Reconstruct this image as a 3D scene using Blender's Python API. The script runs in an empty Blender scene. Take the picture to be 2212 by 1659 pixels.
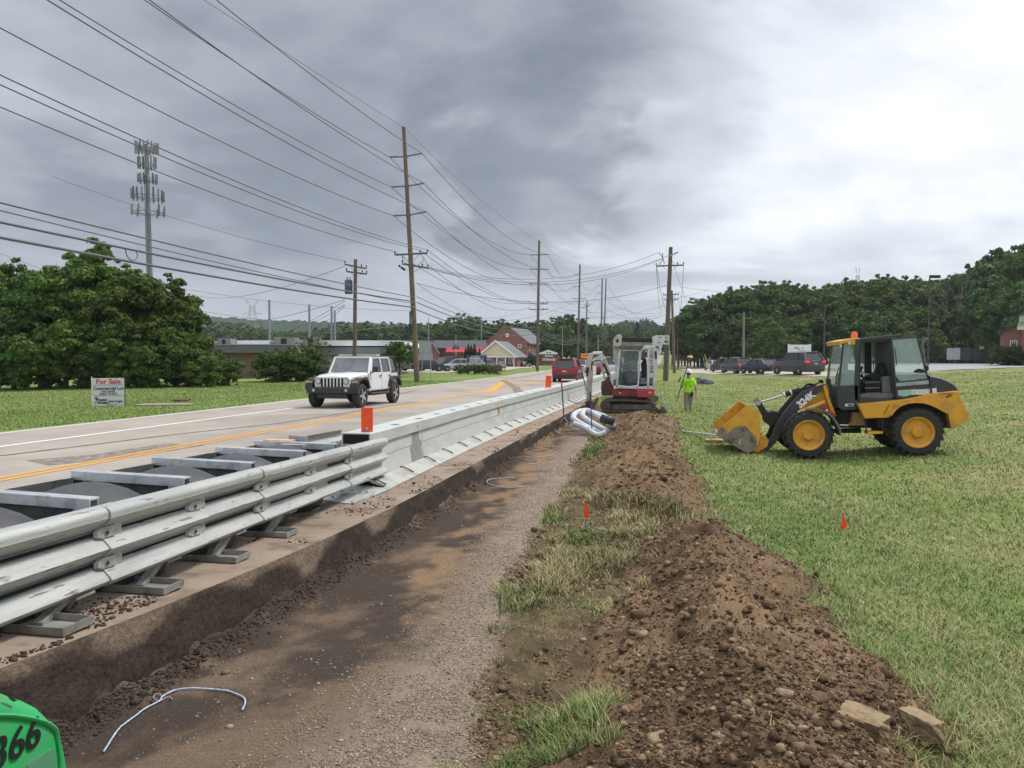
import bpy, math, random
import numpy as np
from mathutils import Matrix, Vector, Euler
R_ = math.radians
sc = bpy.context.scene
# ---------------- camera ----------------
cam = bpy.data.objects.new('camera', bpy.data.cameras.new('camera'))
sc.collection.objects.link(cam); sc.camera = cam
cam.location = (0, 0, 1.8); cam.rotation_euler = (R_(90-1.91), 0, R_(11.57))
cam.data.sensor_width = 36; cam.data.lens = 36*1660/2212; cam.data.clip_end = 9000; cam.data.clip_start = .05
# ---------------- exposure ----------------
sc.view_settings.view_transform = 'Standard'; sc.view_settings.look = 'None'
sc.view_settings.exposure = 0.38; sc.view_settings.gamma = 1
sc.cycles.max_bounces = 6; sc.cycles.volume_bounces = 0; sc.cycles.transparent_max_bounces = 12
sc.cycles.use_denoising = True
# ---------------- sun (overcast, broad) ----------------
SUN_EL, SUN_AZ = 58, 55     # azimuth clockwise from +Y
sl = bpy.data.lights.new('sun', 'SUN'); sl.energy = 2.7; sl.angle = R_(12); sl.color = (1, .965, .91)
so = bpy.data.objects.new('sun', sl); sc.collection.objects.link(so)
so.rotation_euler = (R_(90-SUN_EL), 0, R_(180-SUN_AZ))
# ---------------- world: overcast sky ----------------
W = bpy.data.worlds.new('World'); sc.world = W; W.use_nodes = True
nt = W.node_tree; nt.nodes.clear()
def N(t, **k):
    n = nt.nodes.new(t)
    for a, b in k.items(): setattr(n, a, b)
    return n
def Lk(a, b): nt.links.new(a, b)
def math_(op, a, b=None, c=None, clamp=False):
    n = N('ShaderNodeMath', operation=op); n.use_clamp = clamp
    for i, v in enumerate((a, b, c)):
        if v is None: continue
        if isinstance(v, (int, float)): n.inputs[i].default_value = v
        else: Lk(v, n.inputs[i])
    return n.outputs[0]
def mrange(v, a, b, c, d):
    n = N('ShaderNodeMapRange', interpolation_type='SMOOTHSTEP')
    Lk(v, n.inputs[0])
    for i, q in enumerate((a, b, c, d)): n.inputs[i+1].default_value = q
    return n.outputs[0]
def dotdir(dsock, vec):
    n = N('ShaderNodeVectorMath', operation='DOT_PRODUCT'); Lk(dsock, n.inputs[0]); n.inputs[1].default_value = vec
    return n.outputs['Value']
tc = N('ShaderNodeTexCoord'); D0 = tc.outputs['Generated']
sp = N('ShaderNodeSeparateXYZ'); Lk(D0, sp.inputs[0])
zc = math_('MAXIMUM', sp.outputs[2], 0.0)
den = math_('ADD', zc, .16)
cb = N('ShaderNodeCombineXYZ'); Lk(math_('DIVIDE', sp.outputs[0], den), cb.inputs[0]); Lk(math_('DIVIDE', sp.outputs[1], den), cb.inputs[1])
def noise_(vec, scale, detail, rough, dist=0):
    n = N('ShaderNodeTexNoise'); Lk(vec, n.inputs['Vector']); n.inputs['Scale'].default_value = scale
    n.inputs['Detail'].default_value = detail; n.inputs['Roughness'].default_value = rough; n.inputs['Distortion'].default_value = dist
    return n.outputs[0]
n1 = noise_(cb.outputs[0], .62, 8, .57, .6)
n2 = noise_(cb.outputs[0], 1.9, 5, .5, .2)
def dirpx(px, py):
    a, p = R_(11.57), R_(1.91)
    F = Vector((-math.sin(a)*math.cos(p), math.cos(a)*math.cos(p), -math.sin(p))); Rr = Vector((math.cos(a), math.sin(a), 0)); U = Rr.cross(F)
    return F + Rr*((px-1106)/1660) - U*((py-829.5)/1660)
def lobe(px, py, a0, a1, wob=.0):     # soft patch of cloud round a direction, from angle a1 (edge) to a0 (core)
    v = dirpx(px, py).normalized()
    d = dotdir(D0, v)
    if wob: d = math_('ADD', d, math_('MULTIPLY', math_('SUBTRACT', n1, .5), wob))
    return mrange(d, math.cos(R_(a1)), math.cos(R_(a0)), 0, 1)
B = mrange(n1, .3, .72, .38, .56)
B = math_('ADD', B, mrange(n2, .32, .68, -.065, .065))
bright = math_('MAXIMUM', lobe(1980, 300, 1, 24, .20), lobe(1600, 480, 1, 11, .16))
B = math_('ADD', B, math_('MULTIPLY', bright, .29))
B = math_('ADD', B, math_('MULTIPLY', lobe(1050, 540, 2, 14, .08), .12))
B = math_('ADD', B, math_('MULTIPLY', lobe(2500, 650, 5, 34, .05), .20))
B = math_('SUBTRACT', B, math_('MULTIPLY', lobe(1220, 290, 3, 12, .24), .17))
B = math_('ADD', B, math_('MULTIPLY', lobe(150, 80, 2, 14, .1), .07))
B = math_('SUBTRACT', B, math_('MULTIPLY', lobe(700, 400, 2, 14, .2), .12))
hz = mrange(sp.outputs[2], .0, .17, 1, 0)
mixh = N('ShaderNodeMix', data_type='FLOAT'); Lk(hz, mixh.inputs[0]); Lk(B, mixh.inputs[2]); mixh.inputs[3].default_value = .62
B = mixh.outputs[0]
# higher and behind the camera the cloud deck is thinner and brighter
B = math_('ADD', B, mrange(sp.outputs[2], .46, .8, 0, .55))
B = math_('ADD', B, mrange(sp.outputs[1], .15, -.6, 0, .25))
cr = N('ShaderNodeValToRGB'); Lk(B, cr.inputs[0])
e = cr.color_ramp.elements
e[0].position = .22; e[0].color = (.165, .188, .232, 1)
e[1].position = 1.0; e[1].color = (1.0, 1.03, 1.06, 1)
for pos, c in ((.40, (.262, .288, .34, 1)), (.55, (.44, .468, .525, 1)), (.75, (.66, .70, .76, 1))):
    q = cr.color_ramp.elements.new(pos); q.color = c
sky = N('ShaderNodeTexSky', sky_type='NISHITA'); sky.sun_disc = False
sky.sun_elevation = R_(SUN_EL); sky.sun_rotation = R_(SUN_AZ)
vm = N('ShaderNodeVectorMath', operation='SCALE'); Lk(cr.outputs[0], vm.inputs[0]); vm.inputs['Scale'].default_value = 9.0
mx = N('ShaderNodeMix', data_type='RGBA'); mx.inputs[0].default_value = .95
Lk(sky.outputs[0], mx.inputs[6]); Lk(vm.outputs[0], mx.inputs[7])
bg = N('ShaderNodeBackground'); bg.inputs[1].default_value = .1; Lk(mx.outputs[2], bg.inputs[0])
wo = N('ShaderNodeOutputWorld'); Lk(bg.outputs[0], wo.inputs[0])

# ---------------- pixel -> ray helpers (D = 2212x1659 reading of the photo) ----------------
def S(v, a, b):
    t = np.clip((np.asarray(v, float)-a)/(b-a), 0, 1); return t*t*(3-2*t)
def zroad(y):
    y = np.asarray(y, float); return np.where(y < 10, .0055*(10-np.maximum(y, 0))**2, 0) + 22*S(y, 260, 800)
def G(x, y):          # bare ground height without trench and spoil heap
    x = np.asarray(x, float); y = np.asarray(y, float)
    gr = -.45 + .05*np.clip(x-3, 0, 20) + .36*S(y, 25, 90)*S(x, -30, 10) + .1*S(y, 10, 0) + .02*np.sin(x*1.7+y*.6)*S(x, 1, 4)
    gr = gr + 22*S(y, 260, 800) + 6*S(y, 130, 260)*S(x, 20, 90)
    v = S(-x, -.5, 3.2)*S(y, 33, 37); gr = gr*(1-v)+(zroad(y)-.03)*v
    gl = .05*S(-x, 16, 17.5) - .5*S(-x, 30, 55) + .04*np.sin(y*.35+x*.2) + 22*S(y, 260, 800)*S(-x, 500, 60)
    return np.where(x > -9, gr, gl)
def at(px, py, d): return Vector((0, 0, 1.8)) + dirpx(px, py)*d
def onX(px, py, X):
    r = dirpx(px, py); return Vector((0, 0, 1.8)) + r*(X/r.x)
def onY(px, py, Y):
    r = dirpx(px, py); return Vector((0, 0, 1.8)) + r*(Y/r.y)
def onz(px, py, z):
    r = dirpx(px, py); return Vector((0, 0, 1.8)) + r*((z-1.8)/r.z)
def gp(px, py, f=None):
    r = dirpx(px, py); t = 2.0; f = f or (lambda x, y: float(G(x, y)))
    while t < 900:
        q = Vector((0, 0, 1.8)) + r*t
        if q.z < f(q.x, q.y): break
        t *= 1.004
    q.z = f(q.x, q.y); return q

# ---------------- noise ----------------
def _h(i, j, s):
    n = (i*374761393 + j*668265263 + s*974634777) & 0xffffffff
    n = ((n ^ (n >> 13))*1274126177) & 0xffffffff
    return ((n ^ (n >> 16)) & 0xffff)/65535.0
def vn(x, y, s=0):
    x = np.asarray(x, float); y = np.asarray(y, float)
    xi = np.floor(x).astype(np.int64); yi = np.floor(y).astype(np.int64); fx = x-xi; fy = y-yi
    fx = fx*fx*(3-2*fx); fy = fy*fy*(3-2*fy)
    return (_h(xi, yi, s)*(1-fx)+_h(xi+1, yi, s)*fx)*(1-fy)+(_h(xi, yi+1, s)*(1-fx)+_h(xi+1, yi+1, s)*fx)*fy
def fbm(x, y, o=4, s=0, g=.5):
    a = 1; t = 0; r = 0
    for k in range(o): r = r+a*vn(x*2**k, y*2**k, s+k*17); t += a; a *= g
    return r/t

# ---------------- materials ----------------
MT = {}
def mat(name, c, c2=None, sc_=5, rough=.7, metal=0, bump=0, bsc=None, spec=.5, detail=4, lo=.35, hi=.65, stretch=None, alpha=None, emit=None, trans=0, c3=None, sc3=.6, coat=0):
    if name in MT: return MT[name]
    m = bpy.data.materials.new(name); m.use_nodes = True; t = m.node_tree; b = t.nodes['Principled BSDF']
    b.inputs['Base Color'].default_value = (*c, 1); b.inputs['Roughness'].default_value = rough
    b.inputs['Metallic'].default_value = metal; b.inputs['Specular IOR Level'].default_value = spec
    if coat: b.inputs['Coat Weight'].default_value = coat; b.inputs['Coat Roughness'].default_value = .08
    if alpha is not None: b.inputs['Alpha'].default_value = alpha
    if trans: b.inputs['Transmission Weight'].default_value = trans
    if emit: b.inputs['Emission Color'].default_value = (*emit[0], 1); b.inputs['Emission Strength'].default_value = emit[1]
    tx = t.nodes.new('ShaderNodeTexCoord'); vec = tx.outputs['Object']
    if stretch:
        mp = t.nodes.new('ShaderNodeMapping'); mp.inputs['Scale'].default_value = stretch; t.links.new(vec, mp.inputs[0]); vec = mp.outputs[0]
    def nz(s, d=detail):
        n = t.nodes.new('ShaderNodeTexNoise'); n.inputs['Scale'].default_value = s; n.inputs['Detail'].default_value = d
        n.inputs['Roughness'].default_value = .62; t.links.new(vec, n.inputs['Vector']); return n.outputs[0]
    def mr(v, a, q):
        n = t.nodes.new('ShaderNodeMapRange'); t.links.new(v, n.inputs[0]); n.inputs[1].default_value = a; n.inputs[2].default_value = q; return n.outputs[0]
    col = None
    if c2:
        mxn = t.nodes.new('ShaderNodeMix'); mxn.data_type = 'RGBA'; t.links.new(mr(nz(sc_), lo, hi), mxn.inputs[0])
        mxn.inputs[6].default_value = (*c, 1); mxn.inputs[7].default_value = (*c2, 1); col = mxn.outputs[2]
    if c3:
        mxn = t.nodes.new('ShaderNodeMix'); mxn.data_type = 'RGBA'; t.links.new(mr(nz(sc3, 5), .5, .66), mxn.inputs[0])
        t.links.new(col, mxn.inputs[6]); mxn.inputs[7].default_value = (*c3, 1); col = mxn.outputs[2]
    if col: t.links.new(col, b.inputs['Base Color'])
    if bump:
        bn = t.nodes.new('ShaderNodeBump'); bn.inputs['Strength'].default_value = bump; bn.inputs['Distance'].default_value = .02
        t.links.new(nz(bsc or sc_*4, 5), bn.inputs['Height']); t.links.new(bn.outputs[0], b.inputs['Normal'])
    MT[name] = m; return m
def vcmat(name, rough=.95, nsc=40, amt=.35, bump=.6, spec=.15):      # base colour from the mesh's own colour attribute, with fine noise
    m = bpy.data.materials.new(name); m.use_nodes = True; t = m.node_tree; b = t.nodes['Principled BSDF']
    b.inputs['Roughness'].default_value = rough; b.inputs['Specular IOR Level'].default_value = spec
    a = t.nodes.new('ShaderNodeAttribute'); a.attribute_name = 'Col'
    tx = t.nodes.new('ShaderNodeTexCoord')
    n = t.nodes.new('ShaderNodeTexNoise'); n.inputs['Scale'].default_value = nsc; n.inputs['Detail'].default_value = 5; n.inputs['Roughness'].default_value = .7
    t.links.new(tx.outputs['Object'], n.inputs['Vector'])
    mr = t.nodes.new('ShaderNodeMapRange'); t.links.new(n.outputs[0], mr.inputs[0]); mr.inputs[1].default_value = .3; mr.inputs[2].default_value = .7
    mr.inputs[3].default_value = 1-amt; mr.inputs[4].default_value = 1+amt
    vs = t.nodes.new('ShaderNodeVectorMath'); vs.operation = 'SCALE'; t.links.new(a.outputs['Color'], vs.inputs[0]); t.links.new(mr.outputs[0], vs.inputs['Scale'])
    t.links.new(vs.outputs[0], b.inputs['Base Color'])
    bn = t.nodes.new('ShaderNodeBump'); bn.inputs['Strength'].default_value = bump; bn.inputs['Distance'].default_value = .02
    t.links.new(n.outputs[0], bn.inputs['Height']); t.links.new(bn.outputs[0], b.inputs['Normal'])
    MT[name] = m; return m
def brickmat(name, c1, c2, mortar, s=1.0):
    m = bpy.data.materials.new(name); m.use_nodes = True; t = m.node_tree; b = t.nodes['Principled BSDF']; b.inputs['Roughness'].default_value = .9
    tx = t.nodes.new('ShaderNodeTexCoord'); sp_ = t.nodes.new('ShaderNodeSeparateXYZ'); t.links.new(tx.outputs['Object'], sp_.inputs[0])
    ad = t.nodes.new('ShaderNodeMath'); t.links.new(sp_.outputs[0], ad.inputs[0]); t.links.new(sp_.outputs[1], ad.inputs[1])
    cb_ = t.nodes.new('ShaderNodeCombineXYZ'); t.links.new(ad.outputs[0], cb_.inputs[0]); t.links.new(sp_.outputs[2], cb_.inputs[1])
    br = t.nodes.new('ShaderNodeTexBrick'); t.links.new(cb_.outputs[0], br.inputs['Vector']); br.inputs['Scale'].default_value = s
    br.inputs['Brick Width'].default_value = .25; br.inputs['Row Height'].default_value = .09; br.inputs['Mortar Size'].default_value = .012
    br.inputs['Color1'].default_value = (*c1, 1); br.inputs['Color2'].default_value = (*c2, 1); br.inputs['Mortar'].default_value = (*mortar, 1)
    n = t.nodes.new('ShaderNodeTexNoise'); n.inputs['Scale'].default_value = 1.5; t.links.new(tx.outputs['Object'], n.inputs['Vector'])
    vs = t.nodes.new('ShaderNodeVectorMath'); vs.operation = 'SCALE'; t.links.new(br.outputs[0], vs.inputs[0])
    mr = t.nodes.new('ShaderNodeMapRange'); t.links.new(n.outputs[0], mr.inputs[0]); mr.inputs[3].default_value = .7; mr.inputs[4].default_value = 1.3
    t.links.new(mr.outputs[0], vs.inputs['Scale']); t.links.new(vs.outputs[0], b.inputs['Base Color'])
    MT[name] = m; return m

# ---------------- mesh builder ----------------
class MB:
    def __init__(s): s.v = []; s.f = []; s.m = []; s.X = Matrix(); s.mi = 0
    def add(s, vs, fs, mi=None):
        o = len(s.v); s.v += [tuple(s.X @ Vector(p)) for p in vs]; s.f += [tuple(i+o for i in f) for f in fs]
        s.m += [s.mi if mi is None else mi]*len(fs); return s
    def bx(s, x0, x1, y0, y1, z0, z1, mi=None):
        return s.add([(x0,y0,z0),(x1,y0,z0),(x1,y1,z0),(x0,y1,z0),(x0,y0,z1),(x1,y0,z1),(x1,y1,z1),(x0,y1,z1)],
              [(0,3,2,1),(4,5,6,7),(0,1,5,4),(1,2,6,5),(2,3,7,6),(3,0,4,7)], mi)
    def beam(s, p, q, w, h=None, mi=None, up=(0,0,1)):     # rectangular bar from p to q
        p = Vector(p); q = Vector(q); d = (q-p).normalized(); u = Vector(up)
        if abs(d.dot(u)) > .98: u = Vector((1, 0, 0))
        sx = d.cross(u).normalized(); uz = sx.cross(d); h = h or w; a = sx*w/2; b = uz*h/2
        return s.add([p-a-b, p+a-b, p+a+b, p-a+b, q-a-b, q+a-b, q+a+b, q-a+b],
              [(0,1,2,3),(7,6,5,4),(0,4,5,1),(1,5,6,2),(2,6,7,3),(3,7,4,0)], mi)
    def prism(s, pts, a, b, pl='xz', mi=None):        # polygon in a plane, extruded a..b along the third axis
        n = len(pts)
        def P(u, w, t): return (u, t, w) if pl == 'xz' else ((t, u, w) if pl == 'yz' else (u, w, t))
        vs = [P(u, w, a) for u, w in pts]+[P(u, w, b) for u, w in pts]
        fs = [tuple(range(n)), tuple(reversed(range(n, 2*n)))]+[(i, i+n, (i+1) % n+n, (i+1) % n) for i in range(n)]
        return s.add(vs, fs, mi)
    def cyl(s, p, q, r0, r1=None, n=12, mi=None, cap=True):
        p = Vector(p); q = Vector(q); r1 = r0 if r1 is None else r1; d = (q-p).normalized()
        u = d.orthogonal().normalized(); w = d.cross(u)
        vs = []
        for c, r in ((p, r0), (q, r1)): vs += [c+(u*math.cos(2*math.pi*k/n)+w*math.sin(2*math.pi*k/n))*r for k in range(n)]
        fs = [(k, (k+1) % n, (k+1) % n+n, k+n) for k in range(n)]
        if cap: fs += [tuple(reversed(range(n))), tuple(range(n, 2*n))]
        return s.add(vs, fs, mi)
    def tube(s, pts, r, n=8, mi=None, cap=True):
        pts = [Vector(p) for p in pts]; m = len(pts); rr = r if isinstance(r, (list, tuple)) else [r]*m; vs = []
        t0 = (pts[1]-pts[0]).normalized(); u = t0.orthogonal().normalized()
        for i, p in enumerate(pts):
            t = (pts[min(i+1, m-1)]-pts[max(i-1, 0)]).normalized(); u = (u-t*u.dot(t)).normalized(); w = t.cross(u)
            vs += [p+(u*math.cos(2*math.pi*k/n)+w*math.sin(2*math.pi*k/n))*rr[i] for k in range(n)]
        fs = [(i*n+k, i*n+(k+1) % n, (i+1)*n+(k+1) % n, (i+1)*n+k) for i in range(m-1) for k in range(n)]
        if cap: fs += [tuple(reversed(range(n))), tuple(range((m-1)*n, m*n))]
        return s.add(vs, fs, mi)
    def lathe(s, prof, c=(0,0,0), ax='z', n=24, mi=None):     # prof: (radius, height)
        c = Vector(c); vs = []
        for r, h in prof:
            for k in range(n):
                a = 2*math.pi*k/n; x, y = r*math.cos(a), r*math.sin(a)
                vs.append(c+Vector({'z': (x, y, h), 'y': (x, h, y), 'x': (h, x, y)}[ax]))
        m = len(prof)
        fs = [(i*n+k, i*n+(k+1) % n, (i+1)*n+(k+1) % n, (i+1)*n+k) for i in range(m-1) for k in range(n)]
        return s.add(vs, fs, mi)
    def ball(s, c, r, sx=1, sy=1, sz=1, n=10, m=7, mi=None):
        pr = [(r*math.sin(math.pi*i/m), -r*math.cos(math.pi*i/m)) for i in range(m+1)]
        X0 = s.X; s.X = X0 @ Matrix.Translation(c) @ Matrix.Diagonal((sx, sy, sz, 1)); s.lathe(pr, n=n, mi=mi); s.X = X0; return s
    def loft(s, rings, closed=True, caps=True, mi=None):
        n = len(rings[0]); vs = [p for r in rings for p in r]; fs = []
        for i in range(len(rings)-1):
            for k in range(n if closed else n-1): fs.append((i*n+k, i*n+(k+1) % n, (i+1)*n+(k+1) % n, (i+1)*n+k))
        if caps and closed: fs += [tuple(reversed(range(n))), tuple(range((len(rings)-1)*n, len(rings)*n))]
        return s.add(vs, fs, mi)
    def build(s, name, mats, parent=None, loc=None, rot=None, smooth=False, bevel=0, sub=0):
        me = bpy.data.meshes.new(name); me.from_pydata(s.v, [], s.f)
        for m in (mats if isinstance(mats, (list, tuple)) else [mats]): me.materials.append(m)
        me.polygons.foreach_set('material_index', s.m)
        me.validate(); me.update()
        o = bpy.data.objects.new(name, me); sc.collection.objects.link(o)
        if parent: o.parent = parent
        if loc is not None: o.location = loc
        if rot is not None: o.rotation_euler = rot
        if smooth:
            me.polygons.foreach_set('use_smooth', [True]*len(me.polygons))
            if smooth is not True:
                me.set_sharp_from_angle(angle=R_(smooth))
        if bevel:
            b = o.modifiers.new('bevel', 'BEVEL'); b.width = bevel; b.segments = 2; b.limit_method = 'ANGLE'; b.angle_limit = R_(35)
        if sub: q = o.modifiers.new('sub', 'SUBSURF'); q.levels = sub; q.render_levels = sub
        return o
def tag(o, label=None, cat=None, group=None, kind=None):
    for k, v in (('label', label), ('category', cat), ('group', group), ('kind', kind)):
        if v: o[k] = v
    return o
def empty(name, loc, rz=0, label=None, cat=None, group=None, rx=0, ry=0):
    o = bpy.data.objects.new(name, None); sc.collection.objects.link(o); o.location = loc; o.rotation_euler = (rx, ry, rz)
    o.empty_display_size = .3; return tag(o, label, cat, group)
KIDS = {}
def copy_tree(o, parent=None):
    c = o.copy(); sc.collection.objects.link(c); c.parent = parent
    for ch in [q for q in bpy.data.objects if q.parent == o]: copy_tree(ch, c)
    return c
def npmesh(name, V, F, mats, col=None, smooth=False, parent=None):      # V (n,3), F (m,k) numpy
    me = bpy.data.meshes.new(name); V = np.ascontiguousarray(V, np.float32); k = F.shape[1]
    me.vertices.add(len(V)); me.vertices.foreach_set('co', V.ravel())
    me.loops.add(F.size); me.loops.foreach_set('vertex_index', np.ascontiguousarray(F, np.int32).ravel())
    me.polygons.add(len(F)); me.polygons.foreach_set('loop_start', np.arange(0, F.size, k, dtype=np.int32))
    if smooth: me.polygons.foreach_set('use_smooth', np.ones(len(F), bool))
    me.update(calc_edges=True)
    for m in (mats if isinstance(mats, (list, tuple)) else [mats]): me.materials.append(m)
    if col is not None:
        a = me.color_attributes.new('Col', 'FLOAT_COLOR', 'POINT')
        a.data.foreach_set('color', np.concatenate([col, np.ones((len(V), 1))], 1).astype(np.float32).ravel())
    o = bpy.data.objects.new(name, me); sc.collection.objects.link(o)
    if parent: o.parent = parent
    return o
def text(s, size, m, parent, loc, rot, name='lettering', shear=0, bold=0, ext=.004, align='CENTER', sx=1):
    cu = bpy.data.curves.new('t', 'FONT'); cu.body = s; cu.size = size; cu.shear = shear; cu.offset = bold; cu.extrude = ext
    cu.align_x = align; cu.align_y = 'CENTER'; cu.space_line = .8
    t = bpy.data.objects.new('t', cu); sc.collection.objects.link(t)
    bpy.context.view_layer.update()
    me = bpy.data.meshes.new_from_object(t.evaluated_get(bpy.context.evaluated_depsgraph_get()))
    bpy.data.objects.remove(t); bpy.data.curves.remove(cu)
    me.materials.clear(); me.materials.append(m)
    o = bpy.data.objects.new(name, me); sc.collection.objects.link(o); o.parent = parent; o.location = loc; o.rotation_euler = rot; o.scale = (sx, 1, 1)
    return o
rnd = random.Random(7); rg = np.random.default_rng(11)
# common materials
galv = mat('galvanised_steel', (.46,.49,.52), (.60,.63,.65), 3, .42, .55, .12, 30, c3=(.36,.38,.40), sc3=9)
galvd = mat('dull_steel', (.30,.32,.34), (.42,.44,.46), 6, .5, .5, .1)
black = mat('black_plastic', (.018,.018,.02), (.035,.035,.037), 9, .5)
tyre = mat('tyre_rubber', (.022,.022,.023), (.045,.043,.04), 14, .85, 0, .3, 60)
glass = mat('dark_glass', (.012,.015,.018), None, rough=.06, spec=.8)
clear = mat('clear_glass', (.55,.72,.70), None, rough=.03, alpha=.28, spec=.7)
chrome = mat('bright_metal', (.65,.66,.68), None, rough=.25, metal=.9)
white = mat('white_paint', (.78,.79,.80), (.70,.71,.72), 4, .4)
orange = mat('orange_plastic', (.95,.09,.012), (.85,.07,.01), 8, .5)
wood = mat('pole_wood', (.20,.145,.10), (.10,.075,.055), 5, .9, 0, .5, 40, stretch=(3,3,.25))
woodg = mat('grey_wood', (.17,.145,.12), (.095,.082,.07), 5, .9, 0, .4, 40, stretch=(3,3,.25))
wire_m = mat('wire_metal', (.10,.105,.115), None, rough=.6)
blackpaint = mat('black_letter', (.01,.01,.012), None, rough=.6)
redlet = mat('red_letter', (.55,.02,.02), None, rough=.6)
bluelet = mat('dark_blue_letter', (.03,.04,.12), None, rough=.6)
wht_let = mat('white_letter', (.8,.8,.8), None, rough=.6)
yellow_p = mat('yellow_plastic', (.75,.55,.03), None, rough=.5)
taillight = mat('tail_light_red', (.45,.01,.012), None, rough=.2)
headlamp = mat('headlamp_glass', (.6,.62,.64), None, rough=.1, metal=.4)
# =============== SETTING ===============
XE = -3.25                      # edge of the pavement
grass_g = mat('grass_ground', (.13,.175,.050), (.185,.215,.075), .8, .95, 0, .8, 60, spec=.1, detail=9, c3=(.28,.25,.115), sc3=.22)
lawn_g = mat('lawn_ground', (.13,.19,.05), (.175,.225,.07), .9, .95, 0, .8, 40, spec=.1, detail=8, c3=(.19,.23,.085), sc3=.2)
PX0, PX1, PY0, PY1 = XE, 2.6, 1.2, 46.0
def zones(x, y):
    w = (fbm(x*1.1+3, y*.7, 3, 5)-.5)
    # measured outline of trench / verge / heap along the ditch
    gl = np.interp(y, [0,3.6,5.3,9,15,24,40], [-1.9,-1.86,-1.80,-2.2,-2.5,-2.9,-2.9])
    gr = np.interp(y, [0,3.7,4.6,5.8,9,12.5,17,24,40], [-1.1,-1.12,-1.25,-1.37,-1.66,-1.82,-1.95,-2.3,-2.6]) + w*.35
    dl = np.interp(y, [0,3.8,4.8,6.3,9.0,9.6,10.6,11.3,15.3,18,20,24,27,29], [-.75,-.72,-.85,-.66,-.42,-.05,-.3,-1.37,-1.6,-1.9,-1.7,-2.3,-2.4,-1.6]) + (fbm(x*2, y*2, 3, 9)-.5)*.5
    dr = np.interp(y, [0,4.2,4.5,5,5.5,6.5,8.2,9,9.8,10.2,11.3,15.7,20,24,28,30], [1.35,1.25,1.47,1.40,1.30,1.28,1.15,.75,.5,.45,.50,.35,.15,.25,.1,-.4]) + (fbm(x*1.6+9, y*1.3, 4, 21)-.5)*.55
    return gl, gr, dl, dr
def heap(x, y):       # spoil heap height above the ground
    gl, gr, dl, dr = zones(x, y)
    c = (dl+dr)/2; hw = np.maximum((dr-dl)/2, .2)
    u = np.clip(1-np.abs((x-c-.12*hw)/hw), 0, 1)
    amp = np.interp(y, [0,2.6,3.6,4.6,5.6,7.0,7.9,8.8,9.6,10.3,11.2,13.0,15,16.3,18,20.5,23,25,27,29], [.28,.36,.46,.36,.44,.38,.44,.26,.05,.08,.28,.38,.42,.30,.34,.22,.40,.46,.34,0])
    n = fbm(x*1.1, y*1.1, 4, 40)*.9+.55
    return amp*u**.85*n*1.0
def patch(x, y):
    base = G(x, y); gl, gr, dl, dr = zones(x, y)
    fl = -.34 + np.where(y < 10, .0055*(10-y)**2*.55, 0) + .02*(fbm(x*3, y*2, 3, 2)-.5)
    t = S(x, gr-.06, gr+.14)                 # rise from trench to verge
    verge = base + .09 + .07*(fbm(x*4, y*4, 3, 3)-.5) + .05*(np.abs(fbm(x*11, y*11, 3, 4)-.5)*2-.3)
    z = fl*(1-t) + np.where(t > 0, verge*t, 0)
    k = S(x, 1.6, PX1); z = z*(1-k) + base*k
    endt = S(y, 31, 33)                       # the trench ends ahead
    z = z*(1-endt) + (base+.0)*endt
    z = z + .17*np.exp(-((x-XE)/.13)**2)*(fbm(x*6, y*5, 3, 8)*1.2-.2)*(1-endt)   # crumbs against the cut edge
    h = heap(x, y); z = z + h
    rough = np.clip(h*6, 0, 1)
    z = z + rough*(.15*(.42-np.abs(fbm(x*2.6+.5*y, y*2.9, 4, 61, .6)-.5)*2.2)*np.clip(h*3, .3, 1) + .06*(fbm(x*7, y*7, 3, 62)-.5) + .05*(np.abs(fbm(x*15, y*15, 3, 71)-.5)))
    nm = 1-t
    z = z + .012*(fbm(x*14, y*14, 3, 81)-.5)
    
    return z
def col_patch(x, y):
    gl, gr, dl, dr = zones(x, y); h = heap(x, y)
    n = fbm(x*2.2, y*1.4, 4, 91)[:, None]; n2 = fbm(x*9, y*9, 3, 95)[:, None]
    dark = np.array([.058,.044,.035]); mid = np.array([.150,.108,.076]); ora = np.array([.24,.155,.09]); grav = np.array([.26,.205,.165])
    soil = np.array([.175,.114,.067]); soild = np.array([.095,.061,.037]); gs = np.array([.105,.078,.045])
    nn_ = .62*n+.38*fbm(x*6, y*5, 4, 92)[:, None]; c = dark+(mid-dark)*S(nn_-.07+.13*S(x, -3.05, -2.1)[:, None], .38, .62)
    band = np.exp(-((x-(gl-.05-.25*fbm(x*0, y*.5, 2, 7)))/.33)**2)*(y > 4.5)*S(y, 4, 7)
    c = c+(ora-c)*(band[:, None]*S(nn_, .36, .56)*.75)
    g = S(x, gl-.15, gl+.35)[:, None]*S(n2*.5+n*.5, .1, .45)
    c = c+(grav-c)*g*.85
    t = S(x, gr-.02, gr+.1)[:, None]; c = c+(gs*(.45+1.1*n2)+np.array([.0,.012,0])*S(n, .5, .6)-c)*t
    hm = np.clip(h*14, 0, 1)[:, None]; so = soild+(soil-soild)*S(n*.6+n2*.4, .32, .6)
    tan_ = np.array([.23,.153,.09]); so = so+(tan_-so)*S(fbm(x*1.3+5, y*1.3, 3, 33)[:, None], .52, .72)*.7
    c = c+(so-c)*hm
    gg = S(x, dr+.0, dr+.25)[:, None]; c = c+(np.array([.14,.175,.055])*(.7+.6*n)-c)*gg
    ex = (S(y, 24, 28)*S(-x, -.2, .6)*(1-S(y, 33, 36)))[:, None]; c = c+(soild*1.25*(.7+.6*n)-c)*ex
    fy = S(y, 33, 36)[:, None]; c = c+(np.array([.14,.175,.055])*(.7+.6*n)-c)*fy
    return c
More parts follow.
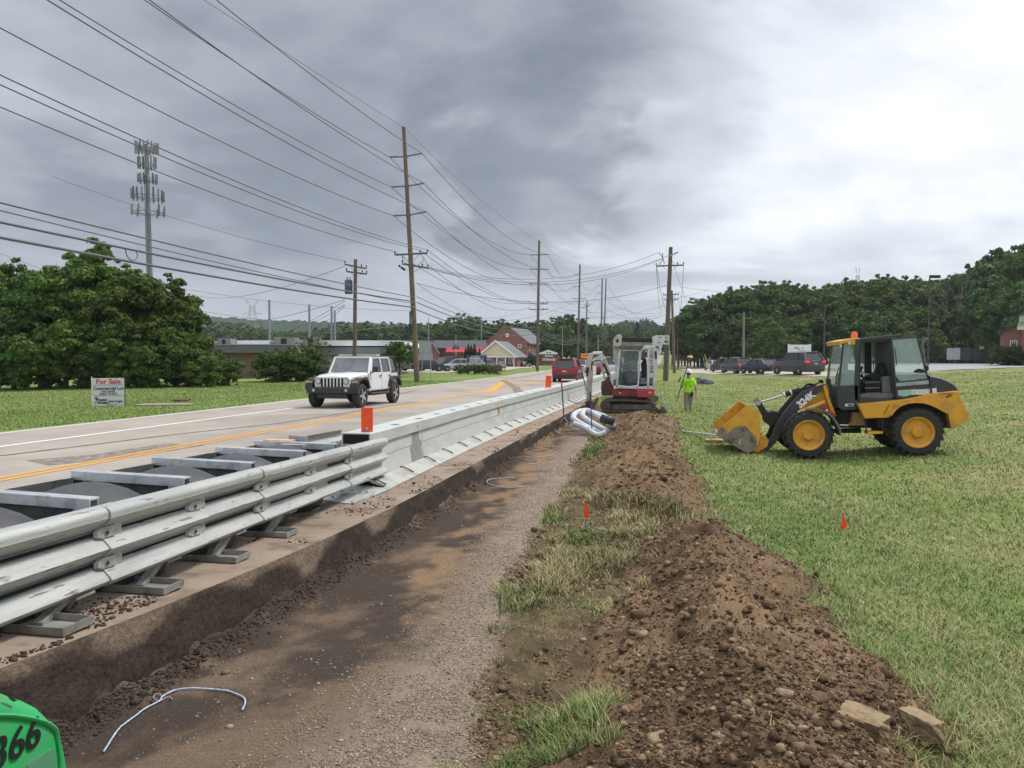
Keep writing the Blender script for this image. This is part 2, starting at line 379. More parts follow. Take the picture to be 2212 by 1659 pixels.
def gridsheet(name, xs, ys, zf, m, colf=None, skip=None, smooth=True):
    X, Y = np.meshgrid(xs, ys); x = X.ravel(); y = Y.ravel(); V = np.stack([x, y, zf(x, y)], 1)
    nx, ny = len(xs), len(ys); i = (np.arange(ny-1)[:, None]*nx+np.arange(nx-1)[None]).ravel()
    F = np.stack([i, i+1, i+nx+1, i+nx], 1)
    if skip:
        cx = (x[F[:, 0]]+x[F[:, 2]])/2; cy = (y[F[:, 0]]+y[F[:, 2]])/2; F = F[~skip(cx, cy)]
    o = npmesh(name, V, F, m, colf(x, y) if colf else None, smooth); o['kind'] = 'structure'; return o
soil_m = vcmat('trodden_soil', nsc=55, amt=.35, bump=.8)
ys = [PY0]
while ys[-1] < PY1: ys.append(min(PY1, ys[-1]+max(.014, .0052*ys[-1])))
xs = np.concatenate([np.linspace(PX0, -2.9, 26), np.linspace(-2.9, PX1, 250)[1:]])
xs = np.append(xs, [PX1+.12]); ys = ys + [PY1+.5]
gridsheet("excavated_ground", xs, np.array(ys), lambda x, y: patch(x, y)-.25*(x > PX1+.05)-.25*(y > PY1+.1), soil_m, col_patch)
# open field and far ground
def spaced(a, b, s0, k, c=0):
    o = [a]
    while o[-1] < b: o.append(min(b, o[-1]+max(s0, k*abs(o[-1]-c))))
    return np.array(o)
fx = np.unique(np.round(np.concatenate([[XE, PX1], np.linspace(XE, PX1, 12), spaced(PX1, 1600, .4, .06)]), 4))
fy = np.unique(np.round(np.concatenate([-spaced(0, 40, 2, .3)[::-1], [PY0, PY1], np.linspace(PY0, PY1, 60), spaced(PY1, 2600, .8, .03)]), 4))
fz = lambda x, y: G(x, y)+.025*(fbm(x*1.3, y*1.3, 3, 14)-.5)*(np.abs(x-(PX0+PX1)/2) > (PX1-PX0)/2+.01)
gridsheet('grass_field', fx, fy, fz, grass_g, skip=lambda x, y: (x > PX0) & (x < PX1) & (y > PY0) & (y < PY1))
# edge of the road on the left: measured polyline
def xl(y): return np.interp(y, [-50,31,56,75,130,180,260,2600], [-16,-15.9,-16.0,-16.4,-18.5,-17,-16,-16])
lx = 16-spaced(0, 1600, .35, .05)[::-1]*1.0 - 16; lys = fy
X, Y = np.meshgrid(lx, np.unique(np.concatenate([fy, np.linspace(0, 60, 60)])));
xx = X+xl(Y)+.0; x_, y_ = xx.ravel(), Y.ravel()
nx, ny = X.shape[1], X.shape[0]; i = (np.arange(ny-1)[:, None]*nx+np.arange(nx-1)[None]).ravel()
V = np.stack([x_, y_, G(x_, y_)+.03*fbm(x_*1.2, y_*1.2, 3, 15)-.015+np.where(x_ > -25, -.04*S(x_, -16.6, -15.8), 0)], 1)
o = npmesh('lawn_ground', V, np.stack([i, i+1, i+nx+1, i+nx], 1), lawn_g, None, True); o['kind'] = 'structure'
# road
asph = mat('worn_asphalt', (.30,.265,.235), (.37,.33,.295), .55, .9, 0, .35, 90, spec=.2, detail=10, c3=(.235,.21,.19), sc3=.16)
ry = np.concatenate([np.linspace(-40, 0, 5), np.linspace(.5, 46, 92), spaced(46, 1500, 1.5, .03)])
def strip(name, xa, xb, m, dz, y0=-40, y1=1500, nx=2, wob=0):
    yy = ry[(ry >= y0) & (ry <= y1)]
    if yy[0] > y0: yy = np.insert(yy, 0, y0)
    if yy[-1] < y1: yy = np.append(yy, y1)
    fa = xa if callable(xa) else (lambda y: np.full_like(y, xa)); fb = xb if callable(xb) else (lambda y: np.full_like(y, xb))
    a, b = fa(yy), fb(yy)
    if wob: a = a+wob*(vn(yy*1.3, 0*yy, 3)-.5); b = b+wob*(vn(yy*1.1, 0*yy, 4)-.5)
    V = np.concatenate([np.stack([a+(b-a)*t, yy, zroad(yy)+dz], 1) for t in np.linspace(0, 1, nx)])
    n = len(yy); F = np.concatenate([np.stack([np.arange(n-1)+j*n, np.arange(n-1)+(j+1)*n, np.arange(n-1)+(j+1)*n+1, np.arange(n-1)+j*n+1], 1) for j in range(nx-1)])
    o = npmesh(name, V, F, m, None, True); o['kind'] = 'structure'; return o
def road_r(y): return np.where(y < 44, XE+.0*y, -3.4)
strip('road', xl, XE, asph, 0, nx=6)
shc = mat('dusty_concrete', (.245,.19,.148), (.30,.24,.19), 1.3, .95, 0, .5, 70, spec=.15, detail=9, c3=(.16,.12,.09), sc3=2.2)
strip('paved_shoulder', -5.9, XE+.012, shc, .006, y0=1, y1=60, nx=4, wob=.02)
# cut face of the pavement with soil clinging to it
cut = vcmat('soil_on_cut_face', nsc=26, amt=.45, bump=1.0)
yy = np.array([y for y in ys if y < 36]); tt = np.linspace(0, 1, 14)
Yg, Tg = np.meshgrid(yy, tt); y = Yg.ravel(); t = Tg.ravel()
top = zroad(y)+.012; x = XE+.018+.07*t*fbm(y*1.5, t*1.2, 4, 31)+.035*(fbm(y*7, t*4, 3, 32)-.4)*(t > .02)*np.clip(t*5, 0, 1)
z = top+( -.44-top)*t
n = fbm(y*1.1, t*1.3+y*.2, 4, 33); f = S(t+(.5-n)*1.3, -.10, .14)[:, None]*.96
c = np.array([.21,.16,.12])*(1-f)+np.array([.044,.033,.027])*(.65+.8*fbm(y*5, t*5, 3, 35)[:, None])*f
nn = len(yy); i = (np.arange(13)[:, None]*nn+np.arange(nn-1)[None]).ravel()
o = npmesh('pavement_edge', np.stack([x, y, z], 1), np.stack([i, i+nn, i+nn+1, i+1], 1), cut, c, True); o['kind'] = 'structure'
# painted lines and marks
ywl = mat('yellow_paint', (.62,.30,.035), (.50,.27,.06), 9, .8, lo=.45, hi=.7)
whl = mat('road_white', (.68,.68,.66), (.5,.49,.47), 9, .8, lo=.5, hi=.75)
strip('yellow_line', -9.92, -9.80, ywl, .006, 3, 300, wob=.015); strip('yellow_line', -9.68, -9.56, ywl, .006, 3, 300, wob=.015)
strip('white_lane_line', -13.42, -13.26, whl, .006, 3, 27.3)
strip('white_edge_line', lambda y: xl(y)+.18, lambda y: xl(y)+.30, whl, .006, 3, 260)
strip('white_edge_line', lambda y: xl(y)+.02, lambda y: xl(y)+.12, mat('kerb_pale', (.5,.48,.45)), .004, 3, 260)
mark = mat('tyre_smear', (.15,.115,.09), (.25,.21,.18), 3, .95, 0, .3, 60, lo=.42, hi=.62)
def smear(name, pts, w, m=mark, dz=.008):
    ps = [onz(px, py, 0) for px, py in pts]; ps = [Vector((p.x, p.y, 0)) for p in ps]
    P = []
    for a, b in zip(ps, ps[1:]):
        k = max(2, int((b-a).length/.8)); P += [a.lerp(b, j/k) for j in range(k)]
    P.append(ps[-1]); mb = MB(); L = []
    for j, p in enumerate(P):
        d = (P[min(j+1, len(P)-1)]-P[max(j-1, 0)]).normalized(); nrm = Vector((d.y, -d.x, 0)); ww = w*(.7+.6*float(vn(p.y*2, p.x*2, 6)))/2
        L += [p-nrm*ww, p+nrm*ww]
    V = [(q.x, q.y, float(zroad(q.y))+dz) for q in L]
    mb.add(V, [(2*j, 2*j+1, 2*j+3, 2*j+2) for j in range(len(P)-1)]); o = mb.build(name, m); o['kind'] = 'structure'
smear('tyre_smear', [(0,985),(190,962),(383,938),(600,915),(900,868)], .10)
smear('tyre_smear', [(560,972),(700,946),(930,905),(1090,868),(1180,848),(1270,828)], .34)
smear('tyre_smear', [(1088,822),(1115,838),(1122,850)], .5)
smear('tyre_smear', [(1083,822),(1200,803),(1262,795)], .35)
smear('yellow_line', [(1045,848),(1062,843),(1085,827),(1100,819)], .5, ywl, .007)
smear('yellow_line', [(1095,832),(1180,819),(1260,800)], .18, ywl, .007)
patchm = mat('road_stain', (.17,.15,.13), (.30,.27,.24), 5, .95, 0, .5, 80, lo=.5, hi=.62)
smear('road_stain', [(80,1000),(240,985),(400,960)], .9, patchm, .003)
smear('road_stain', [(840,855),(900,843)], .18, mark, .009)
# side street and car park on the right
conc = mat('pale_concrete_street', (.36,.31,.27), (.42,.37,.33), .4, .9, 0, .2, 60, detail=8)
lot = mat('grey_lot_asphalt', (.23,.235,.25), (.29,.295,.31), .4, .9, 0, .2, 50, detail=8)
def blanket(name, pts, m, dz=.03, zf=None):     # a paved area given by its outline on the ground (pixel readings), subdivided to follow the land
    P = [gp(*p) if len(p) == 2 else Vector(p) for p in pts]
    xs_ = [p.x for p in P]; ys_ = [p.y for p in P]; mb = MB()
    import bmesh
    bm = bmesh.new(); vs = [bm.verts.new((p.x, p.y, 0)) for p in P]; bm.faces.new(vs)
    for ax in (0, 1):
        lo, hi = (min(xs_), max(xs_)) if ax == 0 else (min(ys_), max(ys_)); q = lo+2.5
        while q < hi:
            no = (1, 0, 0) if ax == 0 else (0, 1, 0); co = (q, 0, 0) if ax == 0 else (0, q, 0)
            bmesh.ops.bisect_plane(bm, geom=bm.verts[:]+bm.edges[:]+bm.faces[:], plane_co=co, plane_no=no); q += 2.5
    for v in bm.verts: v.co.z = float(G(v.co.x, v.co.y))+dz
    bmesh.ops.recalc_face_normals(bm, faces=bm.faces)
    me = bpy.data.meshes.new(name); bm.to_mesh(me); me.materials.append(m); o = bpy.data.objects.new(name, me); sc.collection.objects.link(o); o['kind'] = 'structure'
    return o
blanket('side_street', [(1457,795),(1476,800),(1492,806),(1540,809),(1690,813),(1860,814),(1860,806),(1760,803),(1700,792),(1640,789),(1560,785),(1500,784),(1459,786)], conc, .035)
blanket('car_park', [(1760,794),(1860,803.5),(1960,806),(2080,799),(2230,793),(2260,786),(2110,783),(1960,781),(1880,783),(1840,786)], lot, .04)
blanket('forecourt', [(840,806),(960,806.5),(1080,800),(1170,793),(1160,789),(1040,789),(880,795),(840,800)], conc, .05)
# =============== CRASH CUSHION (foreground guardrail assembly) ===============
cream = mat('dusty_steel', (.43,.45,.45), (.56,.57,.56), 4, .5, .3, .15, 24, stretch=(1,.3,1), c3=(.30,.31,.31), sc3=14)
railm = mat('scuffed_rail_steel', (.37,.385,.375), (.50,.51,.485), 4, .42, .35, .2, 34, stretch=(3,.35,3), c3=(.17,.17,.165), sc3=8)
# narrow scuff lines only: tighten the ramp of the third tone
for n_ in railm.node_tree.nodes:
    if n_.type == 'MAP_RANGE' and abs(n_.inputs[1].default_value-.5) < 1e-4: n_.inputs[1].default_value = .60; n_.inputs[2].default_value = .67
CC = empty('crash_cushion', (-4.3, 6.5, .1), 0, 'galvanised crash cushion with corrugated side rails over black drums, in front of the barrier end', 'crash cushion')
def cc(o): o.location = Vector(o.location)-Vector((-4.3, 6.5, .1)); return o
def RX(y): return -3.62-.064*(y-3.57)
def RB(y): return .33-.0284*(y-3.57)
def catmull(P, k=4):
    out = []
    for i in range(len(P)-1):
        p0, p1, p2, p3 = P[max(i-1, 0)], P[i], P[i+1], P[min(i+2, len(P)-1)]
        for j in range(k):
            t = j/k; out.append(tuple(.5*((2*b)+(-a+c)*t+(2*a-5*b+4*c-d)*t*t+(-a+3*b-3*c+d)*t**3) for a, b, c, d in zip(p0, p1, p2, p3)))
    out.append(P[-1]); return out
prof = catmull([(.045,0),(.09,.030),(.092,.058),(.012,.130),(.003,.144),(.003,.158),(.012,.172),(.090,.238),(.092,.262),(.012,.332),(.003,.344),(.003,.358),(.012,.372),(.094,.436),(.100,.462),(.098,.492),(.07,.520),(.02,.53)], 2)
def rail_panel(y0, y1, off, flip=1, X=RX, flare=False):
    mb = MB(); rings = []; K = 8
    for k in range(K+1):
        y = y0+(y1-y0)*k/K; e = off
        f = 1.0
        rings.append([(X(y)+flip*(p*f+e), y, RB(y)+q) for p, q in prof]+[(X(y)+flip*(p*f+e-.012), y, RB(y)+q) for p, q in reversed(prof)])
    mb.loft(rings); return mb
joints = [1.15, 2.35, 3.42, 4.49, 5.55, 6.68, 7.85, 9.07, 10.42]
for k in range(len(joints)-1):
    cc(rail_panel(joints[k]-.14, joints[k+1], .014*(k % 2)+.0, 1).build('side_rail', railm, CC, (0,0,0), smooth=40))
for k in range(0, len(joints)-1):
    cc(rail_panel(joints[k]-.14, joints[k+1]+(1.6 if k == 7 else 0), .014*(k % 2), -1, X=lambda y: RX(y)-1.12).build('far_side_rail', railm, CC, (0,0,0), smooth=40))
slotm = mat('slot_black', (.008,.008,.009), None, rough=.9)
for k in range(1, len(joints)-1):
    yb, ye = joints[k]-.20, joints[k]-1.0
    if k == 7: ye = yb-.5
    for zc in (.151, .351):
        mb = MB(); L = []
        for y in np.linspace(ye+.0, yb, 6): L.append([(RX(y)+.021, y, RB(y)+zc-.010), (RX(y)+.021, y, RB(y)+zc+.006), (RX(y)+.004, y, RB(y)+zc+.006), (RX(y)+.004, y, RB(y)+zc-.010)])
        mb.loft(L); cc(mb.build('rail_slot', slotm, CC))
        y = yb+.10; x = RX(y); z = RB(y)+zc
        mb = MB(); a = .105
        mb.add([(x+.03,y-a,z-.02),(x+.03,y-a,z+.02),(x+.03,y-a+.05,z+.042),(x+.03,y+a-.03,z+.042),(x+.03,y+a-.03,z-.042),(x+.03,y-a+.05,z-.042),
                (x+.062,y-a+.01,z-.014),(x+.062,y-a+.01,z+.014),(x+.062,y-a+.055,z+.034),(x+.062,y+a-.035,z+.034),(x+.062,y+a-.035,z-.034),(x+.062,y-a+.055,z-.034)],
               [(0,1,2,3,4,5),(11,10,9,8,7,6)]+[(i, i+6, (i+1) % 6+6, (i+1) % 6) for i in range(6)])
        w = cc(mb.build('slot_washer', cream, CC, (0,0,0), bevel=.004))
        mb = MB(); mb.cyl((x+.06, y-.02, z), (x+.068, y-.02, z), .020, n=14); mb.cyl((x+.06, y-.02, z), (x+.073, y-.02, z), .010, n=8, mi=1)
        mb.build('bolt', [chrome, blackpaint], w)
        mb = MB(); mb.bx(x+.012, x+.04, y+a-.02, y+a+.05, z-.045, z+.045); cc(mb.build('slot_bracket', cream, CC, (0,0,0), bevel=.008))
drum = mat('black_drum_plastic', (.040,.040,.046), (.065,.065,.072), 3, .45, 0, .1, 12, c3=(.06,.06,.065), sc3=2)
bars = [2.2, 3.3, 4.39, 5.49, 6.61, 7.81, 8.75]
for k, y in enumerate(bars):
    zt = RB(y)+.575; x1 = RX(y)-.04; x0 = x1-1.13; sk = .10
    mb = MB(); mb.beam((x0, y+sk, zt), (x1, y, zt-.01), .085, .018); mb.beam((x0, y+sk-.04, zt-.03), (x1, y-.04, zt-.04), .012, .075); mb.beam((x0, y+sk+.035, zt-.03), (x1, y+.035, zt-.04), .01, .07)
    cc(mb.build('cross_bar', galv, CC, (0,0,0), bevel=.004))
    mb = MB(); mb.beam((x0+.12, y+sk*.9, zt-.17), (x1-.2, y+.02, zt-.18), .03, .22); mb.beam((x0+.2, y+sk*.8-.02, zt-.40), (x1-.3, y+.02, zt-.42), .05, .5)
    mb.beam((x0+.03, y+sk, zt-.02), (x0+.03, y+sk, zt-.3), .05, .05)
    cc(mb.build('diaphragm', mat('dark_frame', (.03,.032,.035), (.07,.072,.075), 8, .6), CC))
    if k < 6:
        y2 = bars[k+1]; yc = (y+y2)/2+.05; r = min(.50, (y2-y)/2-.03); zc = RB(yc)+.575-r
        mb = MB(); xa, xb = RX(yc)-1.08, RX(yc)-.08
        xm = (xa+xb)/2; rr = [(0, xa), (r*.5, xa+.01), (r*.72, xa+.07), (r*.86, xa+.18), (r*.955, xa+.32), (r, xm-.06), (r*1.0, xm-.012), (r*1.012, xm), (r*1.0, xm+.012), (r, xm+.06), (r*.955, xb-.32), (r*.86, xb-.18), (r*.72, xb-.07), (r*.5, xb-.01), (0, xb)]
        X0 = mb.X; mb.X = Matrix.Translation((0, yc, zc)) @ Matrix.Diagonal((1, 1.06, 1, 1)); mb.lathe(rr, ax='x', n=40); mb.X = X0
        cc(mb.build('drum', drum, CC, (0,0,0), smooth=50))
mb = MB(); mb.bx(-4.62, -4.5, 8.95, 9.0, .3, .82); mb.bx(-4.75, -4.5, 9.0, 9.03, .3, .82); cc(mb.build('end_bracket', galvd, CC, (0,0,0), bevel=.006))
mb = MB(); mb.bx(-5.0, -4.62, 8.80, 8.95, .755, .775); cc(mb.build('hazard_marking', mat('orange_mark', (.65,.30,.12), (.5,.4,.3), 12, .8), CC))
mb = MB(); mb.bx(-4.6, -4.3, 8.5, 8.62, .73, .76); cc(mb.build('end_bracket', galvd, CC))
traym = mat('tray_dusty_steel', (.22,.22,.205), (.33,.33,.31), 6, .55, .3, .1, 24, c3=(.17,.15,.125), sc3=5)
# skid trays and raking legs
for (x, y) in [(-3.30,3.95-1.05),(-3.33,3.93),(-3.40,4.90),(-3.48,5.93),(-3.60,7.02)]:
    y -= .25; z = float(zroad(y))+.012; mb = MB(); yw = .23; x0 = x-1.5
    mb.bx(x0, x, y, y+yw, z, z+.008)
    mb.bx(x0, x, y, y+.008, z+.008, z+.05); mb.bx(x0, x, y+yw-.008, y+yw, z+.008, z+.05); mb.bx(x-.008, x, y+.008, y+yw-.008, z+.008, z+.05)
    t = cc(mb.build('skid_tray', traym, CC, (0,0,0), bevel=.002))
    mb = MB(); xt = RX(y+.4)-.02; zb = RB(y+.4)+.02
    mb.beam((x-.27, y+.11, z+.01), (xt, y+.46, zb), .06, .04)
    mb.bx(xt-.06, xt+.10, y+.38, y+.54, zb-.03, zb-.012)
    cc(mb.build('raking_leg', traym, CC, (0,0,0), bevel=.003))
mb = MB(); mb.tube([(RX(y)-.12, y, RB(y)+.02-.006*(y-6)**2*.2) for y in np.linspace(6.8, 8.5, 12)], .028, 8)
mb.cyl((-4.05, 8.4, .17), (-4.15, 9.3, .15), .045); mb.cyl((-4.14, 9.2, .15), (-4.18, 9.45, .15), .075); cc(mb.build('anchor_cable', galvd, CC, (0,0,0), smooth=50))
mb = MB(); mb.bx(-4.28, -4.2, 8.28, 8.36, 0.0, .24); mb.bx(-4.12, -4.09, 8.3, 8.42, .0, .22); mb.bx(-4.3, -4.06, 8.25, 8.45, .012, .03); cc(mb.build('anchor_post', cream, CC, (0,0,0), bevel=.003))
mb = MB(); mb.prism([(-4.35,8.95),(-3.78,8.75),(-3.72,10.0),(-4.3,10.1)], .012, .026, 'xy'); mb.bx(-3.80, -3.765, 8.75, 10.0, .026, .045); cc(mb.build('anchor_plate', cream, CC, (0,0,0), bevel=.002))
for q in [(-4.2,9.1),(-4.0,9.35),(-3.9,9.5),(-4.15,9.6),(-3.95,9.85)]:
    mb = MB(); mb.cyl((*q, .025), (*q, .05), .018, n=6); cc(mb.build('anchor_bolt', galvd, CC))

# =============== STEEL BARRIER SECTIONS ===============
barm = mat('barrier_steel', (.50,.525,.51), (.56,.58,.565), 2.5, .5, .2, .06, 30, stretch=(1,.35,1.4), c3=(.44,.46,.45), sc3=2.2)
footm = mat('foot_dusty_steel', (.36,.37,.35), (.44,.44,.42), 3, .6, .1, .06, 30, c3=(.30,.28,.25), sc3=3)
stain = mat('barrier_dark_stain', (.20,.215,.20), (.27,.285,.27), 7, .6, .1)
def BX(y): return float(np.interp(y, [9,10,15,20,26,32,60], [-4.06,-4.07,-4.16,-4.16,-4.06,-3.95,-3.9]))
secs = [(9.95,12.38),(12.40,19.1),(19.12,28.0),(28.02,37.0),(37.02,46),(46.02,55),(55.02,64),(64.02,73)]
for k, (y0, y1) in enumerate(secs):
    where = ['short grey barrier section at the near end with an orange paddle and dark stain','grey steel barrier section with the orange reflector square, second from the near end','grey steel barrier section behind the leaning red-topped rod, third from the near end','grey steel barrier section just left of the excavator bucket','grey steel barrier section right behind the excavator boom','fourth-last grey steel barrier section beyond the excavator','second-last grey steel barrier section far beyond the excavator','farthest grey steel barrier section of the line'][k]
    c = Vector((BX((y0+y1)/2)-.25, (y0+y1)/2, 0)); root = empty('barrier_section', c, 0, where, 'barrier', 'steel barrier sections along the road')
    def P(y, dx, z): return (BX(y)+dx-c.x, y-c.y, z)
    yy = np.linspace(y0, y1, max(2, int((y1-y0)/1.5)))
    def sweep(name, sec, m, ya=None, yb=None, **kw):
        ys_ = yy if ya is None else np.linspace(ya, yb, 4); mb = MB(); mb.loft([[P(y, a, b) for a, b in sec] for y in ys_]); return mb.build(name, m, root, **kw)
    sweep('barrier_web', [(0,.60),(.0,.60),(.022,.40),(.014,.385),(.05,.12),(.05,.10),(-.42,.10),(-.42,.12),(-.38,.385),(-.36,.6)], barm)
    sweep('top_rail', [(.035,.595),(.04,.60),(.04,.755),(.03,.765),(-.37,.765),(-.38,.755),(-.38,.6),(-.37,.595)], barm)
    # foot plates, split at the dark drain slots
    n = max(2, round((y1-y0)/1.12)); st = (y1-y0)/n
    for j in range(n):
        a, b = y0+j*st+.006, y0+(j+1)*st-.006
        mb = MB(); mb.loft([[P(y, .045, .125), P(y, .33, .022), P(y, .33, .010), P(y, .045, .08)] for y in (a, b)]); mb.build('foot_plate', footm, root)
        yb_ = y0+j*st; mb = MB(); mb.tube([P(yb_+.02, .05, .135), P(yb_+.02, .10, .135), P(yb_+.03, .20, .09), P(yb_+.05, .25, .06)], .011, 6); mb.build('drain_hook', black, root)
        mb = MB(); mb.cyl(P(a+.2, -.1, .7655), P(a+.2, -.1, .768), .07, n=14); mb.build('lifting_hole', black, root)
    if k < 5:
        mb = MB(); yj = y1-.28
        mb.cyl(P(yj, .041, .68), P(yj, .046, .68), .018, n=8); mb.build('joint_bolt', black, root)
    if k == 0:
        mb = MB(); ya, yb = 11.75, 12.36
        pts = [(.15,.598),(.52,.598),(.50,.47),(.60,.40),(.56,.30),(.61,.20),(.60,.13),(.0,.13),(.03,.25),(.0,.34),(.09,.42),(.12,.5)]
        def fx_(z): return np.interp(z, [.12,.385,.40,.6], [.05,.014,.022,.0])
        vs = [P(ya+q[0], float(fx_(q[1]))+.004, q[1]) for q in pts]; mb.add(vs, [tuple(range(len(vs)))]); mb.build('water_stain', stain, root)
        mb = MB(); mb.bx(*[P(y0, -.36, 0)[0], P(y0, .02, 0)[0]], P(y0-.004, 0, 0)[1], P(y0, 0, 0)[1], .615, .75); mb.build('open_end', slotm, root)
        mb = MB(); mb.bx(P(y0, -.38, 0)[0], P(y0, .03, 0)[0], P(y0-.004, 0, 0)[1], P(y0, 0, 0)[1], .12, .59); mb.build('end_plate', slotm, root)
    def refl(px, py, name='reflector', w=.13, h=.15):
        for y in np.arange(y0, y1, .05):
            q = onX(px, py, BX(y)+.02)
            if abs(q.y-y) < .06 and y0 < q.y < y1:
                mb = MB(); x, yy_, z = P(q.y, .0, q.z); mb.bx(x+.0, x+.034, yy_-w/2, yy_+w/2, z-h/2, z+h/2); mb.build(name, mat('amber_reflector', (.75,.30,.02), (.6,.24,.02), 20, .3), root); return
    refl(1078, 886); refl(1234, 836); refl(1253, 835, w=.08, h=.09)
for (px, py, lab, lean) in [(793, 924, 'orange paddle bolted on the near end of the grey barrier', 0), (1184, 835, 'orange paddle farther along the barrier top, below the red car', .06)]:
    q = onX(px, py, BX(10.5)-.1) if px < 900 else onX(px, py, -4.2)
    r = empty('marker_paddle', (q.x, q.y, .765), R_(14), lab, 'marker', 'orange paddles on the barrier', ry=lean)
    s = 1 if px < 900 else 1.25
    mb = MB(); mb.bx(-.082*s, .082*s, -.006, .006, .0, .34*s); mb.build('paddle_blade', orange, r, bevel=.004)
    mb = MB(); mb.cyl((0, -.006, .05), (0, -.016, .05), .017, n=10); mb.build('bolt', chrome, r)
    mb = MB(); mb.bx(-.06, .06, -.03, .03, 0, .012); mb.build('paddle_foot', galvd, r)
# =============== WHEEL LOADER ===============
LY = mat('machine_yellow', (.72,.355,.028), (.64,.31,.026), 4, .38, 0, .04, 20, coat=.2, c3=(.46,.24,.06), sc3=4)
LD = mat('machine_dark', (.030,.034,.040), (.045,.049,.054), 5, .42, 0, .04, 20)
LDm = mat('dull_black', (.014,.014,.015), (.03,.028,.026), 9, .8)
Lgr = mat('fender_grey', (.10,.11,.12), (.15,.155,.16), 6, .6)
LO = Vector((4.15, 18.95, -.42))
WL = empty('wheel_loader', LO, 0, 'yellow and dark grey wheel loader on the grass, bucket down, cab door open', 'wheel loader')
def tl(cx, cy, Y, o=(1900, 840), s=3.814):
    k = .85077; q = onY((o[0]+cx/s)*k, (o[1]+cy/s)*k, Y)-LO; return (q.x, q.z)
def tr(pts, Y, **k): return [tl(a, b, Y, **k) for a, b in pts]
def plate(name, pts, Y0, Y1, m, parent=WL, Yt=None, bevel=.01, smooth=False):     # outline read in the plane Yt, thickness Y0..Y1 (world)
    mb = MB(); mb.prism(tr(pts, Yt or Y0), Y0-LO.y, Y1-LO.y, 'xz'); return mb.build(name, m, parent, bevel=bevel, smooth=smooth)
def both(name, pts, Y0, Y1, m, **k):     # and its mirror on the far side
    a = plate(name, pts, Y0, Y1, m, Yt=Y0, **k); b = a.copy(); sc.collection.objects.link(b); b.scale = (1, -1, 1); return a
def wheel(cx, cz, yo, out, R=.53, w=.36, parent=WL, rim_m=LY):     # yo: outer face, out=-1 near side
    c = Vector((cx, 0, cz)); ya, yb = yo, yo-out*w
    t = empty('wheel', (cx, yo, cz)); t.parent = parent
    bpy.data.objects.remove(t)
    mb = MB(); s = -out
    pr = [(R*.60, .03), (R*.66, .0), (R*.86, .0), (R*.93, .04), (R*.955, w*.5), (R*.93, w-.04), (R*.86, w), (R*.62, w)]
    mb.lathe([(r, s*h) for r, h in pr], c=(cx, yo, cz), ax='y', n=48)
    ty = mb.build('tyre', tyre, parent, smooth=40)
    mb = MB()
    for k in range(20):
        a = 2*math.pi*k/20
        for sd in (0, 1):
            aa = a+(math.pi/20 if sd else 0)
            y0, y1 = (yo+s*.005, yo+s*w*.55) if sd == 0 else (yo+s*(w-.005), yo+s*w*.45)
            a1 = aa+.30
            p = [(R*.85, aa-.035, y0), (R*.85, aa+.075, y0), (R*1.0, aa+.055, y0), (R*1.0, aa-.02, y0), (R*.93, a1-.035, y1), (R*.93, a1+.06, y1), (R*1.0, a1+.05, y1), (R*1.0, a1-.02, y1)]
            mb.add([(cx+r*math.cos(q), y, cz+r*math.sin(q)) for r, q, y in p], [(0,1,2,3),(7,6,5,4),(0,4,5,1),(1,5,6,2),(2,6,7,3),(3,7,4,0)])
    mb.build('tread', tyre, ty)
    mb = MB(); r = R*.62
    pr = [(0, .035), (r*.30, .035), (r*.34, .05), (r*.36, .10), (r*.55, .11), (r*.80, .10), (r*.86, .05), (r*.93, .035), (r*1.0, .0), (r*1.04, .01), (r*1.02, .05), (r*1.0, w-.02), (0, w-.02)]
    mb.lathe([(q, s*h) for q, h in pr], c=(cx, yo, cz), ax='y', n=36); rm = mb.build('rim', rim_m, parent, smooth=35)
    for k in range(8):
        a = 2*math.pi*k/8; mb = MB(); x, z = cx+r*.47*math.cos(a), cz+r*.47*math.sin(a); mb.cyl((x, yo+s*.085, z), (x, yo+s*.11, z), .013, n=6); mb.build('lug_nut', LY, rm)
    return ty
(fx_, fz_), (rx_, rz_) = tl(588, 1012, 18.0), tl(1646, 985, 18.0)
for (x, z) in ((fx_, fz_), (rx_, rz_)):
    wheel(x, z, -.95, -1); wheel(x, z, .95, 1)
# rear body: near-side orange skirt with wheel arch
arch = [(1368,838),(1385,818),(1415,775),(1470,728),(1540,702),(1620,692),(1700,697),(1770,715),(1840,748),(1890,778),(1935,798),(1940,830),(1965,950)]
skirt = [(1060,710),(1380,680),(1560,655),(1830,600),(2030,582),(2045,600),(2070,700),(2100,712),(2110,775),(2140,778),(2140,858),(1998,943),(1965,950)]
skirt_full = skirt + list(reversed(arch[:-1])) + [(1330,842),(1130,850)]
both('side_panel', skirt_full, 18.10, 18.30, LY, bevel=.012)
both('arch_lip', [(1375,815),(1405,770),(1465,722),(1540,697),(1620,687),(1700,692),(1772,710),(1843,744),(1900,778),(1935,798),(1936,806),(1890,786),(1836,754),(1768,722),(1698,704),(1620,699),(1543,709),(1473,735),(1420,782),(1388,825)], 18.02, 18.10, LY, bevel=.006)
plate('rear_body', [(1230,690),(1560,660),(2030,590),(2068,700),(2105,775),(2138,780),(2138,858),(1998,943),(1900,940),(1250,940)], 18.3, 19.6, LDm, Yt=18.3)
plate('counterweight', [(1935,795),(2138,780),(2138,858),(1998,943),(1965,950),(1950,880)], 18.3, 19.6, LY, Yt=18.25)
hood = [(1740,600),(1740,425),(1800,432),(1860,447),(1925,475),(1990,512),(2022,545),(2034,582),(1830,602)]
def inset(pts, f=.0): return pts
mb = MB(); rings = []
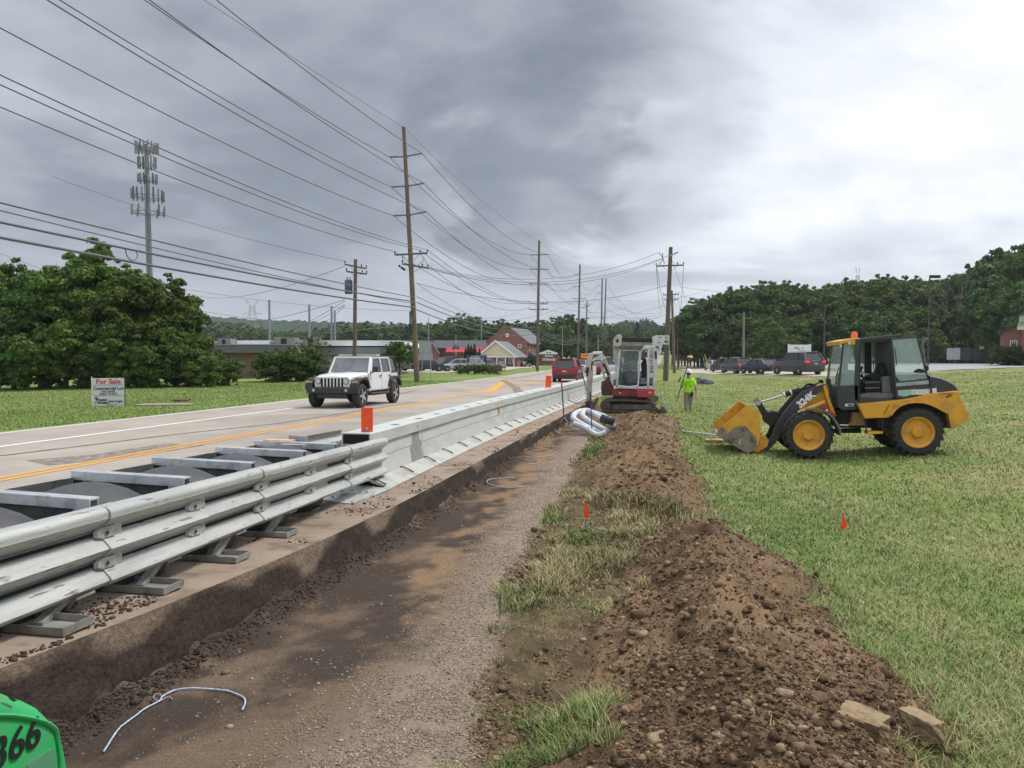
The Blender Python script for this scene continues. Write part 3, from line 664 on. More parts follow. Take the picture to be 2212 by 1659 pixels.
for Y, k in ((18.22, .90), (18.30, .97), (18.5, 1.0), (19.4, 1.0), (19.60, .97), (19.68, .90)):
    P = tr(hood, 18.35); cxm, czm = P[0][0], P[0][1]; rings.append([(cxm+(x-cxm)*k if x > cxm else x, Y-LO.y, czm+(z-czm)*k) for x, z in P])
mb.loft(rings); mb.build('engine_hood', LD, WL, smooth=50, bevel=.01)
plate('rear_trim', [(1560,655),(1830,600),(2036,584),(2045,606),(2060,660),(1850,640)], 18.28, 19.62, LY, Yt=18.28)
# underbody, chassis, articulation
plate('chassis', [(860,770),(1060,770),(1130,850),(1330,845),(1330,940),(860,940)], 18.55, 19.35, LDm, Yt=18.55)
plate('chassis_block', [(1010,790),(1110,790),(1135,915),(970,920),(1000,880)], 18.35, 18.60, mat('dirty_yellow', (.30,.17,.05), (.2,.12,.05), 6, .7), Yt=18.35)
plate('drive_shaft', [(815,955),(1095,945),(1095,990),(820,992)], 18.7, 18.9, LDm, Yt=18.7)
mb = MB(); a = tl(885, 912, 18.4); b = tl(975, 916, 18.4); mb.cyl((a[0], -.55, a[1]), (b[0], -.55, b[1]), .018); mb.build('steering_ram', chrome, WL)
plate('step_tread', [(1155,978),(1305,975),(1305,998),(1155,1003)], 18.02, 18.35, LY, Yt=18.02)
for x in (1140, 1300):
    plate('step_hanger', [(x-8,850),(x+6,850),(x+12,990),(x-2,990)], 18.06, 18.10, LDm, Yt=18.06)
plate('axle_block', [(470,900),(760,900),(800,1010),(470,1010)], 18.4, 19.5, LDm, Yt=18.4)
plate('rear_axle', [(1500,930),(1780,930),(1780,1020),(1500,1020)], 18.4, 19.5, LDm, Yt=18.4)
# cab
CY0, CY1 = 18.30, 19.60
cab_low = [(865,530),(1075,520),(1065,700),(1050,770),(905,770),(870,740),(858,640)]
plate('cab_base', cab_low, CY0, CY1, LD, Yt=CY0, bevel=.02)
plate('cab_floor', [(1060,640),(1410,655),(1430,680),(1060,705)], CY0, CY1, LD, Yt=CY0)
plate('badge', [(935,708),(1018,704),(1018,728),(938,732)], CY0-.012, CY0-.001, white, Yt=CY0, bevel=0)
plate('badge_text', [(962,712),(1010,710),(1010,724),(962,726)], CY0-.016, CY0-.0125, blackpaint, Yt=CY0, bevel=0)
roof = [(868,100),(985,74),(1100,66),(1360,42),(1475,36),(1478,52),(1440,62),(1375,75),(1090,100),(1080,130),(900,160),(878,130)]
plate('cab_roof', [(1060,72),(1360,42),(1475,36),(1478,50),(1380,62),(1375,80),(1085,100)], CY0-.05, CY1+.05, LD, Yt=CY0, bevel=.02)
plate('roof_visor', [(868,100),(985,74),(1075,72),(1080,98),(1075,125),(1000,140),(985,110),(925,118),(885,140)], CY0-.07, CY1+.07, LY, Yt=CY0, bevel=.015)
for q in [(960,105,990,135),(880,132,905,160)]:
    plate('work_lamp', [(q[0],q[1]),(q[2],q[1]+10),(q[2]-5,q[3]),(q[0]+10,q[3]-4)], CY0-.10, CY0-.06, headlamp, Yt=CY0-.07, bevel=.004)
plate('lamp_bracket', [(1030,80),(1075,80),(1075,130),(1030,130)], CY0-.10, CY0-.055, LD, Yt=CY0, bevel=.006)
pillars = {'front_post': [(1045,130),(1085,100),(1080,690),(1030,670),(1025,540)], 'mid_post': [(1360,62),(1385,62),(1445,640),(1405,655)],
           'door_jamb': [(1075,112),(1092,112),(1082,640),(1068,640)], 'top_rail': [(1085,96),(1365,72),(1365,98),(1090,120)]}
for nme, P in pillars.items(): both(nme, P, CY0, CY0+.07, LD, bevel=.008)
plate('rear_post', [(1210,100),(1280,98),(1285,420),(1215,420)], CY1-.1, CY1, LD, Yt=CY0+.4, bevel=.01)
plate('back_wall', [(1385,420),(1740,420),(1760,620),(1440,640),(1400,660)], CY0+.08, CY1, LD, Yt=CY0, bevel=.02)
plate('back_frame', [(1362,70),(1395,70),(1405,420),(1370,420)], CY0+.07, CY1-.07, LD, Yt=CY0)
plate('windscreen', [(925,118),(940,118),(892,530),(872,530)], CY0+.02, CY1-.02, clear, Yt=CY0, bevel=0)
for (ya, yb) in ((CY0, CY0+.05), (CY1-.05, CY1)): plate('windscreen_edge', [(915,118),(932,118),(888,535),(866,535)], ya, yb, LD, Yt=CY0, bevel=.004)
plate('quarter_glass', [(932,120),(1045,130),(1028,525),(890,528)], CY0+.01, CY0+.018, clear, Yt=CY0, bevel=0)
plate('far_glass', [(1095,120),(1365,98),(1400,430),(1080,430)], CY1-.03, CY1-.02, clear, Yt=CY1, bevel=0)
plate('dashboard', [(900,420),(1010,380),(1030,400),(1030,530),(890,530)], CY0+.35, CY1-.35, LDm, Yt=CY0+.35, bevel=.02)
mb = MB(); a = tl(1035, 420, 18.9); mb.X = Matrix.Translation((a[0]+.05, 0, a[1]+.02)) @ Matrix.Rotation(R_(-55), 4, 'Y')
mb.tube([(.19*math.cos(t), .19*math.sin(t), 0) for t in np.linspace(0, 2*math.pi, 21)], .014, 6); mb.beam((-.19, 0, 0), (.19, 0, 0), .02); mb.cyl((0, 0, 0), (0, 0, -.25), .025); mb.build('steering_wheel', LDm, WL, smooth=50)
mb = MB(); a = tl(1100, 375, 18.4); b = tl(1120, 470, 18.5); mb.ball((a[0], -.45, a[1]), .03); mb.cyl((a[0], -.45, a[1]), (b[0], -.4, b[1]), .012); mb.build('control_lever', LDm, WL)
plate('seat', [(1180,440),(1290,400),(1330,410),(1370,440),(1365,470),(1200,480)], 18.65, 19.2, LDm, Yt=18.6, bevel=.03)
plate('seat_back', [(1285,420),(1290,370),(1330,310),(1375,290),(1395,300),(1400,430)], 18.65, 19.2, LDm, Yt=18.6, bevel=.03)
plate('side_console', [(1295,450),(1385,430),(1395,600),(1297,600)], 18.42, 18.6, Lgr, Yt=18.42, bevel=.01)
for k in range(5):
    plate('air_vent_slat', [(1130,495+26*k),(1275,490+26*k),(1275,505+26*k),(1130,510+26*k)], 18.45, 18.6, LDm if k % 2 else Lgr, Yt=18.45, bevel=.003)
plate('cab_inner', [(1100,480),(1290,470),(1295,640),(1080,640)], 18.62, 19.5, LDm, Yt=18.6)
plate('door_sill_plate', [(1085,612),(1400,600),(1405,650),(1085,668)], CY0+.02, CY0+.06, Lgr, Yt=CY0)
# open door swung back along the side, with its glass
DY = CY0-.10
for nme, P in {'door_frame': [(1378,68),(1630,50),(1640,52),(1785,630),(1775,640),(1440,655),(1432,645),(1438,632),(1762,612),(1745,480),(1628,66),(1395,84)],
               }.items(): plate(nme, P, DY, DY+.04, LD, Yt=DY, bevel=.006)
plate('door_post', [(1378,68),(1398,84),(1445,640),(1432,650)], DY, DY+.04, LD, Yt=DY, bevel=.004)
plate('door_glass', [(1398,84),(1628,66),(1735,462),(1470,488),(1425,430)], DY+.012, DY+.02, clear, Yt=DY, bevel=0)
plate('door_panel', [(1425,490),(1740,468),(1762,612),(1438,634)], DY+.005, DY+.035, LD, Yt=DY, bevel=.004)
plate('door_trim', [(1430,508),(1745,478),(1750,515),(1432,540)], DY-.012, DY+.004, galvd, Yt=DY, bevel=.004)
plate('door_lower_glass', [(1448,575),(1755,560),(1762,608),(1452,630)], DY-.004, DY+.003, mat('pale_label', (.38,.42,.38), (.46,.48,.44), 10, .5), Yt=DY, bevel=0)
plate('label_shield', [(1468,580),(1565,576),(1568,610),(1545,632),(1492,636),(1470,615)], DY-.008, DY-.0045, mat('mint', (.30,.52,.44), None, rough=.4), Yt=DY, bevel=0)
a = tl(1662, 598, DY); text('DEER', .135, mat('label_letter', (.70,.74,.66), None, rough=.5), WL, (a[0], DY-LO.y-.008, a[1]), (R_(90), R_(0), 0), bold=.006, sx=1.1)
plate('body_label', [(1778,560),(1820,552),(1825,600),(1785,604)], 18.215, 18.225, white, Yt=18.22, bevel=0)
mb = MB(); P = tr([(1395,165),(1420,170),(1436,330),(1412,345),(1400,340)], DY-.04); mb.tube([(x, DY-.05-LO.y, z) for x, z in P], .010, 6); mb.build('door_handle', LD, WL, smooth=50)
mb = MB(); P = tr([(1215,205),(1205,215),(1215,400),(1230,420)], CY0-.04); mb.tube([(x, CY0-.05-LO.y, z) for x, z in P], .010, 6); mb.build('grab_rail', LD, WL, smooth=50)
mb = MB(); P = tr([(880,350),(862,400),(845,520),(850,545),(870,540)], CY0-.1); mb.tube([(x, CY0-.1-LO.y, z) for x, z in P], .010, 6); mb.build('mirror_arm', LD, WL, smooth=50)
plate('mirror', [(1035,130),(1072,130),(1070,200),(1055,275),(1030,270),(1026,190)], CY0-.13, CY0-.06, LD, Yt=CY0-.1, bevel=.01)
plate('rear_mirror', [(1605,385),(1650,365),(1700,375),(1720,400),(1680,408),(1608,403)], CY0-.15, CY0-.11, LDm, Yt=CY0-.13, bevel=.01)
mb = MB(); P = tr([(1735,72),(1700,95),(1682,135),(1690,210),(1710,330),(1722,430)], 18.6); mb.tube([(x, 18.6-LO.y, z) for x, z in P], [.018,.028,.036,.036,.036,.036], 10); mb.build('exhaust_pipe', Lgr, WL, smooth=50)
plate('tail_lamp', [(1705,340),(1748,335),(1750,385),(1712,388)], 18.3, 18.38, LDm, Yt=18.3)
a = tl(1026, 72, 18.6); mb = MB(); mb.lathe([(0,.17),(.05,.165),(.068,.12),(.075,.0),(.0,0)], c=(a[0], -.35, a[1]-.02), n=20); mb.build('beacon', mat('beacon_orange', (.9,.16,.02), None, rough=.2, coat=.5), WL, smooth=40)
a = tl(1885, 505, 18.2); text('403', .13, mat('faint_black', (.008,.008,.01)), WL, (a[0], 18.235-LO.y, a[1]), (R_(90), R_(8), 0), bold=.004, sx=1.2)
a = tl(1930, 610, 18.1); text('GEORGE', .045, mat('brown_letter', (.18,.07,.01)), WL, (a[0], 18.097-LO.y, a[1]), (R_(90), R_(5), 0), sx=1.2)
plate('emblem', [(1905,640),(1925,628),(1945,618),(1968,622),(1962,640),(1945,636),(1930,650)], 18.092, 18.098, mat('brown_letter', (.18,.07,.01)), Yt=18.1, bevel=0)
for cx_ in (1108, 1306):
    mb = MB(); a = tl(cx_, 740 if cx_ < 1200 else 733, 18.1); mb.cyl((a[0], 18.10-LO.y, a[1]), (a[0], 18.085-LO.y, a[1]), .018, n=10); mb.build('body_bolt', LY, WL)
plate('panel_seam', [(1360,715),(1366,718),(1316,812),(1310,808)], 18.094, 18.099, LDm, Yt=18.1, bevel=0)
# front frame, tower, mudguard
plate('lift_tower', [(520,800),(480,790),(560,720),(600,640),(700,540),(750,510),(780,560),(800,640),(795,690),(830,760),(850,830),(700,800)], 18.62, 19.28, LY, Yt=18.62, bevel=.02)
plate('tower_plate', [(728,545),(752,520),(778,600),(805,700),(830,760),(850,812),(800,790),(770,700)], 18.45, 18.55, LY, Yt=18.45)
mb = MB(); P = tr([(485,800),(745,690)], 18.40); mb.cyl((P[0][0], -.55, P[0][1]), (P[1][0], -.55, P[1][1]), .055, n=16); mb.build('lift_ram', LY, WL, smooth=40)
plate('red_warning_plate', [(700,740),(722,712),(862,825),(838,838)], 18.28, 18.34, mat('red_paint_dull', (.42,.03,.03), (.3,.03,.03), 9, .6), Yt=18.28)
plate('plate_label', [(745,768),(760,757),(772,770),(758,782)], 18.27, 18.279, white, Yt=18.28, bevel=0)
mb = MB(); P = [(578,770),(640,768),(700,776),(760,800),(810,845),(850,900),(878,960),(888,1015)]
o_ = tr(P, 18.0); mb.loft([[(x, ya, z), (x, yb, z), (x+.03, yb, z+.035), (x+.03, ya, z+.035)] for (x, z), ya, yb in [(q, -.98, -.55) for q in o_]])
g = mb.build('mudguard', Lgr, WL, smooth=60); g2 = g.copy(); sc.collection.objects.link(g2); g2.scale = (1, -1, 1)
plate('mudguard_stay', [(640,815),(750,830),(755,870),(700,840)], 18.2, 18.3, LY, Yt=18.2)
# lift arms
arm = [(150,1130),(160,1100),(205,1050),(232,1010),(250,960),(268,905),(300,850),(345,790),(420,700),(520,590),(600,560),(690,525),(745,512),(752,525),(735,545),(640,640),(520,700),(490,780),(445,830),(390,870),(345,930),(330,985),(300,1040),(255,1100),(190,1160),(155,1160)]
both('lift_arm', arm, 18.52, 18.60, LD, bevel=.012)
a = tl(558, 668, 18.52); text('324K', .205, wht_let, WL, (a[0], 18.512-LO.y, a[1]), (R_(90), R_(-40), 0), bold=.009)
both('bucket_link', [(68,690),(82,672),(110,672),(128,690),(150,730),(190,790),(240,780),(300,790),(320,800),(300,870),(255,905),(225,935),(205,910),(160,850),(120,770),(85,715)], 18.72, 18.80, LDm, bevel=.01)
mb = MB(); a = tl(100, 700, 18.7); mb.cyl((a[0], -.25, a[1]), (a[0], .25, a[1]), .055, n=16); mb.build('link_pin', galvd, WL, smooth=40)
mb = MB(); a = tl(225, 850, 18.7); mb.cyl((a[0], -.26, a[1]), (a[0], .26, a[1]), .16, n=20); mb.build('link_drum', LDm, WL, smooth=40)
mb = MB(); a, b, c = tl(120, 690, 18.75), tl(345, 622, 18.75), tl(500, 570, 18.75); y = -.2
mb.cyl((a[0], y, a[1]), (b[0], y, b[1]), .022, n=10); mb.build('tilt_ram_rod', chrome, WL, smooth=40)
mb = MB(); mb.cyl((b[0], y, b[1]), (c[0], y, c[1]), .062, n=14); mb.build('tilt_ram', LDm, WL, smooth=40)
mb = MB(); d_ = (Vector((c[0]-b[0], 0, c[1]-b[1]))).normalized()
for t in (.0, .15): p = Vector((b[0], y, b[1]))+d_*t; mb.cyl(p, p+d_*.03, .068, n=14)
mb.build('ram_band', white, WL)
for k in range(4):
    P = tr([(500+10*k,600),(520+18*k,560-12*k),(570+22*k,515+k*3),(625+12*k,520+6*k),(665+6*k,560+4*k)], 18.7); mb = MB(); mb.tube([(x, -.3+.08*k, z) for x, z in catmull(P, 4)], .018, 7); mb.build('hydraulic_hose', LDm, WL, smooth=60)
plate('yoke', [(480,600),(500,560),(600,540),(610,580),(540,640)], 18.62, 18.9, LDm, Yt=18.6)
for (x0, y0, x1, y1, Yy) in [(688,475,730,510,19.2), (760,465,800,520,18.4)]:
    plate('headlight', [(x0,y0),(x1-8,y0),(x1,y0+12),(x1,y1),(x0+4,y1)], Yy, Yy+.14, LDm, Yt=Yy, bevel=.01)
plate('lamp_post', [(780,520),(812,520),(812,650),(790,650)], 18.42, 18.46, LDm, Yt=18.42)
# bucket: outline from the wide crop
def tb(P, Y): return [tl(a, b, Y, o=(1760, 820), s=2.989) for a, b in P]
bk = tb([(395,615),(510,685),(508,810),(490,935),(425,985),(395,988),(330,945),(178,850),(185,800),(260,740),(350,660)], 18.0)
prof_b = tb([(408,622),(512,690),(508,860),(492,930),(455,970),(408,988),(300,925),(180,852)], 18.02)
mb = MB(); n = len(prof_b); W0, W1 = -.95, .95
cen = (sum(x for x, z in prof_b)/n, sum(z for x, z in prof_b)/n)
inn = [(x+(cen[0]-.25-x)*.06, z+(cen[1]+.1-z)*.06) for x, z in prof_b]
mb.loft([[(x, y, z) for x, z in prof_b]+[(x, y, z) for x, z in reversed(inn)] for y in (W0, W1)])
mb.build('bucket_shell', LY, WL, bevel=.006)
wornm = mat('worn_bucket_steel', (.24,.19,.14), (.28,.24,.20), 3, .6, .3, .15, 20, c3=(.10,.085,.07), sc3=4)
side = tb([(408,622),(512,690),(508,860),(492,930),(455,970),(408,988),(300,925),(180,852),(205,795),(300,720)], 18.02)
for yy_, nm in ((W0-.02, 'bucket_side'), (W1, 'bucket_side')):
    mb = MB(); mb.prism(side, yy_, yy_+.02, 'xz'); mb.build(nm, LY, WL, bevel=.003)
patch_ = tb([(300,800),(350,780),(400,785),(430,820),(480,870),(488,935),(455,970),(408,988),(300,925),(243,885),(250,850)], 18.0)
mb = MB(); mb.prism(patch_, W0-.024, W0-.0205, 'xz'); mb.build('worn_patch', wornm, WL)
mb = MB(); mb.prism(tb([(178,855),(190,800),(215,790),(260,815),(240,885)], 18.0), W0-.03, W0-.0245, 'xz'); mb.build('cutting_edge_side', wornm, WL)
mb = MB(); c2 = tb([(178,852),(184,842),(300,915),(296,928)], 18.02); mb.prism(c2, W0-.02, W1+.02, 'xz'); mb.build('cutting_edge', wornm, WL)
mb = MB(); l = tb([(350,880),(360,872),(365,890),(358,925),(345,925),(338,905)], 18.0); mb.prism(l, W0-.05, W0-.024, 'xz'); mb.build('lifting_eye', galvd, WL, bevel=.004)
both('bucket_bracket', [(0,0)], 18.4, 18.45, LY) if False else None
br_ = tb([(440,965),(500,930),(510,850),(555,865),(575,890),(560,940),(510,970),(480,985)], 18.35)
for y0, y1 in ((-.62,-.52), (.52,.62)): mb = MB(); mb.prism(br_, y0, y1, 'xz'); mb.build('bucket_hinge', LY, WL, bevel=.006)

# =============== RED-AND-WHITE EXCAVATOR ===============
EO = Vector((-1.42, 31.2, -.30))
EX = empty('excavator', EO, 0, 'small red and white tracked excavator with glazed cab at the end of the trench', 'excavator')
XW = mat('excavator_white', (.62,.65,.66), (.52,.54,.55), 3, .4, 0, c3=(.42,.43,.42), sc3=3)
XC = mat('excavator_cream', (.50,.49,.42), (.40,.38,.31), 3, .5, 0, c3=(.22,.19,.15), sc3=3)
XR = mat('excavator_red', (.30,.03,.035), (.24,.03,.032), 3, .4, 0, c3=(.12,.03,.03), sc3=3)
XRb = mat('excavator_red_bright', (.42,.05,.05), (.36,.045,.045), 3, .4)
mud = mat('muddy_steel', (.085,.07,.058), (.14,.12,.10), 4, .85, .1, .3, 20)
rust = mat('rusty_bracket', (.11,.04,.03), (.06,.035,.03), 4, .7)
def te(cx, cy, Y):
    q = onY((1470+cx/6.911)*.85077, (830+cy/6.911)*.85077, Y)-EO; return (q.x, q.z)
def ep(name, P, Y0, Y1, m, Yt=None, bevel=.015, parent=EX):
    mb = MB(); mb.prism([te(a, b, Yt or Y0) for a, b in P], Y0-EO.y, Y1-EO.y, 'xz'); return mb.build(name, m, parent, bevel=bevel)
track_o = [(372,1400),(380,1340),(410,1300),(450,1285),(700,1275),(1000,1285),(1230,1300),(1290,1315),(1330,1360),(1345,1410),(1335,1470),(1300,1505),(1250,1520),(700,1490),(450,1485),(400,1460)]
track_i = [(400,1400),(408,1355),(430,1325),(460,1312),(700,1302),(1000,1310),(1225,1325),(1270,1340),(1300,1375),(1315,1415),(1305,1455),(1280,1480),(1245,1492),(700,1462),(465,1460),(425,1440)]
for Y0, Y1 in ((30.5, 30.8), (31.65, 31.95)):
    mb = MB(); po, pi = [te(a, b, 30.5) for a, b in track_o], [te(a, b, 30.5) for a, b in track_i]; n = len(po)
    mb.loft([[(x, y-EO.y, z) for x, z in po]+[(x, y-EO.y, z) for x, z in reversed(pi)] for y in (Y0, Y1)], caps=False)
    for y in (Y0, Y1):
        base = [(x, y-EO.y, z) for x, z in po]+[(x, y-EO.y, z) for x, z in pi]; mb.add(base, [(k, (k+1) % n, (k+1) % n+n, k+n) for k in range(n)])
    for k in range(n):     # grouser bars
        p, q = Vector((*po[k], 0)), Vector((*po[(k+1) % n], 0)); L = (q-p).length; m_ = max(1, int(L/.085)); d = (q-p).normalized(); nr = Vector((-d.y, d.x, 0))
        for j in range(m_):
            c = p+d*(L*(j+.5)/m_)+nr*(.012); mb.beam((c.x, Y0-EO.y, c.y), (c.x, Y1-EO.y, c.y), .03)
    mb.build('track', mud, EX)
    for (a, b, r) in ((470,1390,.20), (1250,1415,.17)):
        c = te(a, b, 30.5); mb = MB(); mb.cyl((c[0], Y0+.03-EO.y, c[1]), (c[0], Y1-.03-EO.y, c[1]), r, n=24); mb.cyl((c[0], Y0-.01-EO.y, c[1]), (c[0], Y0+.04-EO.y, c[1]), r*.6, n=18); mb.build('sprocket', mud, EX, smooth=40)
    mb = MB(); mb.prism([te(a, b, 30.5) for a, b in [(575,1365),(1290,1370),(1290,1455),(580,1450)]], Y0+.01-EO.y, Y1-.02-EO.y, 'xz'); mb.build('track_frame', mud, EX, bevel=.01)
ep('undercarriage', [(500,1250),(1200,1250),(1200,1400),(500,1400)], 30.85, 31.6, mud)
ep('slew_ring', [(600,1210),(1150,1220),(1150,1290),(600,1280)], 30.8, 31.6, LDm)
mb = MB(); P = [te(a, b, 31.2) for a, b in [(1340,1440),(1470,1520)]]; 
for y in (-.5, .4): mb.beam((P[0][0], y, P[0][1]), (P[1][0]+.0, y, P[1][1]), .08, .10)
mb.build('blade_arm', mud, EX)
ep('blade', [(1420,1470),(1440,1400),(1475,1380),(1530,1440),(1555,1470),(1510,1500),(1490,1575),(1455,1575),(1450,1530)], 30.45, 32.1, mud, Yt=30.9)
# house
def tub(name, P0, P1, Y0, Y1, m): pass
ep('body_skirt', [(585,1090),(1020,1105),(1020,1225),(700,1218),(580,1205)], 30.75, 31.9, XR)
ep('counterweight', [(1015,1105),(1310,1090),(1325,1110),(1320,1190),(1290,1225),(1160,1242),(1015,1235)], 30.5, 32.0, XRb, bevel=.05)
ep('rear_decal', [(1215,1140),(1280,1135),(1280,1165),(1215,1170)], 30.488, 30.499, mat('pink_decal', (.6,.35,.33)), Yt=30.5, bevel=0)
ep('front_decal', [(698,1155),(742,1155),(742,1168),(698,1168)], 30.738, 30.749, white, Yt=30.75, bevel=0)
ep('side_cover', [(560,880),(590,810),(640,790),(680,790),(660,1040),(590,1040),(540,910)], 30.8, 31.3, XW, bevel=.04)
for k in range(7): ep('grille_slat', [(600,925+14*k),(648,925+14*k),(648,932+14*k),(600,932+14*k)], 30.785, 30.80, LDm, bevel=0)
# cab as a box frame: front face looks toward camera-left, so the near wall is the glazed front
cab = empty('cab', (0, 0, 0)); bpy.data.objects.remove(cab)
Yc, Yd = 30.65, 31.75
fr = {'windscreen_post': [(650,1060),(700,400),(735,395),(685,1000),(690,1025),(665,1070)], 'centre_post': [(1050,400),(1100,415),(1045,1085),(1015,1075),(1030,960)],
      'front_sill': [(650,1020),(720,1020),(860,1040),(1020,1020),(1050,1085),(650,1065)], 'front_header': [(700,395),(720,380),(1090,390),(1100,430),(1050,425),(730,415)],
      'door_header': [(1090,400),(1130,350),(1280,335),(1330,360),(1335,400),(1240,400),(1235,380),(1140,385),(1110,440)],
      'door_post': [(1205,385),(1245,385),(1230,1070),(1195,1070)], 'rear_post': [(1300,395),(1335,400),(1335,800),(1315,1060),(1290,1060),(1310,800)],
      'door_sill': [(1045,1050),(1320,1030),(1320,1085),(1045,1090)], 'door_bar': [(1240,655),(1320,655),(1320,672),(1240,672)], 'door_bar2': [(1240,560),(1320,560),(1320,575),(1240,575)], 'door_panel': [(1235,800),(1325,830),(1318,890),(1232,890)]}
for k_, P in fr.items(): ep(k_.rstrip('2'), P, Yc, Yc+.06, XW, bevel=.01)
for k_ in ('windscreen_post', 'rear_post'): ep(k_, fr[k_], Yd-.06, Yd, XW, Yt=Yc, bevel=.01)
ep('cab_roof', [(715,395),(725,350),(760,325),(1130,322),(1110,360),(1085,400),(1060,405)], Yc-.04, Yd, mat('roof_grey', (.085,.085,.095), (.12,.12,.13), 4, .5), bevel=.03)
ep('roof_rear', [(1100,395),(1125,345),(1150,330),(1300,330),(1330,345),(1335,370),(1240,380),(1130,400)], Yc-.02, Yd, XW, bevel=.03)
ep('windscreen', [(735,415),(1050,425),(1020,1020),(860,1036),(720,1020),(685,1000)], Yc+.02, Yc+.028, mat('tinted_glass', (.05,.08,.085), None, rough=.03, alpha=.5, spec=.8), bevel=0)
ep('door_glass', [(1245,400),(1305,400),(1300,1000),(1235,1010)], Yc+.02, Yc+.028, MT['tinted_glass'], bevel=0)
ep('cab_back', [(690,780),(1330,780),(1320,1070),(660,1060)], Yd-.05, Yd, XW, Yt=Yc)
ep('cab_floor', [(660,1000),(1320,1000),(1320,1080),(660,1070)], Yc+.05, Yd-.05, LDm, Yt=Yc)
for k in range(9): ep('rear_guard_slat', [(715,440+38*k),(905,440+38*k),(905,452+38*k),(715,452+38*k)], Yd-.1, Yd-.08, mat('guard_green', (.20,.25,.24)), Yt=Yd-.1, bevel=0)
ep('seat', [(1085,650),(1130,560),(1180,560),(1190,700),(1190,960),(1060,960),(1060,900),(1100,880)], Yc+.35, Yc+.85, LDm, Yt=Yc+.3, bevel=.04)
ep('console', [(760,800),(900,760),(960,800),(960,1000),(740,1000)], Yc+.4, Yc+.9, LDm, Yt=Yc+.3, bevel=.04)
ep('toolbox', [(1075,905),(1165,905),(1165,1040),(1075,1040)], Yc+.05, Yc+.3, Lgr, Yt=Yc+.05)
ep('hi_vis_jacket', [(985,505),(1020,500),(1045,540),(1040,580),(980,650),(978,560)], Yc+.5, Yc+.58, mat('hi_vis', (.35,.95,.02), (.30,.85,.02), 6, .8), Yt=Yc+.5)
ep('door_mirror', [(1325,420),(1365,430),(1370,560),(1335,570)], Yc-.1, Yc-.06, LDm, Yt=Yc-.1)
# swing post, boom, stick
ep('swing_bracket', [(395,960),(440,940),(470,960),(480,880),(530,870),(580,960),(600,1060),(600,1205),(400,1205),(385,1080)], 30.95, 31.25, rust, bevel=.02)
ep('boom', [(455,980),(375,690),(330,650),(255,640),(225,600),(245,560),(380,480),(430,490),(500,640),(560,860),(545,900),(500,870),(440,690),(415,640),(400,660),(470,920)], 31.0, 31.2, XC)
ep('boom_plate', [(225,600),(245,560),(400,490),(440,560),(400,620),(330,650),(255,640)], 30.93, 31.0, XW)
mb = MB(); a, b = te(240, 462, 30.95), te(405, 458, 30.95); mb.cyl((a[0], -.12, a[1]), (b[0], -.12, b[1]), .065, n=14); mb.build('stick_ram', XW, EX, smooth=40)
mb = MB(); a, b = te(200, 470, 30.95), te(260, 462, 30.95); mb.cyl((a[0], -.12, a[1]), (b[0], -.12, b[1]), .03, n=10); mb.build('ram_rod', chrome, EX)
mb = MB(); a, b = te(430, 640, 30.9), te(520, 850, 30.9); mb.cyl((a[0], -.28, a[1]), (b[0], -.28, b[1]), .05, n=12); mb.build('boom_ram', LDm, EX, smooth=40)
ep('stick', [(145,475),(170,460),(215,470),(225,600),(240,780),(245,850),(225,1000),(215,1330),(190,1380),(150,1370),(130,1300),(135,900),(120,840),(140,700)], 31.02, 31.18, XC, bevel=.01)
ep('stick_link', [(120,860),(135,720),(165,700),(175,740),(150,860)], 30.96, 31.02, LDm)
mb = MB()
for x, r in ((183, .035), (205, .028)): a, b = te(x, 860, 30.95), te(x+6, 1330, 30.95); mb.cyl((a[0], -.2, a[1]), (b[0], -.2, b[1]), r, n=10)
mb.build('bucket_ram', XC, EX, smooth=40)
ep('bucket', [(90,1320),(150,1300),(215,1310),(225,1340),(205,1400),(190,1450),(160,1480),(120,1460),(105,1400)], 30.85, 31.35, rust, bevel=.02)
mb = MB(); P = [te(a, b, 30.9) for a, b in [(235,800),(225,700),(235,620),(330,590),(400,600)]]; mb.tube([(x, -.35, z) for x, z in catmull(P, 4)], .02, 6); mb.build('hydraulic_hose', LDm, EX)
# ---- second machine parked behind: only its raised boom, arm and part of the body clear the first cab
E2 = empty('excavator', Vector((-.9, 37.5, -.3)), 0, 'larger white excavator mostly hidden behind the red and white one', 'excavator')
EO2 = Vector((-.9, 37.5, -.3))
def e2(name, P, Y0, Y1, m, bevel=.02):
    mb = MB(); pts = []
    for a, b in P:
        q = onY((1470+a/6.911)*.85077, (830+b/6.911)*.85077, Y0)-EO2; pts.append((q.x, q.z))
    mb.prism(pts, Y0-EO2.y, Y1-EO2.y, 'xz'); return mb.build(name, m, E2, bevel=bevel)
for Y0, Y1 in ((36.6, 36.95), (38.0, 38.35)): e2('track', [(700,1290),(760,1180),(1300,1180),(1400,1220),(1400,1290),(1340,1320),(760,1320)], Y0, Y1, mud, .06)
e2('body', [(760,1180),(760,900),(900,760),(1280,760),(1330,900),(1320,1180)], 36.8, 38.2, XW, .06)
e2('cab', [(760,900),(790,520),(1000,510),(1040,900)], 36.9, 37.6, mat('tinted_glass'  , (.1,.1,.1)), .03)
e2('boom', [(1280,760),(1310,600),(1320,420),(1290,330),(1275,250),(1285,180),(1350,150),(1480,150),(1500,200),(1490,260),(1440,400),(1390,500),(1370,640),(1360,760)], 37.2, 37.5, XW, .02)
for P in [[(1412,178),(1448,178),(1448,192),(1412,192)], [(1388,266),(1432,266),(1432,278),(1388,278)], [(1345,335),(1398,335),(1398,372),(1345,372)]]: e2('boom_decal', P, 37.17, 37.195, mat('decal_grey', (.12,.13,.15)), 0)
e2('arm', [(750,190),(1290,210),(1290,320),(1200,330),(740,310)], 37.25, 37.45, XC)
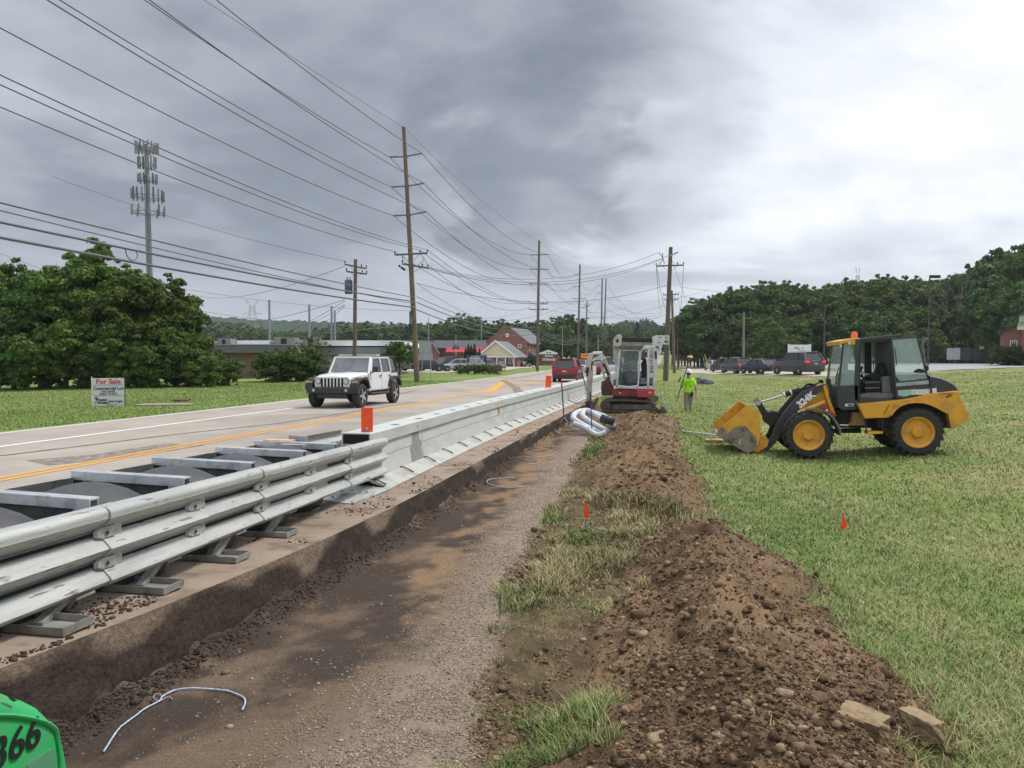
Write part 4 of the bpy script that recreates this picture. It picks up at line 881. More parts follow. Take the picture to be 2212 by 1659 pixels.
e2('arm_ram', [(750,182),(1285,198),(1285,275),(750,258)], 37.12, 37.24, LDm, .03)
for P in [[(750,262),(1290,282),(1290,290),(750,270)], [(750,292),(1290,305),(1290,313),(750,300)]]: e2('arm_pipe', P, 37.14, 37.2, XC, .004)
e2('arm_head', [(600,290),(605,200),(640,170),(680,130),(720,130),(750,180),(745,320),(690,350),(600,330)], 37.1, 37.5, XC)
e2('linkage', [(640,240),(690,200),(700,260),(660,280)], 37.05, 37.1, LDm)
e2('folded_link', [(590,320),(640,310),(655,560),(640,620),(600,620),(590,560)], 37.2, 37.35, XC)
e2('folded_link', [(655,330),(695,330),(680,560),(665,790),(630,790),(640,560)], 37.3, 37.45, XC)
e2('hydraulic_hose', [(560,340),(585,330),(580,480),(590,560),(570,570),(550,470)], 37.1, 37.2, rust)
# =============== VEHICLES ===============
def paint(name, c, r=.28, metal=.3): return mat('car_paint_'+name, c, None, rough=r, metal=metal, coat=.6)
rimm = mat('alloy_rim', (.45,.46,.48), (.3,.31,.33), 9, .35, .6)
def car_wheel(root, x, y, R, w, s, rim=rimm, spokes=5):
    mb = MB(); o = s*w/2
    mb.lathe([(R*.62, o*.7), (R*.66, o), (R*.92, o), (R, o*.7), (R, -o*.7), (R*.9, -o), (0, -o)], c=(x, y, R), ax='x', n=28); ty = mb.build('wheel', tyre, root, smooth=40)
    mb = MB(); mb.lathe([(0, o*.5), (R*.58, o*.5), (R*.60, o*.9), (R*.65, o*.98), (R*.65, o*.6)], c=(x, y, R), ax='x', n=24, mi=0)
    for k in range(spokes):
        a = 2*math.pi*k/spokes; c_, s_ = math.cos(a), math.sin(a); p = (x+o*.92, y+c_*R*.1, R+s_*R*.1); q = (x+o*.86, y+c_*R*.60, R+s_*R*.60)
        mb.beam(p, q, R*.22, R*.06, mi=1, up=(1, 0, 0))
    mb.cyl((x+o*.8, y, R), (x+o*.98, y, R), R*.16, n=12, mi=1)
    mb.build('rim', [mat('wheel_dark', (.03,.03,.032)), rim], ty, smooth=30)
# generic car: +Y forward; low = [(y, z_top_of_lower_body)], gh = greenhouse [(y_base_rear, y_roof_rear, y_roof_front, y_base_front)]
def car(loc, heading, L, Wd, H, kind, pm, label, cat, group=None, lights=False, plate_=True, rim=rimm, roofrack=False, name='parked_car', trim=False):
    root = empty(name, loc, heading, label, cat, group)
    h = L/2; w = Wd/2; R = .34 if kind != 'sedan' else .32
    belt = {'suv': .635, 'sedan': .66, 'hatch': .62}[kind]*H
    hood = {'suv': .60, 'sedan': .60, 'hatch': .60}[kind]*H
    if kind == 'sedan': gh = (-h+.55, -h+1.25, h-2.25, h-1.35); deck = belt-.02
    elif kind == 'hatch': gh = (-h+.15, -h+.7, h-1.95, h-1.1); deck = belt
    else: gh = (-h+.12, -h+.62, h-2.1, h-1.25); deck = belt
    st = [(-h, .42, deck-.22, .90), (-h+.06, .30, deck-.06, .96), (-h+.25, .26, deck, .99), (gh[0]+.3, .24, belt, 1.0), (0, .23, belt, 1.0), (gh[3], .24, belt-.01, 1.0), (gh[3]+.25, .24, hood+.01, .99), (h-.35, .25, hood-.10, .95), (h-.10, .28, hood-.17, .88), (h, .38, hood-.30, .78)]
    rings = []
    for y, zb, zt, f in st:
        W_ = w*f; m = zb+(zt-zb)*.45
        half = [(0, zb), (W_*.90, zb), (W_*.985, zb+.08), (W_, m), (W_*.985, zt-.16), (W_*.94, zt-.03), (W_*.86, zt), (0, zt+.03)]
        rings.append([(x, y, z) for x, z in half]+[(-x, y, z) for x, z in reversed(half[1:-1])])
    mb = MB(); mb.loft(rings); mb.build('body', pm, root, smooth=42)
    wb, wt = w*.90, w*.70; z0, z1 = belt-.02, H-.05
    # glasshouse in glass, then roof and pillars standing 1 cm proud
    b = [(gh[0], wb), (gh[3], wb)]; t = [(gh[1], wt), (gh[2], wt)]
    def q8(d=0): return [(-wb-d,gh[0]-d,z0),(wb+d,gh[0]-d,z0),(wb+d,gh[3]+d,z0),(-wb-d,gh[3]+d,z0),(-wt-d,gh[1]-d,z1),(wt+d,gh[1]-d,z1),(wt+d,gh[2]+d,z1),(-wt-d,gh[2]+d,z1)]
    mb = MB(); mb.add(q8(), [(0,3,2,1),(4,5,6,7),(0,1,5,4),(1,2,6,5),(2,3,7,6),(3,0,4,7)]); mb.build('window_glass', glass, root)
    v = [Vector(p) for p in q8(.012)]
    mb = MB(); ym = (gh[1]+gh[2])/2
    rr = []
    for k in range(6):
        y = gh[1]-.04+(gh[2]-gh[1]+.08)*k/5; c = .05*math.sin(math.pi*min(max(k/5, .12), .88)); rr.append([(-wt-.03,y,z1-.02),(-wt+.08,y,z1+.03+c*.3),(0,y,z1+.035+c*.5),(wt-.08,y,z1+.03+c*.3),(wt+.03,y,z1-.02)])
    mb.loft(rr, closed=True); mb.build('roof', pm, root, smooth=40)
    def pl(*a): m_ = MB(); m_.beam(*a); m_.build('pillar', pm, root)
    for s_ in (0, 1):
        pl(v[0 if s_ == 0 else 1], v[4 if s_ == 0 else 5], .19 if kind != 'sedan' else .10, .06)
        pl(v[3 if s_ == 0 else 2], v[7 if s_ == 0 else 6], .07, .05)
        sx = -1 if s_ == 0 else 1
        for fr_ in ((.52,) if kind == 'sedan' else (.38, .68)):
            yb = gh[3]+(gh[0]-gh[3])*fr_-(.1 if fr_ < .6 else 0); yt = gh[2]+(gh[1]-gh[2])*fr_; pl((sx*(wb+.012), yb, z0), (sx*(wt+.012), yt, z1), .03, .07)
    ay = L*.30
    for s_ in (-1, 1):
        for y in (-ay, ay):
            mb = MB(); mb.cyl((s_*(w-.12), y, R+.01), (s_*(w+.006), y, R+.01), R*1.16, n=28); mb.build('wheel_arch', black, root)
            car_wheel(root, s_*(w-.10), y, R, .22, s_, rim)
        mb = MB(); mb.bx(s_*(w-.02), s_*(w+.012), -ay+R+.1, ay-R-.1, .24, .34); mb.build('sill', black, root)
        mb = MB(); mb.ball((s_*(w+.07), gh[3]-.35, belt+.03), .10, .9, .5, .7); mb.build('wing_mirror', pm, root, smooth=True)
        for y in ((.15, -.85) if kind != 'sedan' else (.0, -.95)): mb = MB(); mb.bx(s_*(w-.015), s_*(w+.02), y-.08, y+.08, belt-.17, belt-.14); mb.build('door_handle', black if not trim else chrome, root)
        # lamps
        mb = MB(); zl = belt-.22 if kind != 'suv' else belt-.14
        mb.prism([(s_*(w*.62), zl-.06), (s_*(w*.95), zl-.07), (s_*(w*.97), zl+.10), (s_*(w*.70), zl+.08)], -h-.015, -h+.22, 'xz')
        mb.build('tail_light', mat('tail_light_on', (.5,.01,.02), None, rough=.2, emit=((1,.02,.05), .9)) if lights else taillight, root, bevel=.01)
        mb = MB(); zf = hood-.24; mb.prism([(s_*(w*.48), zf-.05), (s_*(w*.84), zf-.03), (s_*(w*.88), zf+.07), (s_*(w*.55), zf+.04)], h-.3, h-.035, 'xz'); mb.build('headlight', headlamp, root, bevel=.01)
        if roofrack: mb = MB(); mb.beam((s_*(wt-.05), gh[1]+.1, z1+.09), (s_*(wt-.05), gh[2]-.1, z1+.09), .03); mb.build('roof_rail', chrome, root)
    mb = MB(); mb.bx(-w*.80, w*.80, -h-.05, -h+.1, .28, .56 if kind == 'suv' else .50); mb.build('rear_bumper', black if kind == 'suv' else pm, root, bevel=.03)
    mb = MB(); mb.bx(-w*.72, w*.72, h-.12, h+.03, .28, .48); mb.build('front_bumper', pm, root, bevel=.03)
    mb = MB(); mb.bx(-w*.35, w*.35, h-.05, h+.012, .50, .50+(hood-.2-.5)*.8); mb.build('grille', black, root, bevel=.01)
    if plate_: mb = MB(); zp = belt-.30; mb.bx(-.16, .16, -h-.03, -h-.0, zp-.05, zp+.05); mb.build('number_plate', mat('plate_pale', (.5,.5,.5)), root)
    if kind != 'sedan': mb = MB(); mb.bx(-w*.5, w*.5, gh[1]-.10, gh[1]+.05, z1+.0, z1+.045); mb.build('spoiler', pm, root, bevel=.01)
    return root
# --- white boxy off-road car in the lane ---
JW = mat('jeep_white', (.72,.74,.76), None, rough=.25, coat=.5)
J = empty('off_road_car', (-11.88, 27.9, 0), R_(178.5), 'white boxy four-door off-road car with black fenders driving towards the viewer', 'car')
J.scale = (1.09, 1.08, 1.085)
def jb(name, m, f, **k): mb = MB(); f(mb); return mb.build(name, m, J, **k)
hw = .79
jb('body_tub', JW, lambda b: b.loft([[(-hw,y,.52),(hw,y,.52),(hw+.01,y,.85),(hw-.01,y,1.17),(-hw+.01,y,1.17),(-hw-.01,y,.85)] for y in (-2.02, .62)]), bevel=.03)
jb('bonnet', JW, lambda b: b.loft([[(-w_,y,.62),(w_,y,.62),(w_,y,z-.07),(w_-.10,y,z),(0,y,z+.02),(-w_+.10,y,z),(-w_,y,z-.07)] for y, w_, z in ((.60,.74,1.17),(1.2,.68,1.14),(1.72,.64,1.10),(1.80,.63,1.05))]), smooth=35)
jb('grille_panel', JW, lambda b: b.prism([(-.60,.64),(.60,.64),(.64,.80),(.63,.98),(.58,1.05),(-.58,1.05),(-.63,.98),(-.64,.80)], 1.80, 1.87, 'xz'), bevel=.02)
for k in range(7): jb('grille_slot', mat('slot_black', (0,0,0)), lambda b: b.bx(-.365+k*.122-.034, -.365+k*.122+.034, 1.872, 1.878, .70, 1.00), bevel=.0)
for s_ in (-1, 1):
    jb('headlight', headlamp, lambda b: (b.cyl((s_*.50, 1.86, .90), (s_*.50, 1.895, .90), .095, n=20)), smooth=40)
    jb('headlight_ring', black, lambda b: b.lathe([(.095,1.87),(.112,1.885),(.105,1.90),(.093,1.90)], c=(s_*.50,0,.90), ax='y', n=20))
    # front fender: flat-topped with drop
    def fender(b, yc, fwd):
        pts = [(-.52,.62),(-.46,.86),(-.30,1.00),(.12,1.02),(.36,.96),(.50,.80),(.54,.62),(.46,.62),(.42,.76),(.30,.88),(.10,.94),(-.26,.92),(-.38,.80),(-.44,.62)]
        P = [(yc+(u if fwd else -u), z) for u, z in pts]; b.prism(P, s_*.70, s_*.955, 'yz')
    jb('front_fender', black, lambda b: fender(b, 1.42, True), bevel=.02)
    jb('rear_fender', black, lambda b: fender(b, -1.52, False), bevel=.02)
    jb('fender_lamp', mat('amber_lamp', (.55,.12,.03), None, rough=.2), lambda b: b.bx(s_*.80, s_*.93, 1.90, 1.94, .90, .935))
    jb('running_light', headlamp, lambda b: b.bx(s_*.70, s_*.93, 1.93, 1.97, .86, .89))
    for y, nm in ((1.42, 'w'), (-1.52, 'w')): car_wheel(J, s_*.79, y, .40, .25, s_, chrome, 5)
    jb('wheel_well', mat('slot_black', (0,0,0)), lambda b: (b.bx(s_*.45, s_*.78, 1.0, 1.80, .50, .93), b.bx(s_*.45, s_*.795, -1.92, -1.1, .50, .93)))
    jb('side_step', black, lambda b: b.tube([(s_*.80,.75,.50),(s_*.90,.65,.43),(s_*.90,-.85,.43),(s_*.80,-.95,.50)], .05, 8), smooth=50)
    jb('wing_mirror', black, lambda b: (b.bx(s_*.88, s_*1.08, .50, .60, 1.20, 1.38), b.beam((s_*.78,.50,1.15),(s_*.95,.55,1.22),.05)), bevel=.03)
    # doors
    for (y0, y1) in ((-.42,.50), (-1.28,-.46)):
        d = jb('door', JW, lambda b: b.bx(s_*(hw+.0), s_*(hw+.022), y0, y1, .56, 1.165), bevel=.02)
        mb = MB(); mb.bx(s_*(hw+.022), s_*(hw+.05), y0+.06, y0+.22, 1.02, 1.06); mb.build('door_handle', black, d)
        for z in (.72, 1.0): mb = MB(); mb.bx(s_*(hw+.022), s_*(hw+.035), y1-.02, y1+.07, z-.03, z+.03); mb.build('hinge', JW, d)
    gx0, gx1 = hw-.01, hw-.11
    def sidepane(b, ya, yb, yc, yd): b.add([(s_*gx0,ya,1.18),(s_*gx0,yb,1.18),(s_*gx1,yc,1.66),(s_*gx1,yd,1.66)], [(0,1,2,3),(3,2,1,0)])
    for q in ((-.42,.36,.10,-.42), (-1.28,-.48,-.48,-1.24), (-1.95,-1.34,-1.34,-1.86)): jb('side_window', glass, lambda b: sidepane(b, *q))
    jb('door_frame', JW, lambda b: [b.beam((s_*(gx0+.005), ya, 1.16), (s_*(gx1+.005), yb, 1.68), .05, .07) for ya, yb in ((.46,.16),(-.45,-.45),(-1.31,-1.29))]+[b.beam((s_*(gx1+.008), .16, 1.685), (s_*(gx1+.008), -1.32, 1.685), .05, .05)])
    jb('rear_quarter_frame', black, lambda b: [b.beam((s_*gx0,-1.99,1.16),(s_*gx1,-1.90,1.70),.08,.07), b.beam((s_*gx1,-1.32,1.70),(s_*gx1,-1.92,1.70),.06,.06), b.beam((s_*gx0,-1.33,1.18),(s_*gx0,-1.99,1.18),.05,.05), b.beam((s_*gx0,-1.36,1.18),(s_*gx1,-1.36,1.70),.05,.05)])
    jb('fog_light', headlamp, lambda b: b.cyl((s_*.58, 2.04, .60), (s_*.58, 2.075, .60), .045, n=12))
    jb('badge', blackpaint, lambda b: b.bx(s_*(hw-.08), s_*(hw-.05)+s_*.03, .72, .90, .98, 1.02))
jb('roof', mat('roof_black', (.03,.032,.036), (.05,.05,.055), 5, .5), lambda b: b.loft([[(-.70,y,1.685),(.70,y,1.685),(.68,y,1.74),(0,y,1.765),(-.68,y,1.74)] for y in (-1.95, .18)]), bevel=.02)
jb('windscreen_frame', JW, lambda b: [b.beam((s_*.74, .56, 1.14), (s_*.66, .22, 1.70), .07, .05) for s_ in (-1, 1)]+[b.beam((-.66,.22,1.70),(.66,.22,1.70),.06,.06), b.beam((-.74,.57,1.15),(.74,.57,1.15),.06,.05)])
jb('windscreen', mat('windscreen_glass', (.10,.115,.125), (.20,.22,.235), 1.6, .06, spec=.8), lambda b: b.add([(-.72,.555,1.16),(.72,.555,1.16),(.65,.235,1.68),(-.65,.235,1.68)], [(0,1,2,3)]))
for x in (-.12, .45): jb('wiper', blackpaint, lambda b: b.beam((x-.32,.575,1.19),(x+.10,.60,1.175),.02))
jb('bumper', black, lambda b: b.loft([[(x, yb, .46),(x, yf, .50),(x, yf, .68),(x, yb, .72)] for x, yb, yf in ((-.93,1.78,1.90),(-.70,1.86,2.04),(.70,1.86,2.04),(.93,1.78,1.90))]), bevel=.02)
jb('skid_plate', black, lambda b: b.bx(-.55,.55,1.5,1.92,.32,.50), bevel=.03)
jb('underbody', mat('slot_black', (0,0,0)), lambda b: b.bx(-.62,.62,-1.9,1.6,.36,.60))
jb('spare_wheel', tyre, lambda b: b.cyl((0,-2.04,.95),(0,-2.28,.95),.39,n=24), smooth=40)
jb('rear_window', glass, lambda b: b.add([(-.7,-2.0,1.18),(.7,-2.0,1.18),(.64,-1.93,1.68),(-.64,-1.93,1.68)], [(3,2,1,0)]))
for s_ in (-1, 1): jb('tail_light', taillight, lambda b: b.bx(s_*.64, s_*.78, -2.05, -2.0, .88, 1.10))
jb('driver', mat('driver_silhouette', (.12,.08,.06)), lambda b: (b.ball((.36,.0,1.42), .11, 1, 1, 1.2), b.ball((.36,-.05,1.15), .22, 1, .6, 1)))
# --- red cars on the road ---
redp = paint('red', (.22,.012,.02))
car((-7.72, 59.6, 0), R_(0), 4.65, 1.95, 1.78, 'suv', redp, 'dark red car driving away in the near lane, just past the second orange paddle', 'car', roofrack=True, name='moving_car')
car((-6.9, 86, 0), R_(0), 4.4, 1.9, 1.5, 'sedan', paint('maroon', (.17,.010,.016)), 'dark red car farther up the road, seen through the excavator boom', 'car', name='moving_car')
q = at(1322+25, 790, 70)
car((-4.95, 72, 0), R_(0), 5.4, 2.1, 1.95, 'suv', paint('white', (.6,.62,.64)), 'white van-like car on the road right behind the excavator cab', 'car', name='moving_car')
q = gp(1195, 801); car((-10.9, 96, 0), R_(180), 4.6, 1.85, 1.62, 'suv', paint('silver2', (.35,.37,.39)), 'silver car just above the roof of the dark red car on the road', 'car', name='moving_car')
# --- queue parked on the right ---
def pk(px, py, d=None): return gp(px, py)
grp = 'cars queued on the right side street'
specs = [((1722,810), 27, 5.3, 2.05, 2.02, 'suv', (.055,.05,.055), 'large grey brown car with lit tail lights, rightmost and nearest of the queue', 1, 'gray'),
 ((1641,808.5), 30, 4.9, 1.85, 1.5, 'sedan', (.012,.016,.035), 'dark blue low saloon directly left of the large grey brown car', 0, 'navy'),
 ((1591,807), 22, 4.7, 1.88, 1.72, 'suv', (.04,.038,.042), 'dark grey tall car third from the right in the queue', 1, 'dkgray'),
 ((1565.5,804), 22, 4.7, 1.85, 1.72, 'suv', (.022,.010,.014), 'near black car with red tail lights left of the dark grey tall car', 1, 'wine'),
 ((1543,800.5), 14, 4.6, 1.82, 1.45, 'sedan', (.55,.56,.58), 'white low saloon in the middle of the queue', 0, 'white3'),
 ((1534.5,795), 10, 4.6, 1.85, 1.7, 'suv', (.30,.31,.33), 'silver car just behind the white low saloon', 0, 'silver3'),
 ((1530,790), 6, 4.8, 1.9, 1.8, 'suv', (.6,.6,.6), 'white tall car at the far end of the queue', 0, 'white4')]
QC = []
for (p, hd, L, Wd, H, kd, c, lab, li, nm) in specs:
    q = gp(*p); QC.append(car((q.x, q.y, q.z+.06), R_(hd), L, Wd, H, kd, paint(nm, c), lab, 'car', grp, lights=bool(li), roofrack=(nm == 'gray')))
q = gp(1572, 790); car((q.x, q.y, q.z+.06), R_(60), 4.6, 1.8, 1.5, 'sedan', paint('white5', (.6,.62,.64)), 'white car side on behind the queue, only its roof showing', 'car', None)
# --- car park on the right, seen through and beside the loader cab ---
q = gp(2022, 783); car((q.x, q.y, q.z+.05), R_(-78), 4.7, 1.85, 1.45, 'sedan', paint('bronze', (.075,.065,.058)), 'dark brown car side on in the car park left of the white gate panels', 'car', None)
q = gp(1975, 782); car((q.x, q.y+1, q.z+.05), R_(-60), 4.6, 1.8, 1.4, 'sedan', paint('dark2', (.03,.032,.038)), 'dark car in the car park seen through the open cab door', 'car', None)
q = gp(1945, 783); car((q.x, q.y+3, q.z+.05), R_(-60), 4.6, 1.85, 1.6, 'suv', paint('silver4', (.5,.53,.56)), 'pale car in the car park left of the dark one behind the cab door', 'car', None)
q = gp(2042, 780); car((q.x, q.y+8, q.z+.05), R_(-70), 4.6, 1.85, 1.55, 'suv', paint('white6', (.6,.62,.62)), 'white car behind the dark brown car in the car park', 'car', None)
# --- animal hospital car park on the left ---
for (p, hd, L, Wd, H, kd, c, lab, nm) in [((925,803), -65, 4.4, 1.85, 1.62, 'hatch', (.018,.022,.035), 'dark blue hatchback behind the bare metal sign posts', 'navy2'),
  ((960,801), 160, 4.9, 1.95, 1.95, 'suv', (.012,.012,.013), 'black tall car between the brick pillar and the silver car', 'blk'),
  ((987,803), 115, 4.6, 1.88, 1.65, 'suv', (.42,.45,.48), 'silver car facing the road left of the blue animal hospital sign', 'silv'),
  ((1058,801), -80, 4.5, 1.85, 1.5, 'sedan', (.22,.24,.27), 'blue grey car half hidden behind the right side of the blue sign', 'bgrey'),
  ((890,802), 90, 4.5, 1.85, 1.6, 'suv', (.10,.105,.11), 'grey car behind the round green tree beside the tall pole', 'gr7'),
  ((1136,792.5), 195, 4.7, 1.9, 1.62, 'suv', (.30,.32,.34), 'grey car parked at the right corner of the cream gabled building', 'gr8')]:
    q = gp(*p); car((q.x, q.y, q.z+.08), R_(hd), L, Wd, H, kd, paint(nm, c), lab, 'car', None)
# =============== BUILDINGS AND SIGNS ===============
brick = brickmat('brown_brick', (.22,.12,.078), (.17,.095,.062), (.21,.16,.13))
brickr = brickmat('red_brick', (.25,.085,.055), (.18,.062,.042), (.22,.16,.13))
shing = mat('grey_shingle', (.12,.125,.135), (.17,.175,.185), 2.0, .9, 0, .4, 12, stretch=(1,1,4))
shingd = mat('dark_shingle', (.05,.056,.066), (.065,.072,.082), 2, .9, 0, .2, 10)
creamw = mat('cream_cladding', (.62,.55,.40), (.56,.50,.36), 2, .7)
membr = mat('white_membrane', (.80,.82,.84), (.72,.74,.76), 1.2, .6)
hvacm = mat('unit_grey', (.19,.19,.195), (.27,.27,.27), 3, .6, .2)
wind = mat('window_dark', (.03,.04,.05), (.07,.085,.10), 1.5, .12, spec=.8)
class Fr:      # a facing frame: local x to the right, y away, z up; px readings turned into metres at distance d
    def __init__(s, name, px0, d, ang, label, cat, group=None):
        p = at(px0, 774, d); s.px0, s.d = px0, d; s.r = empty(name, (p.x, p.y, 0), R_(11.57+ang), label, cat, group); s.p = p; s.A = R_(11.57+ang)
    def u(s, px):
        r = dirpx(px, 774); cx, cy = math.cos(s.A), math.sin(s.A); D = cx*r.y-cy*r.x; return (s.p.y*r.x-s.p.x*r.y)/D
    def z(s, py): return 1.8-(py-774)*s.d/1660
    def box(s, name, px0, px1, py0, py1, y0, y1, m, parent=None, bevel=0):
        mb = MB(); mb.bx(s.u(px0), s.u(px1), y0, y1, s.z(py1), s.z(py0)); return mb.build(name, m, parent or s.r, bevel=bevel)
    def poly(s, name, pts, y0, y1, m, parent=None):
        mb = MB(); mb.prism([(s.u(a), s.z(b)) for a, b in pts], y0, y1, 'xz'); return mb.build(name, m, parent or s.r)
    def win(s, px0, px1, py0, py1, y=0, fm=None, mull=1):
        w = s.box('window', px0, px1, py0, py1, y-.05, y-.01, fm or white); t = (s.u(px1)-s.u(px0)); 
        mb = MB(); a, b, c, e_ = s.u(px0)+.07, s.u(px1)-.07, s.z(py1)+.07, s.z(py0)-.07; n = mull+1
        for k in range(n): mb.bx(a+(b-a)*k/n+.02, a+(b-a)*(k+1)/n-.02, y-.06, y-.052, c, e_)
        mb.build('pane', wind, w)
# long flat brick building on the left
f = Fr('flat_roof_building', 429, 70, 0, 'low brown brick building with flat roof, grey shingle fascia and rooftop units', 'building')
f.box('wall', 400, 640, 760, 832, 0, 14, brick)
f.box('fascia', 395, 642, 745, 762, -.5, 14.5, shing); f.box('fascia_cap', 394, 643, 743.6, 745.2, -.55, 14.55, mat('cap_pale', (.35,.36,.36)))
f.box('roof_membrane', 470, 842, 732.5, 745, 5.0, 30, membr)
f.box('rear_wing', 640, 800, 766, 830, 6, 20, mat('pale_block_wall', (.45,.46,.47), (.36,.37,.38), 1, .9)); f.box('rear_fascia', 638, 842, 748, 766, 5.6, 20, mat('grey_shingle_light', (.22,.225,.23), (.30,.305,.31), 3, .9, stretch=(1,1,5)))
f.box('porch_roof', 715, 800, 765, 771, 3, 7, membr)
def hvac(px0, px1, py0, py1, y):
    w = f.box('roof_unit', px0, px1, py0+2, py1, y, y+1.6, hvacm, bevel=.03)
    f.box('unit_grille', px0+.35*(px1-px0), px0+.62*(px1-px0), py0+4, py1-2, y-.03, y-.001, LDm, w)
    mb = MB(); c = (f.u(px0-2), y+.3, f.z((py0+py1)/2+2)); mb.cyl((c[0]-.3, c[1], c[2]-.1), (c[0]+.6, c[1], c[2]-.1), .22, n=12); mb.build('unit_hood', hvacm, w, smooth=40)
    f.box('unit_label', px0+1, px0+4, py0+4, py0+6, y-.02, y-.001, redlet, w)
hvac(446, 476, 728, 745, 2.6); hvac(566, 614, 725, 744, 3.4); hvac(632, 668, 725, 744, 3.4)
f.box('roof_vent', 681, 690, 736, 744, 3, 3.6, hvacm)
mb = MB(); c = (f.u(612), -.1, f.z(766)); mb.ball(c, .14); mb.build('wall_lamp', rust, f.r, smooth=True)
# storage building with long dark roof
f = Fr('storage_building', 850, 190, 0, 'long low building with dark grey roof behind the parked cars', 'building')
f.box('wall', 850, 1060, 752, 797, 0, 20, brickr)
mb = MB(); x0, x1 = f.u(846), f.u(1062); mb.add([(x0,-1,f.z(752)),(x1,-1,f.z(752)),(x1,10,f.z(733)),(x0,10,f.z(733)),(x0,21,f.z(752)),(x1,21,f.z(752))], [(0,1,2,3),(3,2,5,4),(0,3,4),(1,5,2)]); mb.build('roof', shingd, f.r)
for a, b, t in ((928, 950, 741), (975, 1002, 741)):
    f.poly('gable_wall', [(a,797),(a,763),((a+b)/2,t+4),(b,763),(b,797)], -6, -.01, brickr)
    f.poly('gable_roof', [(a-2,764),((a+b)/2,t+2),(b+2,764),(b+2,766),((a+b)/2,t+5),(a-2,766)], -6.4, -.02, shingd)
f.box('garage_door', 953, 972, 771, 796, -.2, -.02, shingd); f.box('wall_panel', 931, 936, 768, 777, -6.1, -6.01, white)
mb = MB(); x0, x1 = f.u(969), f.u(1052); mb.add([(x0,-9,f.z(761)),(x1,-9,f.z(761)),(x1,-5,f.z(751)),(x0,-5,f.z(751)),(x1,-5,f.z(761)),(x0,-5,f.z(761))], [(0,1,2,3),(1,4,2),(0,3,5),(0,5,4,1)]); mb.build('red_canopy', mat('red_metal_roof', (.33,.02,.03)), f.r)
f.box('chimney', 926, 934, 733, 738, 3, 4, brickr)
# tall brick gable building
f = Fr('brick_gable_building', 1096, 182, -22, 'tall red brick building with a round gable window behind the cream one', 'building')
mb = MB(); D_ = 11
mb.prism([(f.u(1052),f.z(793)),(f.u(1052),f.z(738)),(f.u(1087),f.z(709)),(f.u(1101),f.z(709)),(f.u(1139),f.z(740)),(f.u(1139),f.z(793))], 0, D_, 'xz'); mb.build('wall', brickr, f.r)
mb = MB(); mb.loft([[(f.u(1103),y,f.z(708)),(f.u(1143),y,f.z(741.5)),(f.u(1143),y,f.z(744)),(f.u(1100),y,f.z(710.5))] for y in (.3, D_+.4)]); mb.build('roof', shing, f.r)
mb = MB(); mb.loft([[(f.u(1087),y,f.z(708)),(f.u(1049),y,f.z(738)),(f.u(1049),y,f.z(740)),(f.u(1088),y,f.z(711))] for y in (.3, D_+.4)]); mb.build('roof', shing, f.r)
for y in (-.0,): 
    mb = MB()
    for a, b in (((1050,738.5),(1086,708.5)), ((1086,708.5),(1102,708.5)), ((1102,708.5),(1141,740.5))): mb.beam((f.u(a[0]),.1,f.z(a[1])), (f.u(b[0]),.1,f.z(b[1])), .5, .25)
    mb.build('gable_coping', brickr, f.r)
for (px, py, r, nm) in ((1096, 724, .44, 'round_vent'), (1123, 747.5, .50, 'round_window')):
    mb = MB(); mb.cyl((f.u(px),-.08,f.z(py)), (f.u(px),-.005,f.z(py)), r, n=20); w = mb.build(nm, white, f.r)
    if r > .45: mb = MB(); mb.cyl((f.u(px),-.10,f.z(py)), (f.u(px),-.082,f.z(py)), r*.65, n=20); mb.build('pane', wind, w)
for k in range(4):
    y = 1.2+2.4*k
    for pz in (748, 768): mb = MB(); x = f.u(1139); mb.bx(x+.005, x+.06, y, y+.7, f.z(pz+9), f.z(pz)); w = mb.build('side_window', white, f.r); mb = MB(); mb.bx(x+.062, x+.07, y+.12, y+.58, f.z(pz+9)+.12, f.z(pz)-.12); mb.build('pane', wind, w)
mb = MB(); x = f.u(1139); mb.loft([[(x,y,f.z(760)),(x+1.2,y,f.z(768)),(x,y,f.z(768))] for y in (1, 8)]); mb.build('bay_roof', shingd, f.r)
# cream gabled animal clinic
f = Fr('clinic_building', 1074, 158, -14, 'small cream gabled brick building with white columns left of the brown storage sign', 'building')
a0, a1, ax = 1036, 1119, 1074; D_ = 9
f.poly('gable_cladding', [(a0+2,770),(ax,737.5),(a1-3,770)], -1.2, -.9, creamw)
f.box('wall', 1050, 1117, 771, 792.5, 0, D_, brickr)
f.box('beam', 1040, 1119, 769.5, 772, -1.3, .2, white)
for s_, e_ in ((a0-2, 1), (a1+1, -1)):
    mb = MB(); mb.loft([[(f.u(ax),y,f.z(736)),(f.u(s_),y,f.z(771)),(f.u(s_),y,f.z(773)),(f.u(ax),y,f.z(738))] for y in (-1.5, D_)]); mb.build('roof', shing, f.r)
mb = MB(); mb.beam((f.u(a0-2),-1.55,f.z(771.5)), (f.u(ax),-1.55,f.z(736.5)), .1, .3); mb.beam((f.u(ax),-1.55,f.z(736.5)), (f.u(a1+1),-1.55,f.z(771.5)), .1, .3); mb.build('barge_board', white, f.r)
for px in (1053.5, 1076.5, 1095, 1113): mb = MB(); mb.cyl((f.u(px),-1.1,f.z(793)), (f.u(px),-1.1,f.z(771)), .11, n=10); mb.build('column', white, f.r)
f.box('door', 1064, 1072.5, 774, 792.5, -.04, -.005, wind); f.box('door_frame', 1063, 1064.2, 773, 792.5, -.06, -.004, white); f.box('door_frame', 1072.3, 1073.5, 773, 792.5, -.06, -.004, white)
f.win(1078, 1090, 774, 785, 0, mull=2); f.win(1099, 1108, 774.5, 785, 0); f.win(1054, 1061, 773, 785, 0)
